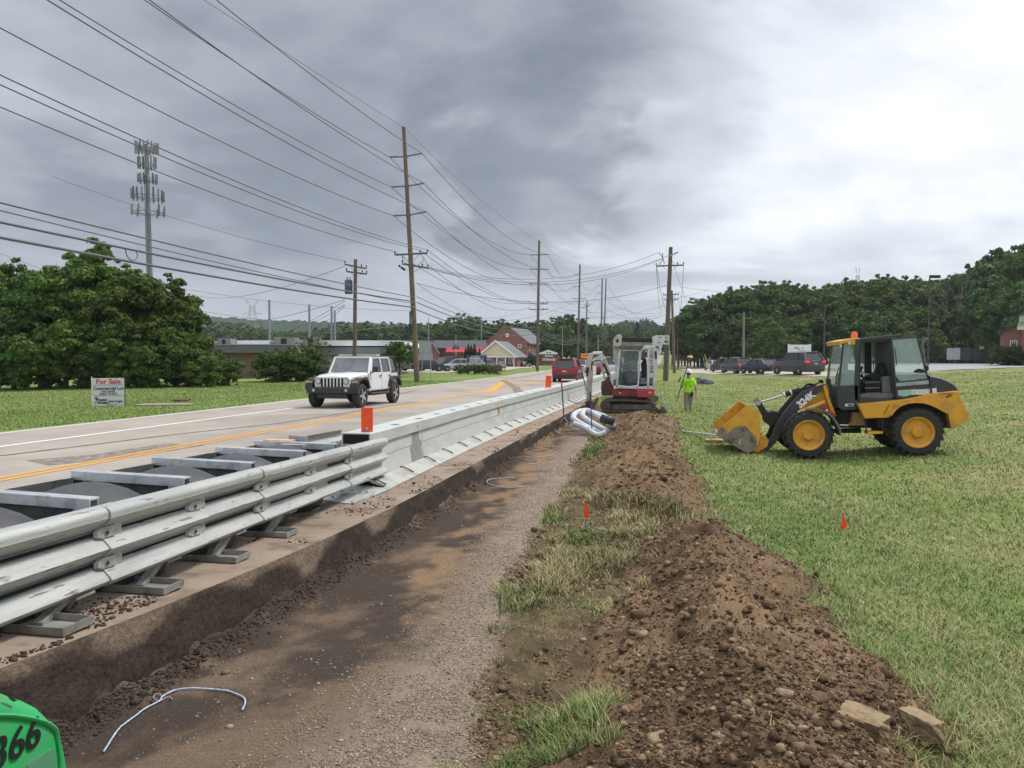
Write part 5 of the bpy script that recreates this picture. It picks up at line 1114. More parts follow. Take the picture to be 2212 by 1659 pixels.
f.box('poster', 1079, 1089.5, 780, 785, -.09, -.062, mat('poster_pale', (.5,.52,.56)))
text('SALE', .35, bluelet, f.r, (f.u(1084), -.095, f.z(782.6)), (R_(90),0,0)) if False else None
# brick pillar
f = Fr('brick_pillar', 939, 112, 0, 'brick gate pillar between the dark hatchback and the black car', 'pillar')
f.box('shaft', 936.5, 942.5, 779, 799, 0, .45, brickr); f.box('cap', 935.5, 943.5, 777, 779, -.08, .53, mat('cap_stone', (.5,.48,.45)))
# right-hand building
f = Fr('care_centre_building', 2166, 92, -31, 'reddish brick building with grey shingle roof and green sign at the right edge', 'building')
mb = MB(); mb.prism([(0,f.z(791)),(0,f.z(717)),(f.u(2200),f.z(702)),(f.u(2320),f.z(690)),(f.u(2320),f.z(791))], 0, 12, 'xz'); mb.build('wall', mat('pinkish_brick', (.27,.135,.10), (.22,.11,.085), 6, .9), f.r)
f.poly('roof_edge', [(2161,719),(2200,701),(2200,698),(2160,715.5)], -.4, 12, shingd)
f.box('porch_wall', 2196.5, 2320, 700, 713, -1.6, -.02, creamw); f.box('porch_sign', 2198, 2260, 684, 707, -1.75, -1.605, mat('pale_green_sign', (.36,.42,.30)))
f.poly('porch_gable', [(2192,683),(2196,686),(2260,660),(2320,683),(2320,676),(2258,652)], -1.9, 2, shingd); f.box('porch_fascia', 2194, 2320, 707, 714, -1.9, -1.76, creamw)
f.box('porch_column', 2206, 2212, 714, 789, -1.7, -1.3, mat('pinkish_brick', (0,0,0)))
mb = MB(); mb.tube([(f.u(2201),-1.77,f.z(703)),(f.u(2206),-1.77,f.z(697)),(f.u(2211),-1.77,f.z(699)),(f.u(2209),-1.77,f.z(705))], .06, 6); mb.build('sign_emblem', mat('green_letter', (.10,.20,.09)), f.r)
f.win(2181, 2197, 735.5, 761, 0, mull=2)
# fence at the car park
f = Fr('panel_fence', 2044, 98, 4, 'long dark mesh fence with two white gate panels beside the car park', 'fence')
for a, b, m in ((2044, 2059, membr), (2060, 2075, membr)): f.box('gate_panel', a, b, 752, 777, 0, .06, mat('pale_gate', (.42,.44,.45), (.36,.38,.39), 3, .7))
for k in range(4): f.box('mesh_panel', 2076+23*k, 2098+23*k, 751.5, 778, 0, .05, mat('dark_mesh', (.045,.05,.058), (.06,.065,.072), 5, .8))
for k in range(6): f.box('fence_post', 2043.3+(31 if k else 0)+23*max(0, k-1), 2044.3+(31 if k else 0)+23*max(0, k-1), 750, 779, -.06, 0, LDm)
f.box('warning_sign', 2114, 2124, 748, 754, -.1, -.07, mat('sign_tan', (.5,.36,.12)))
# --- For Sale sign ---
q = gp(235, 879); F_ = empty('for_sale_sign', (q.x, q.y, q.z), R_(33), 'white for sale board on the left lawn', 'sign')
wd, ht = 1.06, 1.02
mb = MB(); mb.bx(-wd/2, wd/2, -.02, .02, .04, .04+ht); bd = mb.build('board', mat('board_white', (.66,.67,.68), (.58,.59,.60), 3, .6), F_, bevel=.004)
for s_ in (-1, 1): mb = MB(); mb.bx(s_*(wd/2+.045)-.02*s_, s_*wd/2, -.03, .03, -.1, .10+ht); mb.build('post', white if s_ < 0 else LDm, F_)
def bt(s, z, size, m, x=0, **k): return text(s, size, m, F_, (x, -.026, z), (R_(90),0,0), **k)
bt('For Sale', .93, .25, redlet, bold=.006); bt('Commercial Lot', .68, .175, bluelet, bold=.004, sx=.86); bt('FOR LEASE/', .565, .085, bluelet, bold=.002); bt('BUILD TO SUIT', .48, .085, bluelet, bold=.002)
for z in (.80, .41): mb = MB(); mb.bx(-wd*.47, wd*.47, -.026, -.021, z, z+.012); mb.build('rule_line', bluelet, F_)
bt('Bob Kugler', .20, .12, bluelet, .24, bold=.003, sx=.85); bt('Bruton', .26, .13, blackpaint, -.24, bold=.005, shear=.3); bt('& Kroton', .155, .12, blackpaint, -.24, bold=.005, shear=.3); bt('513 555 1212', .075, .06, bluelet, .1)
mb = MB(); mb.prism([(-.46,.36),(-.44,.28),(-.39,.23),(-.34,.29),(-.36,.36),(-.41,.38)], -.026, -.021, 'xz'); mb.build('red_emblem', redlet, F_)
# --- animal hospital sign ---
f = Fr('clinic_sign', 1029, 88, 3, 'blue ANIMAL HOSPITAL sign above a white letter board', 'sign')
nav = mat('sign_blue', (.02,.035,.26), None, rough=.4); f.box('blue_panel', 1011, 1048.5, 767.5, 782, 0, .3, nav); f.box('letter_board', 1011, 1048.5, 782.4, 796, .0, .3, mat('board_cream', (.62,.63,.58)))
for a in (1008.5, 1048.8): f.box('side_post', a, a+2.4, 766, 799, -.05, .35, LDm if a > 1020 else Lgr)
def ft(s, px, py, size, m, **k): return text(s, size, m, f.r, (f.u(px), -.012, f.z(py)), (R_(90),0,0), **k)
ft('MT. PLEASANT', 1029, 769.3, .17, wht_let, bold=.004); ft('ANIMAL', 1026, 773.8, .36, wht_let, bold=.012, sx=1.05); ft('HOSPITAL', 1029.5, 779.3, .36, wht_let, bold=.012, sx=1.0)
ft('M W F 8 TO 6  SAT 8 TO 12', 1029, 785, .10, blackpaint); ft('WE LOVE ALL YOUR PETS', 1029, 787.5, .12, blackpaint); ft('PET YOUR PEERS  IN', 1029.5, 790.8, .19, blackpaint, bold=.006); ft('FUN RUNS', 1030, 794.2, .17, blackpaint, bold=.005)
mb = MB(); mb.tube([(f.u(1043+1.6*math.cos(t)), -.012, f.z(774-2.6*math.sin(t))) for t in np.linspace(0, 5.2, 12)], .02, 6); mb.build('white_emblem', wht_let, f.r)
# --- storage sign ---
f = Fr('storage_sign', 1185, 112, 2, 'brown FAIRFIELD STORAGE sign with white pediment above the red car', 'sign')
f.box('brick_panel', 1167.5, 1203.5, 764.5, 788, 0, .5, mat('sign_brown', (.15,.085,.065), (.12,.07,.055), 4, .8)); f.poly('pediment', [(1165.5,765),(1165.5,762.5),(1185,755.5),(1204.5,762.5),(1204.5,765)], -.1, .6, white)
text('Fairfield', .36, wht_let, f.r, (f.u(1185), -.012, f.z(769)), (R_(90),0,0), bold=.012, shear=.2); text('STORAGE', .42, wht_let, f.r, (f.u(1185.5), -.012, f.z(776.8)), (R_(90),0,0), bold=.014)
text('12', .30, blackpaint, f.r, (f.u(1185), -.112, f.z(761.5)), (R_(90),0,0), bold=.02) if False else None
for s_ in (-1, 1): mb = MB(); mb.cyl((f.u(1185+s_*3),-.12,f.z(761.6)), (f.u(1185+s_*3),-.101,f.z(761.6)), .12, n=10); mb.build('roundel', blackpaint, f.r)
# --- yellow electronic sign ---
f = Fr('yellow_message_sign', 1268, 110, 0, 'yellow message sign with a red panel under it, left of the excavator', 'sign')
f.box('yellow_panel', 1255, 1281.5, 763.5, 772.5, 0, .3, mat('sign_yellow', (.80,.42,.02))); f.box('red_panel', 1257, 1269, 773.5, 780, .02, .28, mat('sign_red', (.5,.015,.015))); f.box('black_panel', 1269.3, 1276, 773.5, 780, .02, .28, LDm)
text('CARPET', .34, redlet, f.r, (f.u(1263), -.012, f.z(768)), (R_(90),0,0), bold=.012, sx=.85); text('UP', .34, redlet, f.r, (f.u(1276), -.012, f.z(768)), (R_(90),0,0), bold=.012, sx=.85)
f.box('sign_pole', 1256.5, 1257.8, 763, 792, .05, .15, galvd)
# --- speed limit ---
f = Fr('speed_limit_sign', 1437, 63, 0, 'white speed limit 40 sign on the right pole', 'sign')
f.box('sign_plate', 1432, 1443.5, 724.5, 744, -.25, -.235, mat('sign_white', (.62,.63,.65))); text('SPEED', .115, blackpaint, f.r, (f.u(1437.7), -.255, f.z(728)), (R_(90),0,0), bold=.002); text('LIMIT', .115, blackpaint, f.r, (f.u(1437.7), -.255, f.z(731.5)), (R_(90),0,0), bold=.002); text('40', .36, blackpaint, f.r, (f.u(1437.7), -.255, f.z(738.5)), (R_(90),0,0), bold=.012)
f.box('sign_post', 1443.8, 1444.9, 724, 818, -.22, -.17, galvd)
# --- bare back of the street sign ---
f = Fr('street_sign', 912, 60, 8, 'bare grey back of a road sign on two thin posts right of the tall pole', 'sign')
f.box('sign_back', 905.5, 932, 740, 764, 0, .02, galvd); f.box('sub_plate', 903, 935, 764.5, 778, .0, .02, galvd)
for a in (911, 929.5): f.box('post', a, a+1.5, 740, 822, -.06, -.001, galvd)
# --- white care-centre sign on the right ---
f = Fr('white_entrance_sign', 1727, 97, 4, 'white entrance sign with faint green emblem behind the large parked car', 'sign')
f.box('sign_panel', 1706, 1749, 744.5, 764, 0, .15, white)
for a in (1702.8, 1748.4): f.box('post', a, a+3.2, 743, 790, -.05, .22, white)
f.box('lower_frame', 1706, 1748.4, 765.5, 767, .0, .1, LDm); f.box('lower_panel', 1706, 1748.4, 772, 786, .0, .1, white)
grn = mat('green_letter', (.10,.20,.09)); mb = MB(); mb.tube([(f.u(1716+5*t), -.02, f.z(754-5*math.sin(3*t))) for t in np.linspace(0, 1, 8)], .045, 6); mb.tube([(f.u(1722+5*t), -.02, f.z(754-3*math.sin(4*t))) for t in np.linspace(0, 1, 8)], .04, 6); mb.build('emblem', grn, f.r)
text('IVY', .22, grn, f.r, (f.u(1733), -.012, f.z(752)), (R_(90),0,0)); text('GARDENS', .18, grn, f.r, (f.u(1733), -.012, f.z(757.5)), (R_(90),0,0))
# low metal things far down the road
q = gp(1498, 776); f = Fr('orange_machine', 1494, 165, 0, 'small orange and white machine at the far end of the side street', 'machine')
f.box('body', 1494, 1506, 768, 777, 0, 2, mat('far_orange', (.5,.10,.04))); f.box('cab', 1496, 1504, 763.5, 768, .2, 1.8, white)
for a in (1495, 1502): mb = MB(); mb.cyl((f.u(a+1.5),-.1,f.z(777.5)), (f.u(a+1.5),2.1,f.z(777.5)), .3, n=12); mb.build('wheel', tyre, f.r)
f = Fr('metal_shed', 1470, 190, 0, 'grey ribbed shed in the shade of the trees beyond the side street', 'shed')
f.box('wall', 1466, 1496, 745, 779, 0, 6, mat('shed_grey', (.10,.11,.13), (.13,.14,.16), 2, .8)); f.box('roof', 1464, 1498, 742.5, 745.5, -.5, 6.5, shingd); f.box('door', 1474, 1486, 752, 779, -.05, -.01, shingd)
# =============== POLES AND WIRES ===============
ins = mat('insulator_grey', (.13,.15,.18), None, rough=.4)
def c5(x, y): return ((300+x/2.765)*.85077, (280+y/2.765)*.85077)
def c6(x, y): return ((1000+x/2.765)*.85077, (280+y/2.765)*.85077)
PT = {}
def pole(name, key, base, top, rb, rt, label, davits=(), arms=(), m=wood, group=None, cat='utility pole', bpx=None):
    base = Vector(base)
    if bpx: base.x = onY(bpx, 774, base.y).x
    r = empty(name, base, 0, label, cat, group); Y = base.y
    t = onY(*top, Y)-base; mb = MB(); mb.tube([(0,0,-.4), (t.x*.5, 0, t.z*.5), tuple(t)], [rb, (rb+rt)/2, rt], 12); mb.build('shaft', m, r, smooth=50); PT[key] = [Vector(t)+base]
    for (l, c, rr) in davits:
        P = [onY(*l, Y) if l else None, onY(*c, Y), onY(*rr, Y) if rr else None]
        for k, e_ in enumerate((P[0], P[2])):
            if e_ is None: PT[key].append(None); continue
            mb = MB(); a = P[1]-base; b = e_-base; mid = a.lerp(b, .45)
            mb.cyl(a, mid, rt*.55, rt*.35, n=8)
            n = 6
            mb.lathe([(0, 0)], n=3) if False else None
            d = b-mid
            for j in range(n): mb.cyl(mid+d*(j/n), mid+d*((j+.6)/n), rt*.55, n=8)
            mb.cyl(mid, b, rt*.25, n=6); mb.build('line_post_insulator', ins, r); PT[key].append(e_.copy())
    for (l, rr) in arms:
        a, b = onY(*l, Y)-base, onY(*rr, Y)-base; c = (a+b)/2; mb = MB(); h = .12 if (b-a).length > 1.6 else .09
        mb.beam(a, b, h, h); mb.build('crossarm', woodg, r)
        mb = MB(); x = float(np.interp(c.z, [0, t.z], [0, t.x])); s_ = (b-a)*.28
        for e_ in (c-s_, c+s_): mb.beam(e_, (x, -.06, c.z-(b-a).length*.28), .04)
        mb.build('brace', galvd, r)
        for k, q in enumerate((a, a.lerp(b, .78), b)):
            mb = MB(); mb.lathe([(0,.0),(.03,.0),(.03,.06),(.07,.08),(.045,.13),(.06,.16),(.03,.2),(0,.2)], c=tuple(q+Vector((0,0,.06))), n=8); mb.build('pin_insulator', LDm, r)
            PT[key].append(base+q+Vector((0, 0, .24)))
    return r
MP = (-18, 53.5, 0)
rm = pole('utility_pole', 'A', MP, (872, 275), .21, .13, 'tallest brown wooden pole beside the lawn, three insulator arms above two crossarms', 
  davits=[(c5(1905,328), c5(2018,325), c5(2132,302)), (c5(1917,538), c5(2030,532), c5(2147,512)), (c5(1930,740), c5(2042,735), c5(2163,712))],
  arms=[(c5(1942,1015), c5(2170,1003)), (c5(1995,1078), c5(2175,1108))], group='poles of the tall power line')
base = Vector(MP)
def onm(cx, cy): return onY(*c5(cx, cy), 53.3)
mb = MB(); p = onm(2070,1450)-base; mb.cyl(p+Vector((-.22,0,-1.0)), p+Vector((-.22,0,.4)), .06, n=8); mb.build('cable_conduit', LDm, rm)
for (x, y) in [(1975,1093),(1990,1105),(2000,1112),(2010,1118)]: mb = MB(); p = onm(x,y)-base; mb.ball(p, .09); mb.build('bell_insulator', LDm, rm, smooth=True)
for P in [[(2120,1010),(2150,1040),(2120,1075),(2100,1095)], [(2130,1030),(2165,1070),(2175,1100)], [(2000,1015),(1998,1050),(2030,1080)]]:
    mb = MB(); mb.tube(catmull([tuple(onm(*q)-base) for q in P], 4), .018, 6); mb.build('jumper', LDm, rm)
pole('utility_pole', 'B', (-18, 105.5, .1), c6(1020,915), .23, .15, 'second tall pole of the power line, above the brick gabled building',
  davits=[(c6(955,1015), c6(1020,1015), c6(1083,1012)), (c6(955,1115), c6(1019,1116), c6(1083,1116)), (c6(952,1218), c6(1018,1219), c6(1083,1218))],
  arms=[(c6(955,1357), c6(1080,1360)), (c6(950,1398), c6(1078,1398))], group='poles of the tall power line')
pole('utility_pole', 'C', (-18, 155, .1), c6(1307,1083), .24, .15, 'third tall pole of the power line with arms mostly to its left',
  davits=[(c6(1270,1150), c6(1306,1150), None), (c6(1262,1235), c6(1305,1236), None), (c6(1258,1322), c6(1304,1322), c6(1348,1320))], m=woodg, group='poles of the tall power line', bpx=1248)
pole('utility_pole', 'D', (-18, 212, .1), c6(1463,1183), .27, .17, 'left one of the distant pair of tall poles', davits=[(c6(1430,1228), c6(1462,1230), None), (c6(1430,1283), c6(1461,1284), None)], m=woodg, group='poles of the tall power line', bpx=1298)
pole('utility_pole', 'E', (-16.3, 214, .1), c6(1490,1183), .24, .16, 'right one of the distant pair of tall poles', davits=[(None, c6(1486,1258), c6(1494,1258))], m=mat('bluish_steel', (.13,.15,.19), None, rough=.6), group='poles of the tall power line', bpx=1303)
pole('utility_pole', 'F', (-21.5, 160, .1), c6(1355,1345), .20, .13, 'short dark pole between the third tall pole and the distant pair', arms=[(c6(1318,1389), c6(1375,1372)), (c6(1318,1462), c6(1375,1462))], m=MT['bluish_steel'], bpx=1266)
sp_ = at(765, 774, 60); 
rs = pole('utility_pole', 'S', (sp_.x, sp_.y, -.1), (768,560), .17, .13, 'shorter dark pole with a grey transformer behind the white off-road car', arms=[(c5(1592,1082), c5(1742,1112)), (c5(1603,1132), c5(1745,1150))], m=woodg)
b_ = Vector((sp_.x, sp_.y, -.1)); t0 = onY(*c5(1622,1190), sp_.y)-b_; t1 = onY(*c5(1622,1290), sp_.y)-b_
mb = MB(); h = t0.z-t1.z; mb.lathe([(0,0),(.27,0),(.30,.04),(.30,h-.12),(.24,h-.02),(0,h)], c=(t1.x,-.1,t1.z), n=18); tr_ = mb.build('transformer', mat('transformer_grey', (.075,.095,.125), (.09,.11,.14), 4, .6), rs, smooth=40)
for k in (-.1, .1): mb = MB(); mb.cyl((t0.x+k,-.1,t0.z-.02), (t0.x+k*1.4,-.1,t0.z+.22), .035, n=8); mb.build('bushing', LDm, tr_)
rp = pole('utility_pole', 'R', (-.35, 69.5, -.25), (1449,534), .24, .17, 'tall weathered pole on the right of the road carrying the speed limit sign', arms=[(c6(1842,1094), c6(2034,1087))], m=mat('pale_pole_wood', (.13,.12,.09), (.085,.08,.065), 4, .9, stretch=(3,3,.25)))
b_ = Vector((-.35, 69.5, -.25)); mb = MB(); mb.beam(onY(*c6(1930,1025), 69.4)-b_, onY(*c6(1996,995), 69.4)-b_, .14, .12); mb.build('upper_arm', galvd, rp)
for P in [[(1862,1000),(1885,1030),(1900,1075)], [(1862,1085),(1890,1045),(1885,1000)]]: mb = MB(); mb.tube([tuple(onY(*c6(*q), 69.4)-b_) for q in P], .03, 6); mb.build('jumper', LDm, rp)
pole('utility_pole', 'Q', (1.9, 103, .1), c6(1951,1265), .20, .15, 'thinner pole just behind the speed limit pole, with two crossarms', arms=[(c6(1893,1297), c6(2000,1292)), (c6(1903,1333), c6(1995,1329))], m=wood, bpx=1457)
pole('utility_pole', 'Q2', (2.6, 150, .2), (1463,690), .2, .15, 'far pole right of the road behind the nearer two', arms=[((1455,697), (1471,697))], m=wood, bpx=1465)
q = at(1606, 774, 108); pole('utility_pole', 'O', (q.x, q.y, .2), (1607,673), .17, .13, 'bare pale pole without arms in front of the right woods', m=mat('pale_grey_wood', (.24,.22,.19), (.17,.155,.13), 4, .9, stretch=(3,3,.3)))
# lamp posts
def simple_post(name, px, d, ytop, ybot, r, m, label, cat, head=None):
    p = at(px, 774, d); z0 = 1.8-(ybot-774)*d/1660; z1 = 1.8-(ytop-774)*d/1660; t = empty(name, (p.x, p.y, z0), R_(11.57), label, cat)
    mb = MB(); mb.cyl((0,0,-.5), (0,0,z1-z0), r, r*.8, n=10); mb.build('shaft', m, t, smooth=50)
    if head: mb = MB(); mb.bx(.0, head[0], -.15, .15, z1-z0-.02, z1-z0+head[1]); mb.build('lamp_head', LDm, t, bevel=.03)
    return t
simple_post('lamp_post', 2005, 96, 601, 780, .10, mat('bronze_metal', (.06,.058,.055)), 'tall lamp post with a box head behind the loader cab', 'lamp post', (1.3,.35))
t = simple_post('lamp_post', 1780, 98, 655, 784, .10, MT['bronze_metal'], 'bare dark lamp post rising before the woods, left of the loader cab', 'lamp post')
mb = MB(); mb.cyl((0,0,-.3), (0,0,.75), .33, n=14); mb.build('concrete_base', LDm, t)
simple_post('thin_pole', 1215, 125, 704, 790, .06, mat('olive_pole', (.33,.31,.12)), 'thin yellow green pole right of the storage sign', 'pole')
simple_post('thin_pole', 1292, 150, 722, 785, .07, mat('pale_concrete', (.4,.42,.4)), 'pale lamp pole left of the excavator arm', 'lamp post', (.5,.2))
simple_post('thin_pole', 985, 140, 722, 785, .05, MT['pale_concrete'], 'thin pale flagpole above the red canopy roof', 'pole')
simple_post('thin_pole', 1040, 190, 682, 735, .12, mat('sky_grey_metal', (.26,.31,.36)), 'pale grey steel pole above the left end of the dark roof building', 'pole')
simple_post('thin_pole', 926, 200, 686, 745, .12, MT['sky_grey_metal'], 'pale steel pole right behind the top of the road sign', 'pole')
for k, (px, yt, w) in enumerate([(583,648,.42),(669,658,.42),(717,661,.36),(724,670,.36)]):
    simple_post('steel_pole', px, 230, yt, 790, w, mat('steel_blue_grey', (.20,.24,.29), (.24,.28,.33), 1, .6), ['leftmost thick steel pole above the flat roof','second thick steel pole from the left above the flat roof','third thick steel pole above the flat roof, taller of the close pair','rightmost thick steel pole above the flat roof, shorter of the close pair'][k], 'pole')['group'] = 'thick steel poles behind the flat roof'
# yellow guy marker and guy wire
q = gp(1444, 816); t = empty('guy_marker', (q.x+.1, q.y-1, q.z), 0, 'yellow guard tube standing beside the speed limit pole', 'guard'); mb = MB(); mb.cyl((0,0,0), (.0,0,2.35), .05, n=8); mb.build('guard_tube', yellow_p, t)
a = gp(1536, 806); b = onY(*c6(1935,1000), 69.6); t = empty('guy_wire', a, 0, 'slanting guy wire with a yellow guard tube at the side street edge', 'guy wire')
mb = MB(); mb.cyl((0,0,0), b-a, .014, n=5); mb.build('strand', wire_m, t); mb = MB(); d = (b-a); mb.cyl(d*.0, d*.01, .03); c1, c2 = at(1529,790,84)-a, at(1516,762,80)-a; mb.cyl(d*.03, d*.20, .05, n=8); mb.build('guard_tube', yellow_p, t)
# cell tower
p = at(327, 774, 150); t = empty('cell_tower', (p.x, p.y, -1), R_(11.57), 'grey monopole mast ringed with white antennas above the trees', 'mast'); z = lambda py: 1+1.8-(py-774)*150/1660
mb = MB(); mb.cyl((.2,0,0), (-.3,0,z(316)), .62, .34, n=14); mb.build('shaft', mat('mast_grey', (.115,.12,.135), (.16,.165,.18), 1, .6), t, smooth=50)
mb = MB(); mb.cyl((-.33,-.5,0), (-.62,-.4,z(330)), .05, n=6); mb.build('cable_run', LDm, t)
for zi, (pz, rad, n_, hh) in enumerate([(324,2.0,18,2.2), (355,1.6,14,2.2), (388,1.7,13,1.9), (424,2.9,18,2.2), (458,3.0,10,2.2)]):
    zz = z(pz); mb = MB(); xo = -.25+.1*zi/5
    for k in range(12): a0, a1 = 2*math.pi*k/12, 2*math.pi*(k+1)/12; mb.beam((xo+rad*math.cos(a0),rad*math.sin(a0),zz-.4), (xo+rad*math.cos(a1),rad*math.sin(a1),zz-.4), .10)
    for k in range(4): a0 = math.pi/2*k+.3; mb.beam((xo,0,zz-.6), (xo+rad*math.cos(a0),rad*math.sin(a0),zz-.4), .12)
    mb.build('platform', mat('antenna_dark', (.10,.10,.11)), t)
    for k in range(n_):
        a0 = 2*math.pi*k/n_+.2*zi; x, y = xo+rad*math.cos(a0), rad*math.sin(a0); mb = MB(); hj = hh*rnd.uniform(.7, 1.1); mb.bx(x-.14, x+.14, y-.1, y+.1, zz-hj/2, zz+hj/2); mb.build('antenna', mat('antenna_grey', (.20,.21,.225)) if rnd.random() < .6 else mat('antenna_dark', (.10,.10,.11)), t)
# lattice towers
def lattice(px, d, ytop, ybot, w, label, arms):
    p = at(px, 774, d); z0 = 1.8-(ybot-774)*d/1660; H = (ybot-ytop)*d/1660; t = empty('lattice_tower', (p.x, p.y, z0), R_(11.57), label, 'pylon'); mb = MB(); r = d*.00028
    W_ = lambda z: (w*(1-z/H)**1.5+w*.22)
    n = 9; Z = [H*.86*(1-(1-k/n)**1.4) for k in range(n+1)]
    for k in range(n):
        a, b = W_(Z[k]), W_(Z[k+1])
        for (sx, sy) in ((1,1),(1,-1),(-1,-1),(-1,1)):
            mb.beam((sx*a,sy*a,Z[k]), (sx*b,sy*b,Z[k+1]), r); nx, ny = (sx, -sy) if sx*sy > 0 else (-sx, sy)
            mb.beam((sx*a,sy*a,Z[k]), (nx*b,ny*b,Z[k+1]), r*.7); mb.beam((nx*a,ny*a,Z[k]), (sx*b,sy*b,Z[k+1]), r*.7)
    mb.build('lattice_body', mat('pylon_steel', (.30,.31,.30)), t)
    for zf, wf, up in arms:
        mb = MB(); zz = H*zf
        for s in (-1, 1): mb.beam((s*w*.2,0,zz), (s*wf,0,zz+up), r); mb.beam((s*w*.2,0,zz+H*.05), (s*wf,0,zz+up), r); mb.beam((s*w*.2,0,zz-H*.03), (s*wf,0,zz+up), r*.7)
        mb.build('arm', MT['pylon_steel'], t)
lattice(546, 420, 645, 765, 4.2, 'pale lattice pylon above the trees left of the steel poles', [(.86,3.8,3.6),(.74,5.5,-.6),(.50,6.6,-.8),(.28,5.6,-.8)])
lattice(1850, 420, 578, 700, 2.6, 'grey lattice pylon rising behind the right woods', [(.9,1.2,3),(.7,2,0)])
# ---------- wires ----------
WN = [0]
def wire(P, r, label, group='overhead wires', name='wire'):
    mb = MB(); c = Vector(P[0]); mb.tube([Vector(p)-c for p in P], r, 5, cap=False); o = mb.build(name, wire_m, None, loc=c); tag(o, label, 'wire', group); return o
def span(a, b, sag, n=18, t1=1.0): a = Vector(a); b = Vector(b); return [a.lerp(b, t)-Vector((0, 0, 4*sag*t*(1-t))) for t in np.linspace(0, t1, n)]
A, Bp, C_, D_p, E_p = PT['A'], PT['B'], PT['C'], PT['D'], PT['E']
LBL = 'thin dark power line wire strung between the tall poles'
# spans leaving the frame to the upper left: each lies in the vertical plane of the line
def leave(tip, pxy, r, lab=LBL, X=None, sag=.35, grp='wires running out of the picture to the left'):
    X = tip.x if X is None else X; e_ = onX(*pxy, X); L = tip.y+1.0; te = (tip.y-e_.y)/L; Sg = sag*3.0
    zb = tip.z+(e_.z-tip.z+4*Sg*te*(1-te))/te; wire(span((X, tip.y, tip.z), (X, -1.0, zb), Sg, 30), r, lab, grp)
leave(A[5], c5(280,0), .022, 'wire from the lowest insulator arm, left tip'); leave(A[6], c5(785,0), .022, 'wire from the lowest insulator arm, right tip')
leave(A[3], c5(880,0), .022, 'wire from the middle insulator arm, left tip'); leave(A[4], c5(1315,0), .022, 'wire from the middle insulator arm, right tip')
leave(A[1], c5(1345,0), .022, 'wire from the top insulator arm, left tip'); leave(A[2], c5(1690,0), .022, 'wire from the top insulator arm, right tip'); leave(A[0], c5(1810,0), .012, 'thinnest wire, from the very top of the tallest pole', sag=.1)
leave(A[9], c5(0,135), .020, 'upper left-going wire from the crossarm of the tallest pole'); leave(A[8], c5(0,190), .020, 'middle left-going wire from the crossarm of the tallest pole'); leave(A[7], c5(0,320), .020, 'lower left-going wire from the crossarm of the tallest pole')
for (cx, cy, ex, ey, r, lab) in [(2060,1315,0,853,.028,'upper dark cable below the crossarms'), (2060,1345,0,960,.042,'thick dark cable with a hanging loop at its left'), (2062,1385,0,1048,.048,'lowest and thickest dark cable'), (2050,1360,0,905,.020,'thin wire between the upper and the thick cable')]:
    leave(onY(*c5(cx,cy), 53.3), c5(ex,ey), r, lab, X=-18.1, sag=.12)
P = [onX(*c5(*q), -18.1) for q in [(50,975),(62,1020),(90,1052),(120,1050),(138,1020),(125,995)]]; wire(catmull([tuple(p) for p in P], 4), .018, 'small slack loop hanging from the thick dark cable', 'overhead wires')
S_ = PT['S']; e_ = at(*c5(0,630), 60); wire(span(S_[1], e_, .3, 20, 1.3), .016, 'thin wire from the transformer pole towards the antenna mast')
e_ = at(0, 547, 90); wire(span(at(*c5(1590,1500), 90), e_, 2.0), .02, 'faint low wire passing behind the trees at the left')
wire(span(at(*c5(400,1242), 160), at(*c5(2060,1408), 160), 1.0), .03, 'faint far wire above the lattice pylon')
for k, (a, b) in enumerate([((440,1428),(1590,1330)), ((440,1265),(1590,1095)), ((420,1440),(2060,1500)), ((1080,1440),(1590,1365)), ((1200,1470),(1590,1375)), ((760,1585),(1590,1340))]): wire(span(at(*c5(*a), 200), at(*c5(*b), 75), 2.5), .030, 'faint distant wire above the flat roof', 'faint distant wires')
# from tall pole to tall pole
for i in range(1, 7):
    wire(span(A[i], Bp[i], 1.6), .024, LBL, 'wires between the tall poles')
wire(span(A[0], Bp[0], .8), .012, LBL, 'wires between the tall poles')
for i, j in ((7, 7), (8, 8), (9, 9), (12, 10)): wire(span(A[i], Bp[j], 1.5), .022, LBL, 'wires between the tall poles')
for i, j in ((1,1),(2,1),(3,3),(4,3),(5,5),(6,6)):
    if C_[j]: wire(span(Bp[i], C_[j], 1.9), .026, LBL, 'wires between the tall poles')
wire(span(Bp[0], C_[0], .8), .014, LBL, 'wires between the tall poles')
for i, j in ((1,1),(3,1),(5,3),(6,3)): wire(span(C_[i], D_p[j], 2.2), .03, LBL, 'wires between the tall poles')
for z0, r in ((6.3,.03),(5.9,.042),(5.35,.048)):
    wire(span((-18.1,53.7,z0*1.0), (-18.1,105.5,z0*.98), .9), r*.8, 'dark cable sagging from the tallest pole to the second pole', 'wires between the tall poles')
    wire(span((-18.1,105.5,z0*.98), (-18.1,155,z0*.95), .9), r*.8, 'dark cable sagging from the second pole to the third pole', 'wires between the tall poles')
    wire(span((-18.1,155,z0*.95), (-18.1,212,z0*.95), 1.1), r*.8, 'dark cable sagging beyond the third pole', 'wires between the tall poles')
for k in range(5): wire(span((-18+.5*(k-2),212,18-2.3*k), (-30,380,26-2.3*k), 4), .035, 'faint wire beyond the distant pair of tall poles', 'faint distant wires')
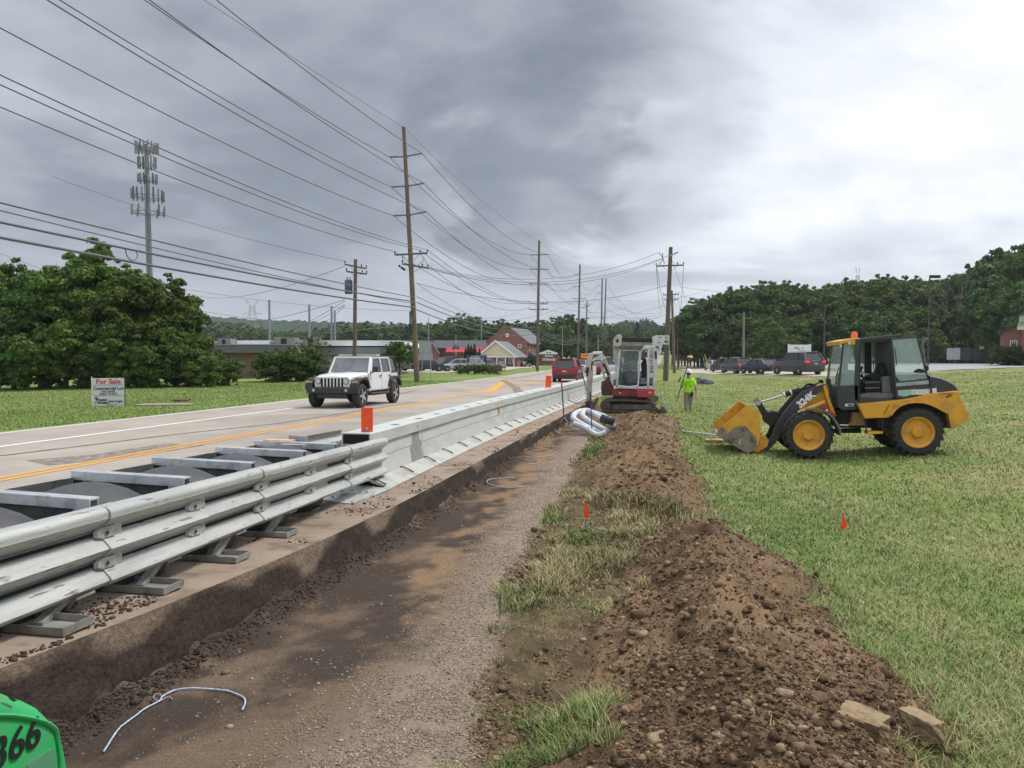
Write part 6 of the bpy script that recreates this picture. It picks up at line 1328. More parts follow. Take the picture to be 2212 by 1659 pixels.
# across the road to the right pole
Rp = PT['R']
for (cx, cy), (ex, ey), sg, lab in [((240,1105),(1860,998),1.5,'upper wire across the road to the right pole'), ((240,1112),(1930,1020),1.6,'middle wire across the road to the right pole'), ((235,1108),(1890,1040),1.75,'lower wire of the three across the road to the right pole'), ((160,1215),(1925,1225),1.45,'lowest wire across the road to the right pole')]:
    wire(span(onY(*c6(cx,cy), 53.5), onY(*c6(ex,ey), 69.4), sg), .020, lab)
wire(span(onY(*c6(160,1216), 53.5), at(*c6(780,1440), 150), 1.5), .02, 'wire dropping from the tallest pole towards the dark roof building')
Qp = PT['Q']
for k in (1, 3): wire(span(Rp[k], Qp[k], 3.2), .02, 'slack wire between the right pole and the pole behind it', 'wires between the right poles')
wire(span(Rp[1], Qp[2], 3.4), .02, 'slack wire between the right pole and the pole behind it', 'wires between the right poles')
for i, (a, b) in enumerate([((1090,1440),(1900,1370)), ((1083,1360),(1600,1390)), ((640,1450),(955,1360)), ((640,1475),(1300,1330)), ((1083,1400),(1905,1430)), ((1500,1330),(2200,1260)), ((1500,1340),(1910,1410)), ((1310,1300),(1460,1480)), ((160,1540),(980,1555)), ((1030,1530),(1300,1610)), ((1040,1545),(1640,1600)), ((1350,1390),(1450,1370)), ((1490,1395),(1900,1440)), ((1500,1230),(1780,1480))]):
    wire(span(at(*c6(*a), 135), at(*c6(*b), 135+(i % 3)*25), 1.2), .022, 'faint distant wire in the tangle over the far road', 'faint distant wires')
for a, b in [((2034,1240),(2212,1240))]: wire(span(at(1470,620,300), at(2250,585,420), 9), .05, 'faint high wire leading to the right lattice pylon', 'faint distant wires'); wire(span(at(1470,640,300), at(2250,610,420), 9), .05, 'faint high wire leading to the right lattice pylon', 'faint distant wires')
# =============== TREES ===============
def leafmat(name, c1, c2, c3, nsc=.5):
    m = bpy.data.materials.new(name); m.use_nodes = True; t = m.node_tree; b = t.nodes['Principled BSDF']; b.inputs['Roughness'].default_value = .65; b.inputs['Specular IOR Level'].default_value = .12
    tx = t.nodes.new('ShaderNodeTexCoord'); oi = t.nodes.new('ShaderNodeObjectInfo')
    def nz(s):
        n = t.nodes.new('ShaderNodeTexNoise'); n.inputs['Scale'].default_value = s; n.inputs['Detail'].default_value = 3; t.links.new(tx.outputs['Object'], n.inputs['Vector'])
        r = t.nodes.new('ShaderNodeMapRange'); t.links.new(n.outputs[0], r.inputs[0]); r.inputs[1].default_value = .35; r.inputs[2].default_value = .65; return r.outputs[0]
    a = t.nodes.new('ShaderNodeMix'); a.data_type = 'RGBA'; t.links.new(nz(nsc), a.inputs[0]); a.inputs[6].default_value = (*c1, 1); a.inputs[7].default_value = (*c2, 1)
    k = t.nodes.new('ShaderNodeMix'); k.data_type = 'RGBA'; t.links.new(nz(nsc*14), k.inputs[0]); t.links.new(a.outputs[2], k.inputs[6]); k.inputs[7].default_value = (*c3, 1)
    hs = t.nodes.new('ShaderNodeHueSaturation'); mr = t.nodes.new('ShaderNodeMapRange'); t.links.new(oi.outputs['Random'], mr.inputs[0]); mr.inputs[3].default_value = .72; mr.inputs[4].default_value = 1.3
    t.links.new(mr.outputs[0], hs.inputs['Value']); t.links.new(k.outputs[2], hs.inputs['Color'])
    m2 = t.nodes.new('ShaderNodeMath'); m2.operation = 'MULTIPLY'; t.links.new(oi.outputs['Random'], m2.inputs[0]); m2.inputs[1].default_value = 7.3
    m3 = t.nodes.new('ShaderNodeMath'); m3.operation = 'FRACT'; t.links.new(m2.outputs[0], m3.inputs[0])
    mh = t.nodes.new('ShaderNodeMapRange'); t.links.new(m3.outputs[0], mh.inputs[0]); mh.inputs[3].default_value = .475; mh.inputs[4].default_value = .515; t.links.new(mh.outputs[0], hs.inputs['Hue'])
    t.links.new(hs.outputs[0], b.inputs['Base Color'])
    tl_ = t.nodes.new('ShaderNodeBsdfTranslucent'); t.links.new(hs.outputs[0], tl_.inputs[0]); ms = t.nodes.new('ShaderNodeMixShader'); ms.inputs[0].default_value = .22
    o = t.nodes['Material Output']; t.links.new(b.outputs[0], ms.inputs[1]); t.links.new(tl_.outputs[0], ms.inputs[2]); t.links.new(ms.outputs[0], o.inputs[0]); return m
leafA = leafmat('leaf_bright', (.085,.16,.030), (.17,.255,.055), (.05,.10,.022), .5)
leafB = leafmat('leaf_dark', (.058,.112,.030), (.165,.24,.065), (.038,.075,.022), .30)
leafC = leafmat('leaf_mixed', (.070,.125,.030), (.12,.16,.045), (.042,.080,.022), .4)
leafD = leafmat('conifer_green', (.018,.042,.016), (.026,.055,.018), (.014,.03,.012), .6)
bark = mat('bark', (.10,.08,.065), (.06,.048,.04), 5, .95, 0, .5, 20)
def clumps(g, n, R, shape=1.0, jit=.25, rr=(.20, .36), low=-.75):
    out = []
    while len(out) < n:
        v = g.normal(size=3); v /= np.linalg.norm(v)
        if v[2] < low: continue
        k = g.uniform(.55, 1.0); out.append((np.array(v)*R*k*(1+jit*(g.random()-.5)), g.uniform(*rr)*min(R)*(1.25-.35*k)))
    for _ in range(int(n*.7)):      # small sprigs breaking the outline
        v = g.normal(size=3); v /= np.linalg.norm(v); v[2] = abs(v[2]) if v[2] < low else v[2]
        out.append((np.array(v)*R*g.uniform(.98, 1.17), g.uniform(.06, .13)*min(R)))
    return out
def leafcloud(g, cl, per, size, squash=.75, aspect=.55):
    P = []; Nn = []
    for c, r in cl:
        n = max(14, int(per*(r**2)))
        v = g.normal(size=(n, 3)); v /= np.linalg.norm(v, axis=1)[:, None]
        v[:, 2] = np.where(v[:, 2] < -.25, -v[:, 2], v[:, 2])
        rad = r*g.uniform(.62, 1.08, n)[:, None]; q = c+v*rad*np.array([1, 1, squash]); P.append(q); Nn.append(v)
    P = np.concatenate(P); Nn = np.concatenate(Nn); n = len(P)
    nrm = Nn*.8+g.normal(size=(n, 3))*.55+np.array([0, 0, .3]); nrm /= np.linalg.norm(nrm, axis=1)[:, None]
    t = np.cross(nrm, g.normal(size=(n, 3))); t /= np.linalg.norm(t, axis=1)[:, None]; b = np.cross(nrm, t)
    s = size*g.uniform(.6, 1.35, n)[:, None]
    V = np.stack([P-t*s, P-b*s*aspect+nrm*s*.15, P+t*s, P+b*s*aspect+nrm*s*.15], 1).reshape(-1, 3)
    return V, np.arange(n*4).reshape(-1, 4)
def core(g, cl, f=.72):
    VV = []; FF = []; o = 0; m, n = 5, 8
    for c, r in cl:
        th = np.linspace(0, np.pi, m+1); ph = np.linspace(0, 2*np.pi, n, endpoint=False)
        T, Ph = np.meshgrid(th, ph, indexing='ij'); rr = r*f*g.uniform(.8, 1.1, T.shape)
        V = np.stack([c[0]+rr*np.sin(T)*np.cos(Ph), c[1]+rr*np.sin(T)*np.sin(Ph), c[2]-rr*.8*np.cos(T)], -1).reshape(-1, 3)
        F = [(i*n+k+o, i*n+(k+1) % n+o, (i+1)*n+(k+1) % n+o, (i+1)*n+k+o) for i in range(m) for k in range(n)]
        VV.append(V); FF.append(F); o += len(V)
    return np.concatenate(VV), np.concatenate(FF)
def tree_meshes(seed, R, zc, n, per, leaf, lm, trunk_r, rr=(.17,.36), low=-.75, f=.52, limbs=6, squash=.75, extra=()):
    g = np.random.default_rng(seed); R = np.array(R, float); cl = [(c+np.array([0, 0, zc]), r) for c, r in clumps(g, n, R, rr=rr, low=low)]
    cl += [(np.array(c, float), r) for c, r in extra]
    V, F = leafcloud(g, cl, per, leaf, squash); Vc, Fc = core(g, cl, f)
    big = [(np.array([0, 0, zc]), min(R)*.5)]; Vb, Fb = core(g, big, .9)
    V2 = np.concatenate([V, Vc, Vb]); F2 = np.concatenate([F, Fc+len(V), Fb+len(V)+len(Vc)])
    crown = npmesh('crown', V2, F2, lm)
    mb = MB(); mb.tube([(0,0,-.4), (.05*R[0],0,zc*.5), (0,0,zc)], [trunk_r*1.2, trunk_r*.85, trunk_r*.5], 8)
    for k in range(limbs):
        c, r = cl[k*max(1, len(cl)//limbs)]; h = zc*.45; mb.tube([(0,0,h), tuple(np.array([c[0]*.5, c[1]*.5, h+(c[2]-h)*.6])), tuple(c)], [trunk_r*.5, trunk_r*.3, trunk_r*.12], 5)
    trunk = mb.build('trunk', bark, None, smooth=60)
    return crown, trunk
PROTO = {}
def tree(key, loc, rz, s, label, group=None, name='tree', cat='tree', sz=None):
    cr_, tk = PROTO[key][:2]; r = empty(name, loc, rz, label, cat, group); r.scale = (s, s, sz or s)
    for o in (cr_, tk):
        if PROTO[key][2]: c = o
        else: c = o.copy(); sc.collection.objects.link(c)
        c.parent = r
    PROTO[key][2] = False; return r
def proto(key, *a, **k): c, t = tree_meshes(*a, **k); PROTO[key] = [c, t, True]
# --- big trees on the left lawn ---
proto('bigA', 3, (3.3,3.0,3.3), 4.6, 120, 620, .125, leafA, .28, extra=[((.2,0,8.1),.75), ((.5,.2,8.7),.5), ((-.6,0,7.8),.7), ((1.0,0,8.2),.45), ((0,0,9.1),.35)])
proto('bigB', 4, (3.0,2.8,2.9), 3.8, 105, 620, .125, leafA, .22)
proto('bigC', 5, (2.4,2.2,2.0), 2.1, 80, 640, .115, leafA, .14, low=-.95)
proto('shrub', 6, (1.3,1.2,1.0), .95, 40, 520, .09, leafC, .06, low=-.95, rr=(.24,.42))
def tp(px, d, z=-.05): q = at(px, 774, d); return (q.x, q.y, z)
tree('bigA', tp(205, 48), 0, 1.0, 'tallest leafy green tree of the left clump with a thin pointed top', 'leafy trees at the left of the lawn')
tree('bigB', tp(318, 47), 1, 1.0, 'bushy green tree forming the right shoulder of the left clump', 'leafy trees at the left of the lawn')
tree('bigB', tp(92, 50), 2.4, 1.10, 'broad green tree between the tallest one and the left edge', 'leafy trees at the left of the lawn')
tree('bigB', tp(-10, 52), 4, 1.22, 'dense green tree cut by the left edge of the picture', 'leafy trees at the left of the lawn')
tree('bigA', tp(-110, 55), 2, 1.0, 'leafy tree just outside the left edge', 'leafy trees at the left of the lawn')
for px, d, s, lab in [(380,46.5,.9,'low leafy tree spreading right of the clump'), (262,45.5,.95,'leafy bush under the tallest tree behind the for sale board'), (140,45,.95,'leafy bush at the foot of the clump, left of the for sale board'), (30,46,1.0,'leafy bush low at the left edge'), (210,44.8,.7,'small bush low behind the left end of the for sale board'), (85,44.8,.8,'small bush at the lawn edge far left of the for sale board'), (300,44.6,.65,'small bush right of the for sale board'), (432,46,.55,'small leafy bush left of the brick wall end'), (335,45.3,.85,'leafy bush at the foot of the right shoulder of the clump')]:
    tree('bigC', tp(px, d), px*.1, s, lab, 'leafy trees at the left of the lawn')
for px, d, s, lab in [(455,50,1.25,'shrub at the left corner of the brown brick building'), (482,50,1.0,'rightmost low shrub before the bare brick wall'), (590,58,1.25,'dark round shrub before the middle of the brick wall'), (625,57,1.3,'dark shrub left of the sparse small tree'), (668,58,1.2,'dark shrub under the sparse small tree'), (560,46.5,.0,'')]:
    if s: tree('shrub', tp(px, d, -.15), px, s, lab, 'shrubs along the brown brick building', 'shrub', 'shrub')
proto('sparse', 8, (1.5,1.4,.95), 2.6, 34, 170, .09, leafC, .06, f=.25, limbs=16, rr=(.18,.34))
PROTO['sparse'][0].data.name = 'crown'
tree('sparse', tp(672, 60, -.2), .4, 1.0, 'sparse small tree with bare grey limbs left of the white off-road car')
proto('round', 9, (1.65,1.6,1.25), 2.1, 60, 700, .085, leafA, .09, rr=(.24,.36), low=-.6)
tree('round', tp(862, 72, -.1), 0, 1.0, 'round clipped bright green tree beside the tall pole')
# cypress group
g = np.random.default_rng(12); cl = [(np.array([.25*math.cos(k*2.4)*(1-k/26), .25*math.sin(k*2.4)*(1-k/26), .3+k*.135]), .52*(1-k/27)**.8+.06) for k in range(26)]
V, F = leafcloud(g, cl, 420, .08, 1.1); Vc, Fc = core(g, cl, .9); PROTO['cyp'] = [npmesh('crown', np.concatenate([V, Vc]), np.concatenate([F, Fc+len(V)]), leafD), MB().cyl((0,0,-.3),(0,0,2),.08,n=6).build('trunk', bark), True]
for px, s in ((1006,.9), (1012,1.03), (1018,1.0), (1025,1.05), (1036,.85)): tree('cyp', tp(px, 125, .2), px, s, 'narrow dark evergreen in the row above the blue sign', 'narrow evergreens above the blue sign', sz=s*1.0)
# clipped hedge balls and rose
proto('ball', 13, (.95,.9,.62), .55, 40, 900, .05, leafB, .05, rr=(.3,.42), low=-.98)
for px in (994, 1010, 1026, 1043, 1057): tree('ball', tp(px, 86, .0), px, .95, 'clipped round green bush in the row under the blue sign', 'clipped bushes under the blue sign', 'bush', 'bush')
rose = leafmat('rose_leaves', (.10,.09,.04), (.24,.075,.07), (.05,.07,.03), 2.5); proto('rose', 14, (.85,.8,.55), .5, 36, 700, .05, rose, .04, low=-.9)
tree('rose', tp(1072, 84, .0), 0, 1.0, 'pinkish flowering bush at the right end of the clipped bushes', None, 'bush', 'bush')
tree('shrub', tp(1150, 150, .1), 0, 1.2, 'dark bush at the foot of the second tall pole', None, 'shrub', 'shrub')
# dark spreading trees by the white entrance sign and behind the loader
proto('spread', 15, (4.0,3.6,2.4), 2.5, 80, 90, .17, leafC, .16, low=-.85, rr=(.22,.40))
tree('spread', tp(1668, 113, .6), 0, 1.02, 'broad olive green tree left of the white entrance sign', sz=1.12)
tree('spread', tp(1985, 112, 1.0), 2, 1.15, 'broad olive green tree behind the loader cab, right of its roof', sz=1.0)
tree('spread', tp(1905, 118, 1.0), 4, .95, 'olive green tree straight behind the loader roof')
tree('spread', tp(1830, 122, 1.0), 3, .75, 'small olive green tree left of the loader roof')
tree('shrub', tp(2098+70, 92, .6), 0, 1.3, 'dark rounded bush left of the care centre window', None, 'shrub', 'shrub'); tree('shrub', tp(2190, 90, .6), 2, 1.35, 'reddish green bush under the care centre window', None, 'shrub', 'shrub'); tree('shrub', tp(2210, 90.5, .6), 5, 1.2, 'bush behind the person in green', None, 'shrub', 'shrub')
tree('shrub', tp(1636, 100, .5), 0, .95, 'low light green bush left of the large grey brown car', None, 'shrub', 'shrub')
# --- wood on the right ---
proto('woodA', 21, (4.6,4.4,5.2), 8.6, 100, 80, .30, leafB, .3, low=-.9)
proto('woodB', 22, (5.2,4.8,4.6), 7.6, 105, 80, .30, leafB, .32, low=-.9)
proto('woodC', 23, (3.6,3.4,4.0), 5.2, 80, 100, .26, leafB, .25, low=-.95)
topl = [(1440,700),(1470,690),(1497,676),(1515,634),(1560,622),(1640,618),(1700,612),(1740,614),(1800,624),(1850,613),(1900,612),(1950,603),(2000,612),(2050,622),(2090,605),(2120,580),(2160,548),(2230,540),(2330,530),(2450,520)]
k = 0
for row, (d, st, dy, keys) in enumerate([(158, 36, 0, 'AB'), (146, 33, 14, 'BA'), (132, 30, 62, 'CC')]):
    px = 1508+row*9
    while px < 2420:
        yt = np.interp(px, [a for a, b in topl], [b for a, b in topl])+dy+rnd.uniform(-12, 16); dd = d+rnd.uniform(-4, 4)-(8 if px > 2100 else 0)
        key = 'wood'+keys[k % 2]; Hh = (774-yt)*dd/1660+1.8-.8; base_h = {'woodA': 14.0, 'woodB': 12.4, 'woodC': 9.4}[key]; s = Hh/base_h
        q = at(px, 774, dd); tree(key, (q.x, q.y, float(G(q.x, q.y))-.2), rnd.uniform(0, 6), min(s, 1.25), 'dense dark green tree of the wood beyond the parked cars', 'trees of the right wood', sz=s); px += st*rnd.uniform(.8, 1.2); k += 1
for px, yt, d in [(1440,700,230),(1452,690,215),(1466,692,195),(1480,684,180),(1492,690,172),(1473,715,160),(1486,712,158),(1500,705,150)]:
    q = at(px, 774, d); s = ((774-yt)*d/1660+1.2)/14.0; tree('woodA', (q.x, q.y, .2), px, s*1.0, 'dark tree at the left end of the right wood, near the road', 'trees of the right wood')
q = at(2062, 774, 128); t = empty('bare_tree', (q.x, q.y, .8), 0, 'bare grey dead tree standing up out of the right wood', 'tree'); mb = MB(); rr_ = random.Random(5)
def branch(p, d, L, r, k):
    q = p+d*L; mb.tube([p, p.lerp(q, .5)+Vector((rr_.uniform(-.1,.1)*L*.3, 0, 0)), q], [r, r*.8, r*.6], 5)
    if k: 
        for _ in range(3): branch(q, (d+Vector((rr_.uniform(-.6,.6), rr_.uniform(-.6,.6), rr_.uniform(-.05,.5)))).normalized(), L*rr_.uniform(.55,.8), r*.6, k-1)
branch(Vector((0,0,0)), Vector((0,0,1)), 5.5, .18, 4); mb.build('trunk', woodg, t)
# --- middle-distance trees on the left and round the road ---
proto('midA', 31, (4.2,4.0,3.6), 5.6, 55, 26, .40, leafC, .25, low=-.9)
proto('midB', 32, (4.0,3.8,4.6), 7.0, 55, 26, .40, leafB, .25, low=-.9)
def band(pts, d0, d1, step, label, group, keys=('midA', 'midB')):
    px = pts[0][0]; k = 0
    while px < pts[-1][0]:
        d = rnd.uniform(d0, d1); yt = np.interp(px, [a for a, b in pts], [b for a, b in pts])+rnd.uniform(-4, 6); key = keys[k % 2]
        q = at(px, 774, d); zb = float(G(q.x, q.y)); s = ((774-yt)*d/1660+1.8-zb)/({'midA': 9.4, 'midB': 11.8}[key])
        tree(key, (q.x, q.y, zb-.3), rnd.uniform(0, 6), max(s, .35)*1.0, label, group, sz=max(s, .35)); px += step*rnd.uniform(.75, 1.25); k += 1
band([(395,724),(480,728),(560,722),(690,722),(745,700),(860,700),(930,704),(1000,700)], 250, 290, 19, 'mid green tree in the row beyond the flat roof', 'trees beyond the flat roof')
band([(395,708),(470,700),(620,716),(900,706),(1100,706)], 330, 390, 16, 'darker tree in the rear row beyond the flat roof', 'rear trees beyond the flat roof')
band([(985,686),(1020,682),(1060,706),(1090,695),(1150,700),(1170,698),(1230,684),(1260,700),(1300,712)], 215, 250, 15, 'dark green tree behind the brick gabled building and storage sign', 'trees behind the brick buildings')
band([(1160,730),(1260,722),(1330,735)], 185, 205, 14, 'dark tree low behind the storage sign', 'trees behind the brick buildings')
band([(1255,706),(1320,704),(1360,712),(1410,708)], 330, 420, 11, 'hazy tree beside the far road', 'hazy trees round the far road')
band([(1330,700),(1395,690),(1425,702),(1440,708)], 640, 720, 7, 'far hazy tree on the hill where the road climbs', 'hazy trees round the far road')
q = at(1377, 774, 330); V, F = leafcloud(g, [(np.array([rr_.uniform(-1,1)*(1-k/24)*2.8, rr_.uniform(-1,1)*(1-k/24)*2.8, 1.2+k*.62]), 2.4*(1-k/26)+.3) for k in range(24)]*2, 22, .42, .8); Vc, Fc = core(g, [(np.array([0,0,1.5+k*1.1]), 3.0*(1-k/15)+.3) for k in range(14)], .9)
r = empty('conifer', (q.x, q.y, float(G(q.x, q.y))-.2), 0, 'dark conifer above the excavator at the far road', 'tree'); o = npmesh('crown', np.concatenate([V, Vc]), np.concatenate([F, Fc+len(V)]), leafD, parent=r); r.scale = (1.15, 1.15, 1.0); MB().cyl((0,0,-.3),(0,0,3),.3,n=6).build('trunk', bark, r)
# --- far wooded hills: canopy-covered ridge ---
def ridge(name, pts, d, depth, m, seed, amp):
    pxs = np.arange(pts[0][0], pts[-1][0], 1.3); tt = np.linspace(0, 1, 26); V = []
    top = np.interp(pxs, [a for a, b in pts], [b for a, b in pts])
    for t in tt:
        dd = d+depth*t
        for px, yt in zip(pxs, top):
            q = at(px, 774, dd); H = (774-yt)*(d+depth)/1660*(S(t, 0, .9)*.9+.1*(t > 0))
            V.append((q.x, q.y, -3+H+(amp*float(0) if t in (0,) else 0)))
    V = np.array(V); V[:, 2] += amp*(fbm(V[:, 0]/14, V[:, 1]/14, 3, seed)-.35)*(np.repeat(tt, len(pxs)) > 0)
    n = len(pxs); m_ = len(tt); i = (np.arange(m_-1)[:, None]*n+np.arange(n-1)[None]).ravel(); F = np.stack([i, i+1, i+n+1, i+n], 1)
    o = npmesh(name, V, F, m, None, False); o['kind'] = 'structure'; return o
hillm = mat('hill_canopy', (.020,.040,.020), (.038,.062,.030), .05, .95, 0, 0, detail=8, spec=.05)
ridge('wooded_hills', [(-400,690),(0,692),(395,684),(430,682),(455,688),(600,696),(760,700),(900,702),(1060,704),(1160,700),(1300,706),(1420,712)], 620, 500, hillm, 3, 13)
ridge('wooded_hills', [(1440,716),(1500,690),(1700,680),(2300,660),(2700,660)], 420, 300, hillm, 5, 10)
# =============== GROUND LITTER, GRASS BLADES, SMALL THINGS ===============
def hgt(x, y):
    x = np.asarray(x, float); y = np.asarray(y, float); inn = (x > PX0) & (x < PX1) & (y > PY0) & (y < PY1)
    return np.where(inn, patch(np.where(inn, x, 0), np.where(inn, y, 5)), fz(x, y))
ICO = None
def ico():
    import bmesh
    bm = bmesh.new(); bmesh.ops.create_icosphere(bm, subdivisions=2, radius=1); V = np.array([v.co[:] for v in bm.verts]); F = np.array([[v.index for v in f.verts] for f in bm.faces]); bm.free(); return V, F
def ico1():
    import bmesh
    bm = bmesh.new(); bmesh.ops.create_icosphere(bm, subdivisions=1, radius=1); V = np.array([v.co[:] for v in bm.verts]); F = np.array([[v.index for v in f.verts] for f in bm.faces]); bm.free(); return V, F
def scatter(name, P, sz, m, base, flat=.75, jag=.28, seed=1, col=None, sink=.25):
    g = np.random.default_rng(seed); V0, F0 = base; n = len(P); k = len(V0)
    J = 1+jag*(g.random((n, k))-.5)*2; A = g.uniform(.65, 1.3, (n, 3)); A[:, 2] *= flat
    th = g.uniform(0, 2*np.pi, n); c, s = np.cos(th), np.sin(th)
    V = V0[None]*J[:, :, None]*A[:, None]*sz[:, None, None]
    X = V[:, :, 0]*c[:, None]-V[:, :, 1]*s[:, None]; Y = V[:, :, 0]*s[:, None]+V[:, :, 1]*c[:, None]
    V = np.stack([X, Y, V[:, :, 2]], -1)+P[:, None]; V[:, :, 2] += (sz*flat*(1-2*sink)*.6)[:, None]
    F = F0[None]+(np.arange(n)*k)[:, None, None]
    cc_ = None if col is None else np.repeat(col, k, 0)
    o = npmesh(name, V.reshape(-1, 3), F.reshape(-1, 3), m, cc_); o['kind'] = 'stuff'; return o
clodm = vcmat('soil_clod', nsc=60, amt=.4, bump=.7); stonem = vcmat('pebble', rough=.75, nsc=90, amt=.2, bump=.3, spec=.3)
g = np.random.default_rng(5)
def samp(n, x0, x1, y0, y1, pw=1.6):      # denser close by
    u = g.random(n); a, b = y0**(1-pw), y1**(1-pw); y = (a+(b-a)*u)**(1/(1-pw)); return g.uniform(x0, x1, n), y
# soil clods over the heap
x, y = samp(190000, -2.2, 2.2, 2.6, 30, 1.7); h = heap(x, y); dens = np.clip(h*5, 0, 1)*(.25+1.2*fbm(x*1.5, y*1.5, 3, 77)**1.5)+.6*(x > zones(x, y)[1])*(x < zones(x, y)[2]+.1)*S(fbm(x*2.2, y*2.2, 3, 78), .38, .6)+.12*(x < zones(x, y)[3]+.25)*(x > zones(x, y)[3]-.1)
k = g.random(len(x)) < dens; x, y = x[k], y[k]; sz = np.exp(g.normal(-5.45, .62, len(x)))*(1+.05*y); sz = np.clip(sz, .0025, .05)
c0 = np.array([.175,.114,.068]); c1 = np.array([.10,.065,.04]); c2 = np.array([.28,.20,.13]); r_ = g.random(len(x))[:, None]
col = np.where(r_ < .40, c1, np.where(r_ < .85, c0, c2))*(.8+.4*g.random((len(x), 1)))
big = sz > .016; Z = hgt(x, y)
scatter('soil_clods', np.stack([x, y, Z], 1)[big], sz[big], clodm, ico(), col=col[big], seed=3, jag=.34); scatter('soil_clods', np.stack([x, y, Z], 1)[~big], sz[~big], clodm, ico1(), col=col[~big], seed=4, jag=.45)
# pebbles among the soil and in the trench
x, y = samp(30000, -3.2, 2.2, 2.6, 30, 1.7); h = heap(x, y); gl, gr, dl, dr = zones(x, y); tr_ = (x < gr)&(x > -3.1); k = (g.random(len(x)) < np.where(h > .02, .10, np.where(tr_, .28*(.4+1.4*(fbm(x*2, y*2, 3, 8) > .5)), 0)))
x, y = x[k], y[k]; sz = np.clip(np.exp(g.normal(-5.5, .5, len(x))), .003, .03); t = g.random((len(x), 1)); col = np.array([.15,.115,.09])*(1-t)+np.array([.30,.255,.21])*t
scatter('pebbles', np.stack([x, y, hgt(x, y)], 1), sz, stonem, ico1(), flat=.6, jag=.12, col=col, seed=6)
# fine gravel strip
x, y = samp(150000, -3.1, -.9, 2.6, 24, 1.75); gl, gr, dl, dr = zones(x, y); f = S(x, gl-.35, gl+.35)*(x < gr+.10)*S(fbm(x*5, y*5, 3, 12), .22, .5); k = g.random(len(x)) < f*.9
x, y = x[k], y[k]; sz = np.exp(g.normal(-5.35, .3, len(x)))*(1+.035*y); t = g.random((len(x), 1)); col = (np.array([.13,.10,.08])*(1-t)+np.array([.38,.30,.23])*t)*(.7+.6*g.random((len(x), 1)))
OCT = (np.array([[1,0,0],[-1,0,0],[0,1,0],[0,-1,0],[0,0,1],[0,0,-1]], float), np.array([[0,2,4],[2,1,4],[1,3,4],[3,0,4],[2,0,5],[1,2,5],[3,1,5],[0,3,5]]))
scatter('fine_gravel', np.stack([x, y, hgt(x, y)], 1), sz, stonem, OCT, flat=.7, jag=.2, col=col, seed=8)
# crumbs on the paved shoulder and along the foot of the cut
x = XE-np.abs(g.normal(0, .28, 5200))-.01; y = samp(5200, 0, 1, 2.2, 30, 1.5)[1]; k = fbm(x*2, y*1.2, 3, 55) > .5; x, y = x[k], y[k]; sz = np.clip(np.exp(g.normal(-5.1, .55, len(x))), .003, .03)
col = np.array([.075,.052,.038])*(.7+.7*g.random((len(x), 1))); scatter('soil_crumbs', np.stack([x, y, zroad(y)+.008], 1), sz, clodm, ico1(), col=col, seed=9)
x = XE+.06+np.abs(g.normal(0, .09, 9000)); y = samp(9000, 0, 1, 2.2, 30, 1.6)[1]; sz = np.clip(np.exp(g.normal(-5.2, .55, len(x))), .003, .03); col = np.array([.06,.045,.037])*(.7+.7*g.random((len(x), 1)))
scatter('soil_crumbs', np.stack([x, y, hgt(x, y)], 1), sz, clodm, ico1(), col=col, seed=10)
# ---- grass blades ----
bladem = vcmat('grass_blade', rough=.6, nsc=3, amt=.12, bump=0, spec=.12)
def blades(name, x, y, H, w, lean, c, seed=1, z=None, clump=True):
    g = np.random.default_rng(seed); n = len(x); z = hgt(x, y) if z is None else z
    th = g.uniform(0, 2*np.pi, n); ln = lean*g.uniform(.2, 1.3, n)*H; hh = H*g.uniform(.55, 1.3, n)
    d = np.stack([np.cos(th), np.sin(th)], 1); ph = th+np.pi/2+g.normal(0, .5, n); s = np.stack([np.cos(ph), np.sin(ph)], 1)*w[:, None]
    p = np.stack([x, y, z-.01], 1); m = p+np.concatenate([d*ln[:, None]*.35, (hh*.62)[:, None]], 1); t = p+np.concatenate([d*ln[:, None], hh[:, None]], 1)
    t[:, 2] = np.maximum(t[:, 2], z+.006)
    S3 = np.concatenate([s, np.zeros((n, 1))], 1)
    V = np.stack([p-S3, p+S3, m+S3*.8, m-S3*.8, t+S3*.12, t-S3*.12], 1).reshape(-1, 3); i = np.arange(n)[:, None]*6
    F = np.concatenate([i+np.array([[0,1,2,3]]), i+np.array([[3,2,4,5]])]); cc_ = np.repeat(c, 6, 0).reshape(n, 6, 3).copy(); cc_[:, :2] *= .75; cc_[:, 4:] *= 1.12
    o = npmesh(name, V, F, bladem, cc_.reshape(-1, 3)); o['kind'] = 'stuff'; return o
gA = np.array([.12,.225,.055]); gB = np.array([.25,.33,.11]); gY = np.array([.42,.36,.20]); gD = np.array([.08,.15,.04])
def gcol(x, y, g_, dry=.0):
    a = fbm(x*.45, y*.38, 4, 101)[:, None]; b = (.6*fbm(x*.5+7, y*.5, 4, 103)+.4*fbm(x*1.6+y*.5, y*.25, 3, 104))[:, None]; r = g_.random((len(x), 1))
    c = gA+(gB-gA)*S(a+.25*(r-.5), .36, .62); f = S(b+.36*(r-.5)+dry, .485, .65)*.9; c = c+(gY-c)*f; c = np.where(r < .06, gD, c); return c*(.86+.28*g_.random((len(x), 1)))
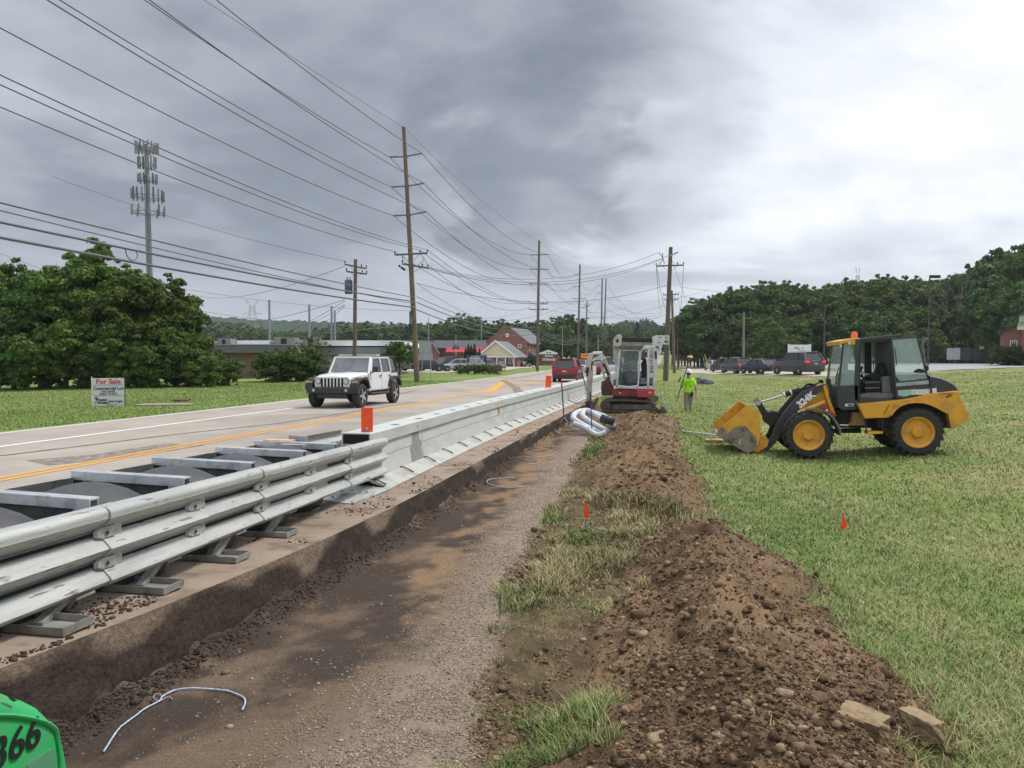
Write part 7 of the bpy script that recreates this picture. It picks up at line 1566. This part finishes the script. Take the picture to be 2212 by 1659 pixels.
# field: polar sampling, density falling with distance
n = 430000; dd = np.exp(g.uniform(math.log(2.6), math.log(70), n)); az = g.uniform(R_(-50), R_(34), n)+0; ang = az
x = dd*np.sin(-R_(11.57)*0+az+R_(8)); y = dd*np.cos(az+R_(8)); gl, gr, dl, dr = zones(x, y)
k = (x > np.where(y < 29, dr+.08*g.normal(size=n), -.3+np.clip((y-33)*.0, 0, 0))) & (y > 2.2) & (x < 70)
far = (y >= 31) & (x > -3.1); k = k | far; k &= ~((y > 29) & (y < 34) & (x < .1)); bare = fbm(x*1.4, y*1.4, 3, 111); k &= (g.random(n) < np.clip(1.25-1.6*(bare-.45), .25, 1)); k &= x > -3.1
x, y, dd = x[k], y[k], dd[k]; rr1 = (y > 84) ; x, y, dd = x[~rr1], y[~rr1], dd[~rr1]
H = (.030+.05*fbm(x*3.2, y*3.2, 3, 120))*(1-.004*dd)*np.where(x < dr[k][~rr1]+.35, 1.25, 1); w = np.maximum(.0020, .0005*dd); print('field blades', len(x))
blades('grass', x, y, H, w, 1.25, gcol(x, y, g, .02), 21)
# ragged verge between the trench and the heap
n = 190000; x, y = samp(n, -3.0, 1.0, 2.7, 30, 1.5); gl, gr, dl, dr = zones(x, y)
tuft = fbm(x*1.9, y*1.5, 4, 131); f = S(tuft, .45, .60)*.75+.13; k = (x > gr-.03)&(x < dl+.12+.35*(tuft > .57))&(g.random(n) < f); k |= (x > gr-.02)&(y > 9.0)&(y < 10.4)&(x < .8)&(g.random(n) < .35)
x, y = x[k], y[k]; tuft = tuft[k]; print('verge blades', len(x))
H = .028+.085*S(tuft, .48, .70)*g.uniform(.4, 1.2, len(x)); c = gcol(x, y, g, -.02); dead = fbm(x*1.3, y*1.1, 3, 140)[:, None]; c = c*.72; c = c+(gY*1.05-c)*S(dead+.3*(g.random((len(x), 1))-.5), .56, .70)*.8
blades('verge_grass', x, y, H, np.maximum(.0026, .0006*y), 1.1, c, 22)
# dead stalks and roots lying on the soil
n = 16000; x, y = samp(n, -2.2, 1.9, 2.7, 22, 1.5); gl, gr, dl, dr = zones(x, y); k = (x > gr-.1)&(x < dr+.2)&(g.random(n) < .5*S(fbm(x*2, y*2, 2, 160), .4, .65)); x, y = x[k], y[k]
blades('dry_straw', x, y, np.full(len(x), .03), np.maximum(.0018, .0005*y), 4.5, np.array([.30,.23,.13])*(.5+.8*g.random((len(x), 1))), 23)
# left lawn
n = 130000; dd = np.exp(g.uniform(math.log(20), math.log(62), n)); az = g.uniform(R_(-55), R_(-14), n); x = dd*np.sin(az); y = dd*np.cos(az); k = (x < xl(y)-.15); x, y, dd = x[k], y[k], dd[k]
z = G(x, y)+.03*fbm(x*1.2, y*1.2, 3, 15)-.015; r = g.random((len(x), 1)); c = (np.array([.17,.245,.070])+(np.array([.25,.31,.105])-np.array([.17,.245,.070]))*S(fbm(x*.3, y*.3, 3, 170)[:, None]+.3*(r-.5), .3, .7))
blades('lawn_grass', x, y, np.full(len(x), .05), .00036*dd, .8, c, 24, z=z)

# ---- green numbered housing, lower left ----
green = mat('green_plastic', (.02,.33,.09), (.035,.40,.15), 1.6, .5, 0, .06, 30, lo=.4, hi=.8, c3=(.06,.27,.12), sc3=7)
gb = Vector((-1.72, 1.45, 0))
t = empty('green_tank', (gb.x, gb.y, -.3), R_(90), 'bright green plastic housing numbered 366 at the lower left corner', 'tank')
def gl_(px, py, X=-1.72): q = onX(px, py, X); return (q.y-gb.y, q.z+.3)
out = [gl_(165,1900), gl_(159,1760), gl_(155,1659), gl_(151,1622), gl_(146,1590), gl_(138,1566), gl_(122,1543), gl_(104,1525), gl_(75,1510), gl_(45,1499), gl_(20,1492), gl_(0,1486), gl_(-40,1476), gl_(-90,1468)]
xl_ = out[-1][0]; out = out+[(2*xl_-a, b) for a, b in reversed(out[:-1])]
out[0] = (out[0][0], .0); out[-1] = (out[-1][0], .0); cz = .45; rings = []
for dx, k in ((.0, .955), (.012, .975), (.04, .992), (.09, 1.0), (.45, 1.0), (.50, .97)):
    rings.append([(xl_+(a-xl_)*k, dx, b*(k if b > .05 else 1)) for a, b in out])
mb = MB(); mb.loft(rings); mb.build('shell', green, t, smooth=48)
mb = MB(); mb.tube([(*(lambda q: (q[0], -.001, q[1]))(gl_(cx/6.637*.8508, (1700+cy/6.637)*.8508)),) for cx, cy in [(-500,800),(-200,770),(0,770),(200,775),(400,800),(580,835),(740,880),(860,945),(930,1010),(960,1080),(985,1250),(1010,1450),(1020,1700)]], .007, 6); mb.build('moulded_rib', green, t, smooth=60)
a = gl_(36, 1607); d_ = gl_(76,1571); text('366', .118, blackpaint, t, (a[0]-.005, -.004, a[1]), (R_(90), 0, 0), name='number', shear=.12, bold=.0012, sx=.92, ext=.001)
mb = MB(); mb.prism([gl_(cx/6.637*.8508, (1700+cy/6.637)*.8508) for cx, cy in [(430,1659),(450,1600),(640,1480),(760,1400),(860,1325),(905,1330),(910,1480),(940,1600),(900,1750),(500,1800)]], -.0025, .002, 'xz'); mb.build('scuff_patch', mat('scuff_grey_green', (.10,.24,.17), (.05,.25,.10), 30, .7), t)
mb = MB(); mb.prism([gl_(cx/6.637*.8508, (1700+cy/6.637)*.8508) for cx, cy in [(95,430),(200,455),(240,500),(290,515),(230,540),(170,500),(150,465)]], -.0025, .002, 'xz'); mb.build('scratch', LDm, t)

# ---- ropes and strings lying in the trench ----
ropem = mat('white_blue_rope', (.55,.60,.70), (.20,.30,.50), 60, .8); strm = mat('pale_string', (.42,.44,.46), (.3,.31,.33), 30, .8)
def lay(name, pts, r, m, label, cat='rope', group=None, lift=.012):
    P = catmull([tuple(onz(px, py, -.33))[:2]+(0,) for px, py in pts], 6); P = [(p[0], p[1], float(hgt(p[0], p[1]))+lift) for p in P]; c = Vector(P[0]); mb = MB(); mb.tube([Vector(p)-c for p in P], r, 6); o = mb.build(name, m, None, loc=c, smooth=True); tag(o, label, cat, group); return o
lay('rope', [(225,1680),(262,1620),(310,1578),(345,1556),(352,1545),(385,1528),(430,1524),(490,1528),(525,1543),(530,1556),(524,1574)], .0048, ropem, 'white and blue twisted rope curling on the soil at the lower left')
lay('rope_knot', [(352,1545),(340,1538),(332,1548),(345,1556),(358,1548),(368,1546),(372,1552)], .0035, mat('grey_knot', (.3,.28,.25)), 'small grey knot tied round the white and blue rope', 'knot')
lay('string', [(1112,1032),(1062,1036),(1054,1044),(1090,1054),(1142,1050)], .007, strm, 'pale string loop on the trench floor, nearer one', 'string'); lay('string', [(1135,986),(1160,988),(1196,983)], .008, strm, 'short pale string far down the trench', 'string'); lay('string', [(1135,986),(1165,998),(1140,1003)], .008, strm, 'pale bent string beside the short straight one', 'string')
# ---- flags ----
def flag(px, py_top, py_bot, dgr, label, tri, pybase):
    q = gp(px, pybase, lambda x, y: float(hgt(x, y))); d = q.x*-.2005+q.y*.9797; s = d/1660; t = empty('marker_flag', q, R_(11.57), label, 'flag'); z1 = (pybase-py_top)*s; z0 = (pybase-py_bot)*s
    mb = MB(); mb.cyl((0,0,-.05), (.0,0,z1), .0025, n=5); mb.build('wire_stem', galvd, t)
    mb = MB(); P = [(a*s, z0+(z1-z0)*b) for a, b in tri]; mb.prism(P, -.003, .003, 'xz'); mb.build('flag_cloth', orange, t); return t
flag(1267, 1085, 1120, 0, 'orange marker flag in the weeds beside the heap', [(0,1),(-3,.95),(-5,.5),(-6,.1),(2,0),(6,.1),(4,.5),(2,.9)], 1132)
flag(1822, 1110, 1147, 0, 'orange marker flag standing in the mown grass on the right', [(0,1),(4,.62),(8,.35),(4,.15),(-7,0),(-5,.5)], 1158)
q = onX(1118, 938, -3.45); t = empty('marker_stub', (q.x, q.y, 0), 0, 'small orange capped stub on the pavement edge beside the barrier', 'marker'); mb = MB(); mb.cyl((0,0,0), (0,0,.06), .03, n=8); mb.build('stub', white, t); mb = MB(); mb.cyl((0,0,.06), (0,0,.14), .035, .025, n=8); mb.build('cap', orange, t)
q = gp(1266, 1150, lambda x, y: float(hgt(x, y))); t = empty('utility_stub', q, .4, 'small grey pipe stub below the orange flag in the weeds', 'pipe'); mb = MB(); mb.cyl((0,0,0), (.02,.0,.085), .016, n=10); mb.build('tube', galvd, t)
q = gp(1300, 1592, lambda x, y: float(hgt(x, y))); t = empty('blue_marker', q, .4, 'little blue and white marker pen-like stick in the soil at the bottom', 'marker'); mb = MB(); mb.cyl((0,0,0), (-.015,.01,.055), .006, n=8); mb.build('stick', mat('blue_plastic', (.02,.12,.45)), t); mb = MB(); mb.cyl((-.015,.01,.055), (-.02,.013,.075), .005, .002, n=8); mb.build('tip', white, t)
paintm = mat('orange_ground_paint', (.50,.11,.03), (.20,.10,.05), 30, .9, lo=.4, hi=.6)
# ---- rock slabs ----
slabm = mat('tan_stone', (.30,.22,.13), (.22,.155,.09), 6, .95, 0, .8, 30, c3=(.12,.085,.055), sc3=7)
import bmesh as _bm
def slab(px, py, L, W_, H_, rz, rx, label):
    q = gp(px, py, lambda x, y: float(hgt(x, y))); bm = _bm.new(); _bm.ops.create_cube(bm, size=1); _bm.ops.subdivide_edges(bm, edges=bm.edges[:], cuts=9, use_grid_fill=True)
    for v in bm.verts:
        n_ = float(fbm(v.co.x*3+px, v.co.y*3+v.co.z*4, 3, 5))-.5; n2 = float(fbm(v.co.x*9+px, v.co.y*9+v.co.z*7, 2, 6))-.5
        c = v.co.copy(); rr_ = max(abs(c.x), abs(c.y), abs(c.z)); c = c.lerp(c.normalized()*.56, .22); c *= 1+.28*n_+.10*n2; v.co = Vector((c.x*L, c.y*W_, c.z*H_))
    me = bpy.data.meshes.new('stone_slab'); bm.to_mesh(me); bm.free(); me.materials.append(slabm); o = bpy.data.objects.new('stone_slab', me); sc.collection.objects.link(o); o.location = q+Vector((0,0,H_*.25)); o.rotation_euler = (rx, .05, rz); return tag(o, label, 'stone')
slab(1865, 1580, .23, .15, .13, R_(-35), .12, 'larger tan stone slab at the right foot of the heap'); slab(1990, 1580, .20, .12, .11, R_(-50), -.1, 'smaller tan stone slab in the grass right of the larger one')
# ---- white hoses ----
hosem = mat('white_wrap', (.52,.54,.57), (.40,.42,.45), 8, .55, 0, .3, 26)
t = empty('white_hose', (-2.2, 21.8, -.34), 0, 'pile of thick white corrugated hose lying in the trench before the excavator', 'hose')
def hp(px, py, d, r): q = at(px, py, d)-Vector((-2.2, 21.8, -.34)); return tuple(q)
mb = MB(); P = catmull([hp(1300,938,21.3,0),(hp(1262,920,21.7,0)),hp(1238,902,22.2,0),hp(1258,888,23,0),hp(1300,898,22.8,0),hp(1322,912,22.0,0)], 6); mb.tube(P, .088, 14); mb.build('hose_length', hosem, t, smooth=True)
mb = MB(); P = catmull([hp(1318,935,21.6,0),hp(1280,915,21.9,0),hp(1258,898,22.4,0),hp(1268,887,22.8,0),hp(1302,905,22.0,0),hp(1325,920,21.6,0)], 6); mb.tube(P, .085, 14); mb.build('hose_length', hosem, t, smooth=True)
mb = MB(); P = catmull([hp(1240,915,21.6,0),hp(1265,925,21.3,0),hp(1290,940,21.0,0),hp(1308,934,21.0,0)], 6); mb.tube(P, .08, 14); mb.build('hose_length', hosem, t, smooth=True)
mb = MB(); mb.tube([hp(1300,904,21.5,0), hp(1324,910,21.3,0)], .12, 14); mb.build('black_end', black, t, smooth=True)
# ---- rods and tools leaning ----
def rod(p0, p1, r, m, label, tip=None):
    t = empty('rod', p0, 0, label, 'rod'); d = Vector(p1)-Vector(p0); mb = MB(); mb.cyl((0,0,0), d, r, n=6); mb.build('shaft', m, t)
    if tip: mb = MB(); mb.cyl(d*tip[1], d*1.0, r*1.3, n=6); mb.build('coloured_end', tip[0], t)
    return t
t = rod(at(1219,912,22.6), at(1213,825,22.6), .02, mat('dark_rod', (.05,.05,.055)), 'dark rake with a red grip standing in the trench by the hose', (redlet, .86)); mb = MB(); mb.tube([(-.12,0,-.02),(0,.0,.14),(.16,0,-.10)], .02, 6); mb.build('rake_head', galvd, t)
rod(at(1279,935,21.2), at(1275,850,21.2), .018, mat('blue_rod', (.05,.09,.30)), 'thin blue rod standing upright in the hose pile', (blackpaint, .75))
rod(at(1268,845,27.5), at(1257,805,27.8), .022, mat('blue_rod', (.05,.09,.30)), 'blue handled tool leaning on the barrier by the excavator bucket', (blackpaint, .7))
# long pipe and board before the bucket
a, b = at(1445,928,23.8), at(1553,941,19.6); t = empty('pipe', a, 0, 'long thin grey pipe lying between the heap and the loader bucket', 'pipe'); mb = MB(); mb.cyl((0,0,0), b-a, .028, n=10); mb.build('tube', mat('pale_pipe', (.42,.46,.47), None, rough=.4), t)
q = gp(1562, 962); t = empty('wood_board', (q.x, q.y, q.z), R_(-4), 'weathered wood board lying under the loader bucket', 'board'); mb = MB(); mb.bx(-.45, .75, -.2, .2, .08, .15); mb.build('plank', mat('plank_wood', (.40,.25,.14), (.28,.17,.10), 8, .85, stretch=(.4,3,1)), t, bevel=.01)
for x_ in (-.35, .4): mb = MB(); mb.bx(x_, x_+.1, -.2, .2, 0, .08); mb.build('bearer', mat('plank_wood', (0,0,0)), t)
# dark plastic sheet heap
q = gp(1518, 830); bm = _bm.new(); _bm.ops.create_icosphere(bm, subdivisions=5, radius=1)
for v in bm.verts:
    n_ = float(vn(v.co.x*2.3+3, v.co.y*2.3+v.co.z, 5)); n2 = float(vn(v.co.x*5+v.co.z*3, v.co.y*5, 9)); rdg = abs(n2-.5)*.5; v.co *= .75+.45*n_-rdg*.6; v.co.x *= .95; v.co.y *= .8; v.co.z = max(v.co.z*.62, -.02)
me = bpy.data.meshes.new('plastic_sheet'); bm.to_mesh(me); bm.free(); me.materials.append(mat('dark_sheet', (.06,.065,.075), (.14,.15,.165), 2.5, .35)); o = bpy.data.objects.new('plastic_sheet', me); sc.collection.objects.link(o); o.location = q; tag(o, 'crumpled dark grey plastic sheet heap on the grass beside the worker', 'sheet')
# concrete slab on the lawn with debris
q = gp(357, 876); t = empty('concrete_slab', (q.x, q.y, q.z-.02), R_(20), 'flat pale concrete slab sunk in the left lawn near the road', 'slab'); mb = MB(); mb.bx(-.95, .95, -.5, .5, 0, .08); mb.build('slab', mat('slab_tan', (.28,.24,.17), (.22,.19,.14), 4, .9), t, bevel=.01)
pp = gp(390, 868)
o = scatter('rubble', np.array([(pp.x+g.normal(0,.18), pp.y+g.normal(0,.18), .10) for _ in range(40)]), g.uniform(.03,.07,40), clodm, ico1(), col=np.tile([.16,.11,.08], (40, 1)), seed=30); tag(o, 'little brown rubble pile on the concrete slab', 'rubble')

# =============== PEOPLE ===============
def skin(name, nodes, edges, m, parent, sub=2, root=0):
    me = bpy.data.meshes.new(name); me.from_pydata([n[:3] for n in nodes], edges, []); o = bpy.data.objects.new(name, me); sc.collection.objects.link(o); o.parent = parent
    md = o.modifiers.new('skin', 'SKIN'); md.use_smooth_shade = True; md.branch_smoothing = .3; sv = me.skin_vertices[0].data
    for k, n in enumerate(nodes): sv[k].radius = (n[3], n[4] if len(n) > 4 else n[3]); sv[k].use_root = (k == root)
    s = o.modifiers.new('sub', 'SUBSURF'); s.levels = s.render_levels = sub
    bpy.context.view_layer.update(); me2 = bpy.data.meshes.new_from_object(o.evaluated_get(bpy.context.evaluated_depsgraph_get())); o.modifiers.clear(); o.data = me2; me2.materials.clear(); me2.materials.append(m)
    me2.polygons.foreach_set('use_smooth', [True]*len(me2.polygons)); return o
skinm = mat('skin', (.36,.19,.13), None, rough=.6)
def person(loc, rz, label, shirtm, trm, hat=None, s=1.0, arms='down', bootm=black):
    R0 = empty('person', loc, rz, label, 'person'); R0.scale = (s, s, s)     # local: faces +Y
    lx, rxx = -.09, .09
    hl, hr = ((-.27,.02,.83), (.30,-.02,.83))
    el, er = (-.27,-.04,1.10), (.28,-.06,1.10)
    if arms == 'hold': hl, el = (-.20,.26,1.12), (-.27,.05,1.08)
    fl, fr_ = (lx, -.02, .09), (rxx, .16, .10)
    kn_l, kn_r = (lx-.01, .04, .50), (rxx+.01, .16, .52)
    nodes = [(0,0,.94,.14,.10),(0,0,1.15,.13,.10),(0,0,1.38,.15,.10),(0,.0,1.50,.06),(0,.02,1.60,.075),(0,.02,1.70,.08),(-.17,0,1.42,.06),(*el,.04),(*hl,.028),(.17,0,1.42,.06),(*er,.04),(*hr,.028),
             (lx,0,.86,.085),(*kn_l,.055),(*fl,.04),(lx,.12,.04,.04),(rxx,0,.86,.085),(*kn_r,.055),(*fr_,.04),(rxx,.30,.045,.04)]
    edges = [(0,1),(1,2),(2,3),(3,4),(4,5),(2,6),(6,7),(7,8),(2,9),(9,10),(10,11),(0,12),(12,13),(13,14),(14,15),(0,16),(16,17),(17,18),(18,19)]
    for hand, sgn, idx in ((hl, -1, 8), (hr, 1, 11)):      # palm, four fingers and a thumb
        dn = Vector((0, .35 if arms == 'hold' and sgn < 0 else .05, 0 if arms == 'hold' and sgn < 0 else -1)).normalized(); sd = Vector((0, 1, 0)) if abs(dn.z) > .5 else Vector((0, 0, 1))
        p = Vector(hand)+dn*.06; nodes.append((*p, .022, .03)); edges.append((idx, len(nodes)-1)); pi_ = len(nodes)-1
        for k, L in enumerate((.065,.078,.072,.056)):
            a = p+sd*(.026-.0175*k)+dn*.035; b = a+dn*L*.5; c = b+dn*L*.4-Vector((sgn*.018, 0, 0))
            for q_, rr in ((a,.009),(b,.0085),(c,.007)): nodes.append((*q_, rr)); edges.append((pi_ if q_ is a else len(nodes)-2, len(nodes)-1))
        a = p+sd*.03-Vector((sgn*.01,0,0)); b = a+sd*.02+dn*.035; nodes.append((*a,.011)); edges.append((pi_, len(nodes)-1)); nodes.append((*b,.009)); edges.append((len(nodes)-2, len(nodes)-1))
    skin('body', nodes, edges, skinm, R0)
    sh = [(0,0,.78,.195,.15),(0,0,.92,.19,.145),(0,0,1.12,.185,.14),(0,0,1.36,.20,.13),(0,0,1.47,.09,.08),(-.19,0,1.41,.085),(-.23+(.0),-.02 if arms=='down' else .0,1.25,.082),(*(Vector((-.19,0,1.41)).lerp(Vector(el), .92)),.078),(.19,0,1.41,.085),(.24,-.03,1.25,.082),(*(Vector((.19,0,1.41)).lerp(Vector(er), .92)),.08)]
    skin('shirt', sh, [(0,1),(1,2),(2,3),(3,4),(3,5),(5,6),(6,7),(3,8),(8,9),(9,10)], shirtm, R0)
    tr__ = [(0,0,1.0,.16,.12),(lx,0,.84,.115),(*kn_l,.09),(fl[0],fl[1],.11,.078),(rxx,0,.84,.115),(*kn_r,.09),(fr_[0],fr_[1],.12,.078)]
    skin('trousers', tr__, [(0,1),(1,2),(2,3),(0,4),(4,5),(5,6)], trm, R0)
    for f in (fl, fr_): mb = MB(); mb.ball((f[0], f[1]+.06, .055), .075, .75, 1.9, .8, n=12, m=8); mb.build('boot', bootm, R0, smooth=True)
    # face
    mb = MB(); mb.cyl((0,.09,1.665), (0,.125,1.645), .012, .016, n=6); mb.build('nose', skinm, R0, smooth=True)
    for s_ in (-1, 1):
        mb = MB(); mb.ball((s_*.03,.094,1.69), .010); mb.build('eye', black, R0, smooth=True); mb = MB(); mb.ball((s_*.082,.015,1.665), .022, .4, .8, 1.3); mb.build('ear', skinm, R0, smooth=True)
    mb = MB(); mb.bx(-.022, .022, .094, .100, 1.612, 1.618); mb.build('mouth', mat('lip', (.25,.09,.08)), R0)
    mb = MB(); mb.ball((0,-.005,1.68), .095, .95, 1.0, 1.05, n=14, m=10); h = mb.build('hair', mat('dark_hair', (.05,.03,.02)), R0, smooth=True)
    if hat:
        mb = MB(); mb.lathe([(0,.14),(.05,.135),(.09,.105),(.112,.05),(.118,.0),(.135,-.012),(.118,-.018),(0,-.01)], c=(0,.0,1.715), n=20); hh = mb.build('hard_hat', hat, R0, smooth=50)
        mb = MB(); mb.prism([(-.09,.10),(.09,.10),(.075,.17),(0,.185),(-.075,.17)], 1.70, 1.712, 'xy'); mb.build('hat_peak', hat, hh)
    return R0
hv = mat('hi_vis_yellow', (.42,.88,.03), (.36,.78,.025), 7, .85, 0, .5, 12); khaki = mat('khaki', (.33,.29,.24), (.25,.22,.18), 8, .9, 0, .4, 10)
q = gp(1487, 893, lambda x, y: float(fz(x, y)))
Wk = person((q.x, q.y, q.z), R_(4), 'worker in lime shirt, khaki trousers and white hard hat walking away on the grass', hv, khaki, white, .98, 'hold')
lg = mat('logo_dark_green', (.02,.09,.03)); mb = MB()
mb.tube([(-.10,-.137,1.29),(-.07,-.14,1.33),(0,-.14,1.345),(.07,-.14,1.33),(.10,-.137,1.29)], .009, 5); mb.tube([(-.09,-.14,1.14),(-.09,-.14,1.24),(-.03,-.14,1.28),(.04,-.14,1.22),(.02,-.14,1.18)], .009, 5); mb.tube([(.0,-.14,1.13),(.05,-.14,1.14),(.10,-.138,1.13),(.09,-.138,1.17)], .012, 5); mb.build('shirt_emblem', lg, Wk)
mb = MB(); mb.ball((.13,-.10,.80), .085, .8, .6, 1.5); mb.build('tool_pouch', black, Wk, smooth=True)
d30 = q.x*-.2005+q.y*.9797
a, b = at(1461, 868, d30-.35), at(1490.5, 773, d30-.15); t = empty('survey_pole', a, 0, 'black survey pole with a round yellow receiver held on the shoulder of the worker', 'survey pole')
mb = MB(); mb.cyl((0,0,0), b-a, .018, n=8); mb.build('staff', black, t); mb = MB(); v = b-a; mb.cyl(v, v+Vector((0,0,.05)), .12, n=18); mb.cyl(v+Vector((0,0,.05)), v+Vector((0,0,.09)), .11, .07, n=18); mb.build('receiver', mat('receiver_tan', (.55,.40,.12), None, rough=.5), t, smooth=40)
c = at(1468, 820, d30)-a; mb = MB(); mb.X = Matrix.Translation(c) @ Matrix.Rotation(.5, 4, 'Y'); mb.bx(-.03,.03,-.06,.06,-.12,.12); mb.build('data_collector', Lgr, t, bevel=.01)
q = gp(2204, 789); person((q.x, q.y, q.z), R_(20), 'person in a green shirt and jeans at the right edge by the bushes', mat('green_shirt', (.03,.14,.09)), mat('blue_jeans', (.06,.09,.16)), None, 1.0, 'down')
for ob in [o for o in bpy.data.objects if o.name.startswith('pillars')]: pass
# =============== AIR ===============
hm = bpy.data.materials.new('haze_air'); hm.use_nodes = True; t_ = hm.node_tree; t_.nodes.clear(); o_ = t_.nodes.new('ShaderNodeOutputMaterial'); v_ = t_.nodes.new('ShaderNodeVolumePrincipled')
v_.inputs['Color'].default_value = (.80, .88, 1, 1); v_.inputs['Density'].default_value = .0002; v_.inputs['Anisotropy'].default_value = .2; t_.links.new(v_.outputs[0], o_.inputs['Volume'])
mb = MB(); mb.bx(-1700, 1700, -60, 2700, -12, 130); o = mb.build('haze', hm); o['kind'] = 'stuff'
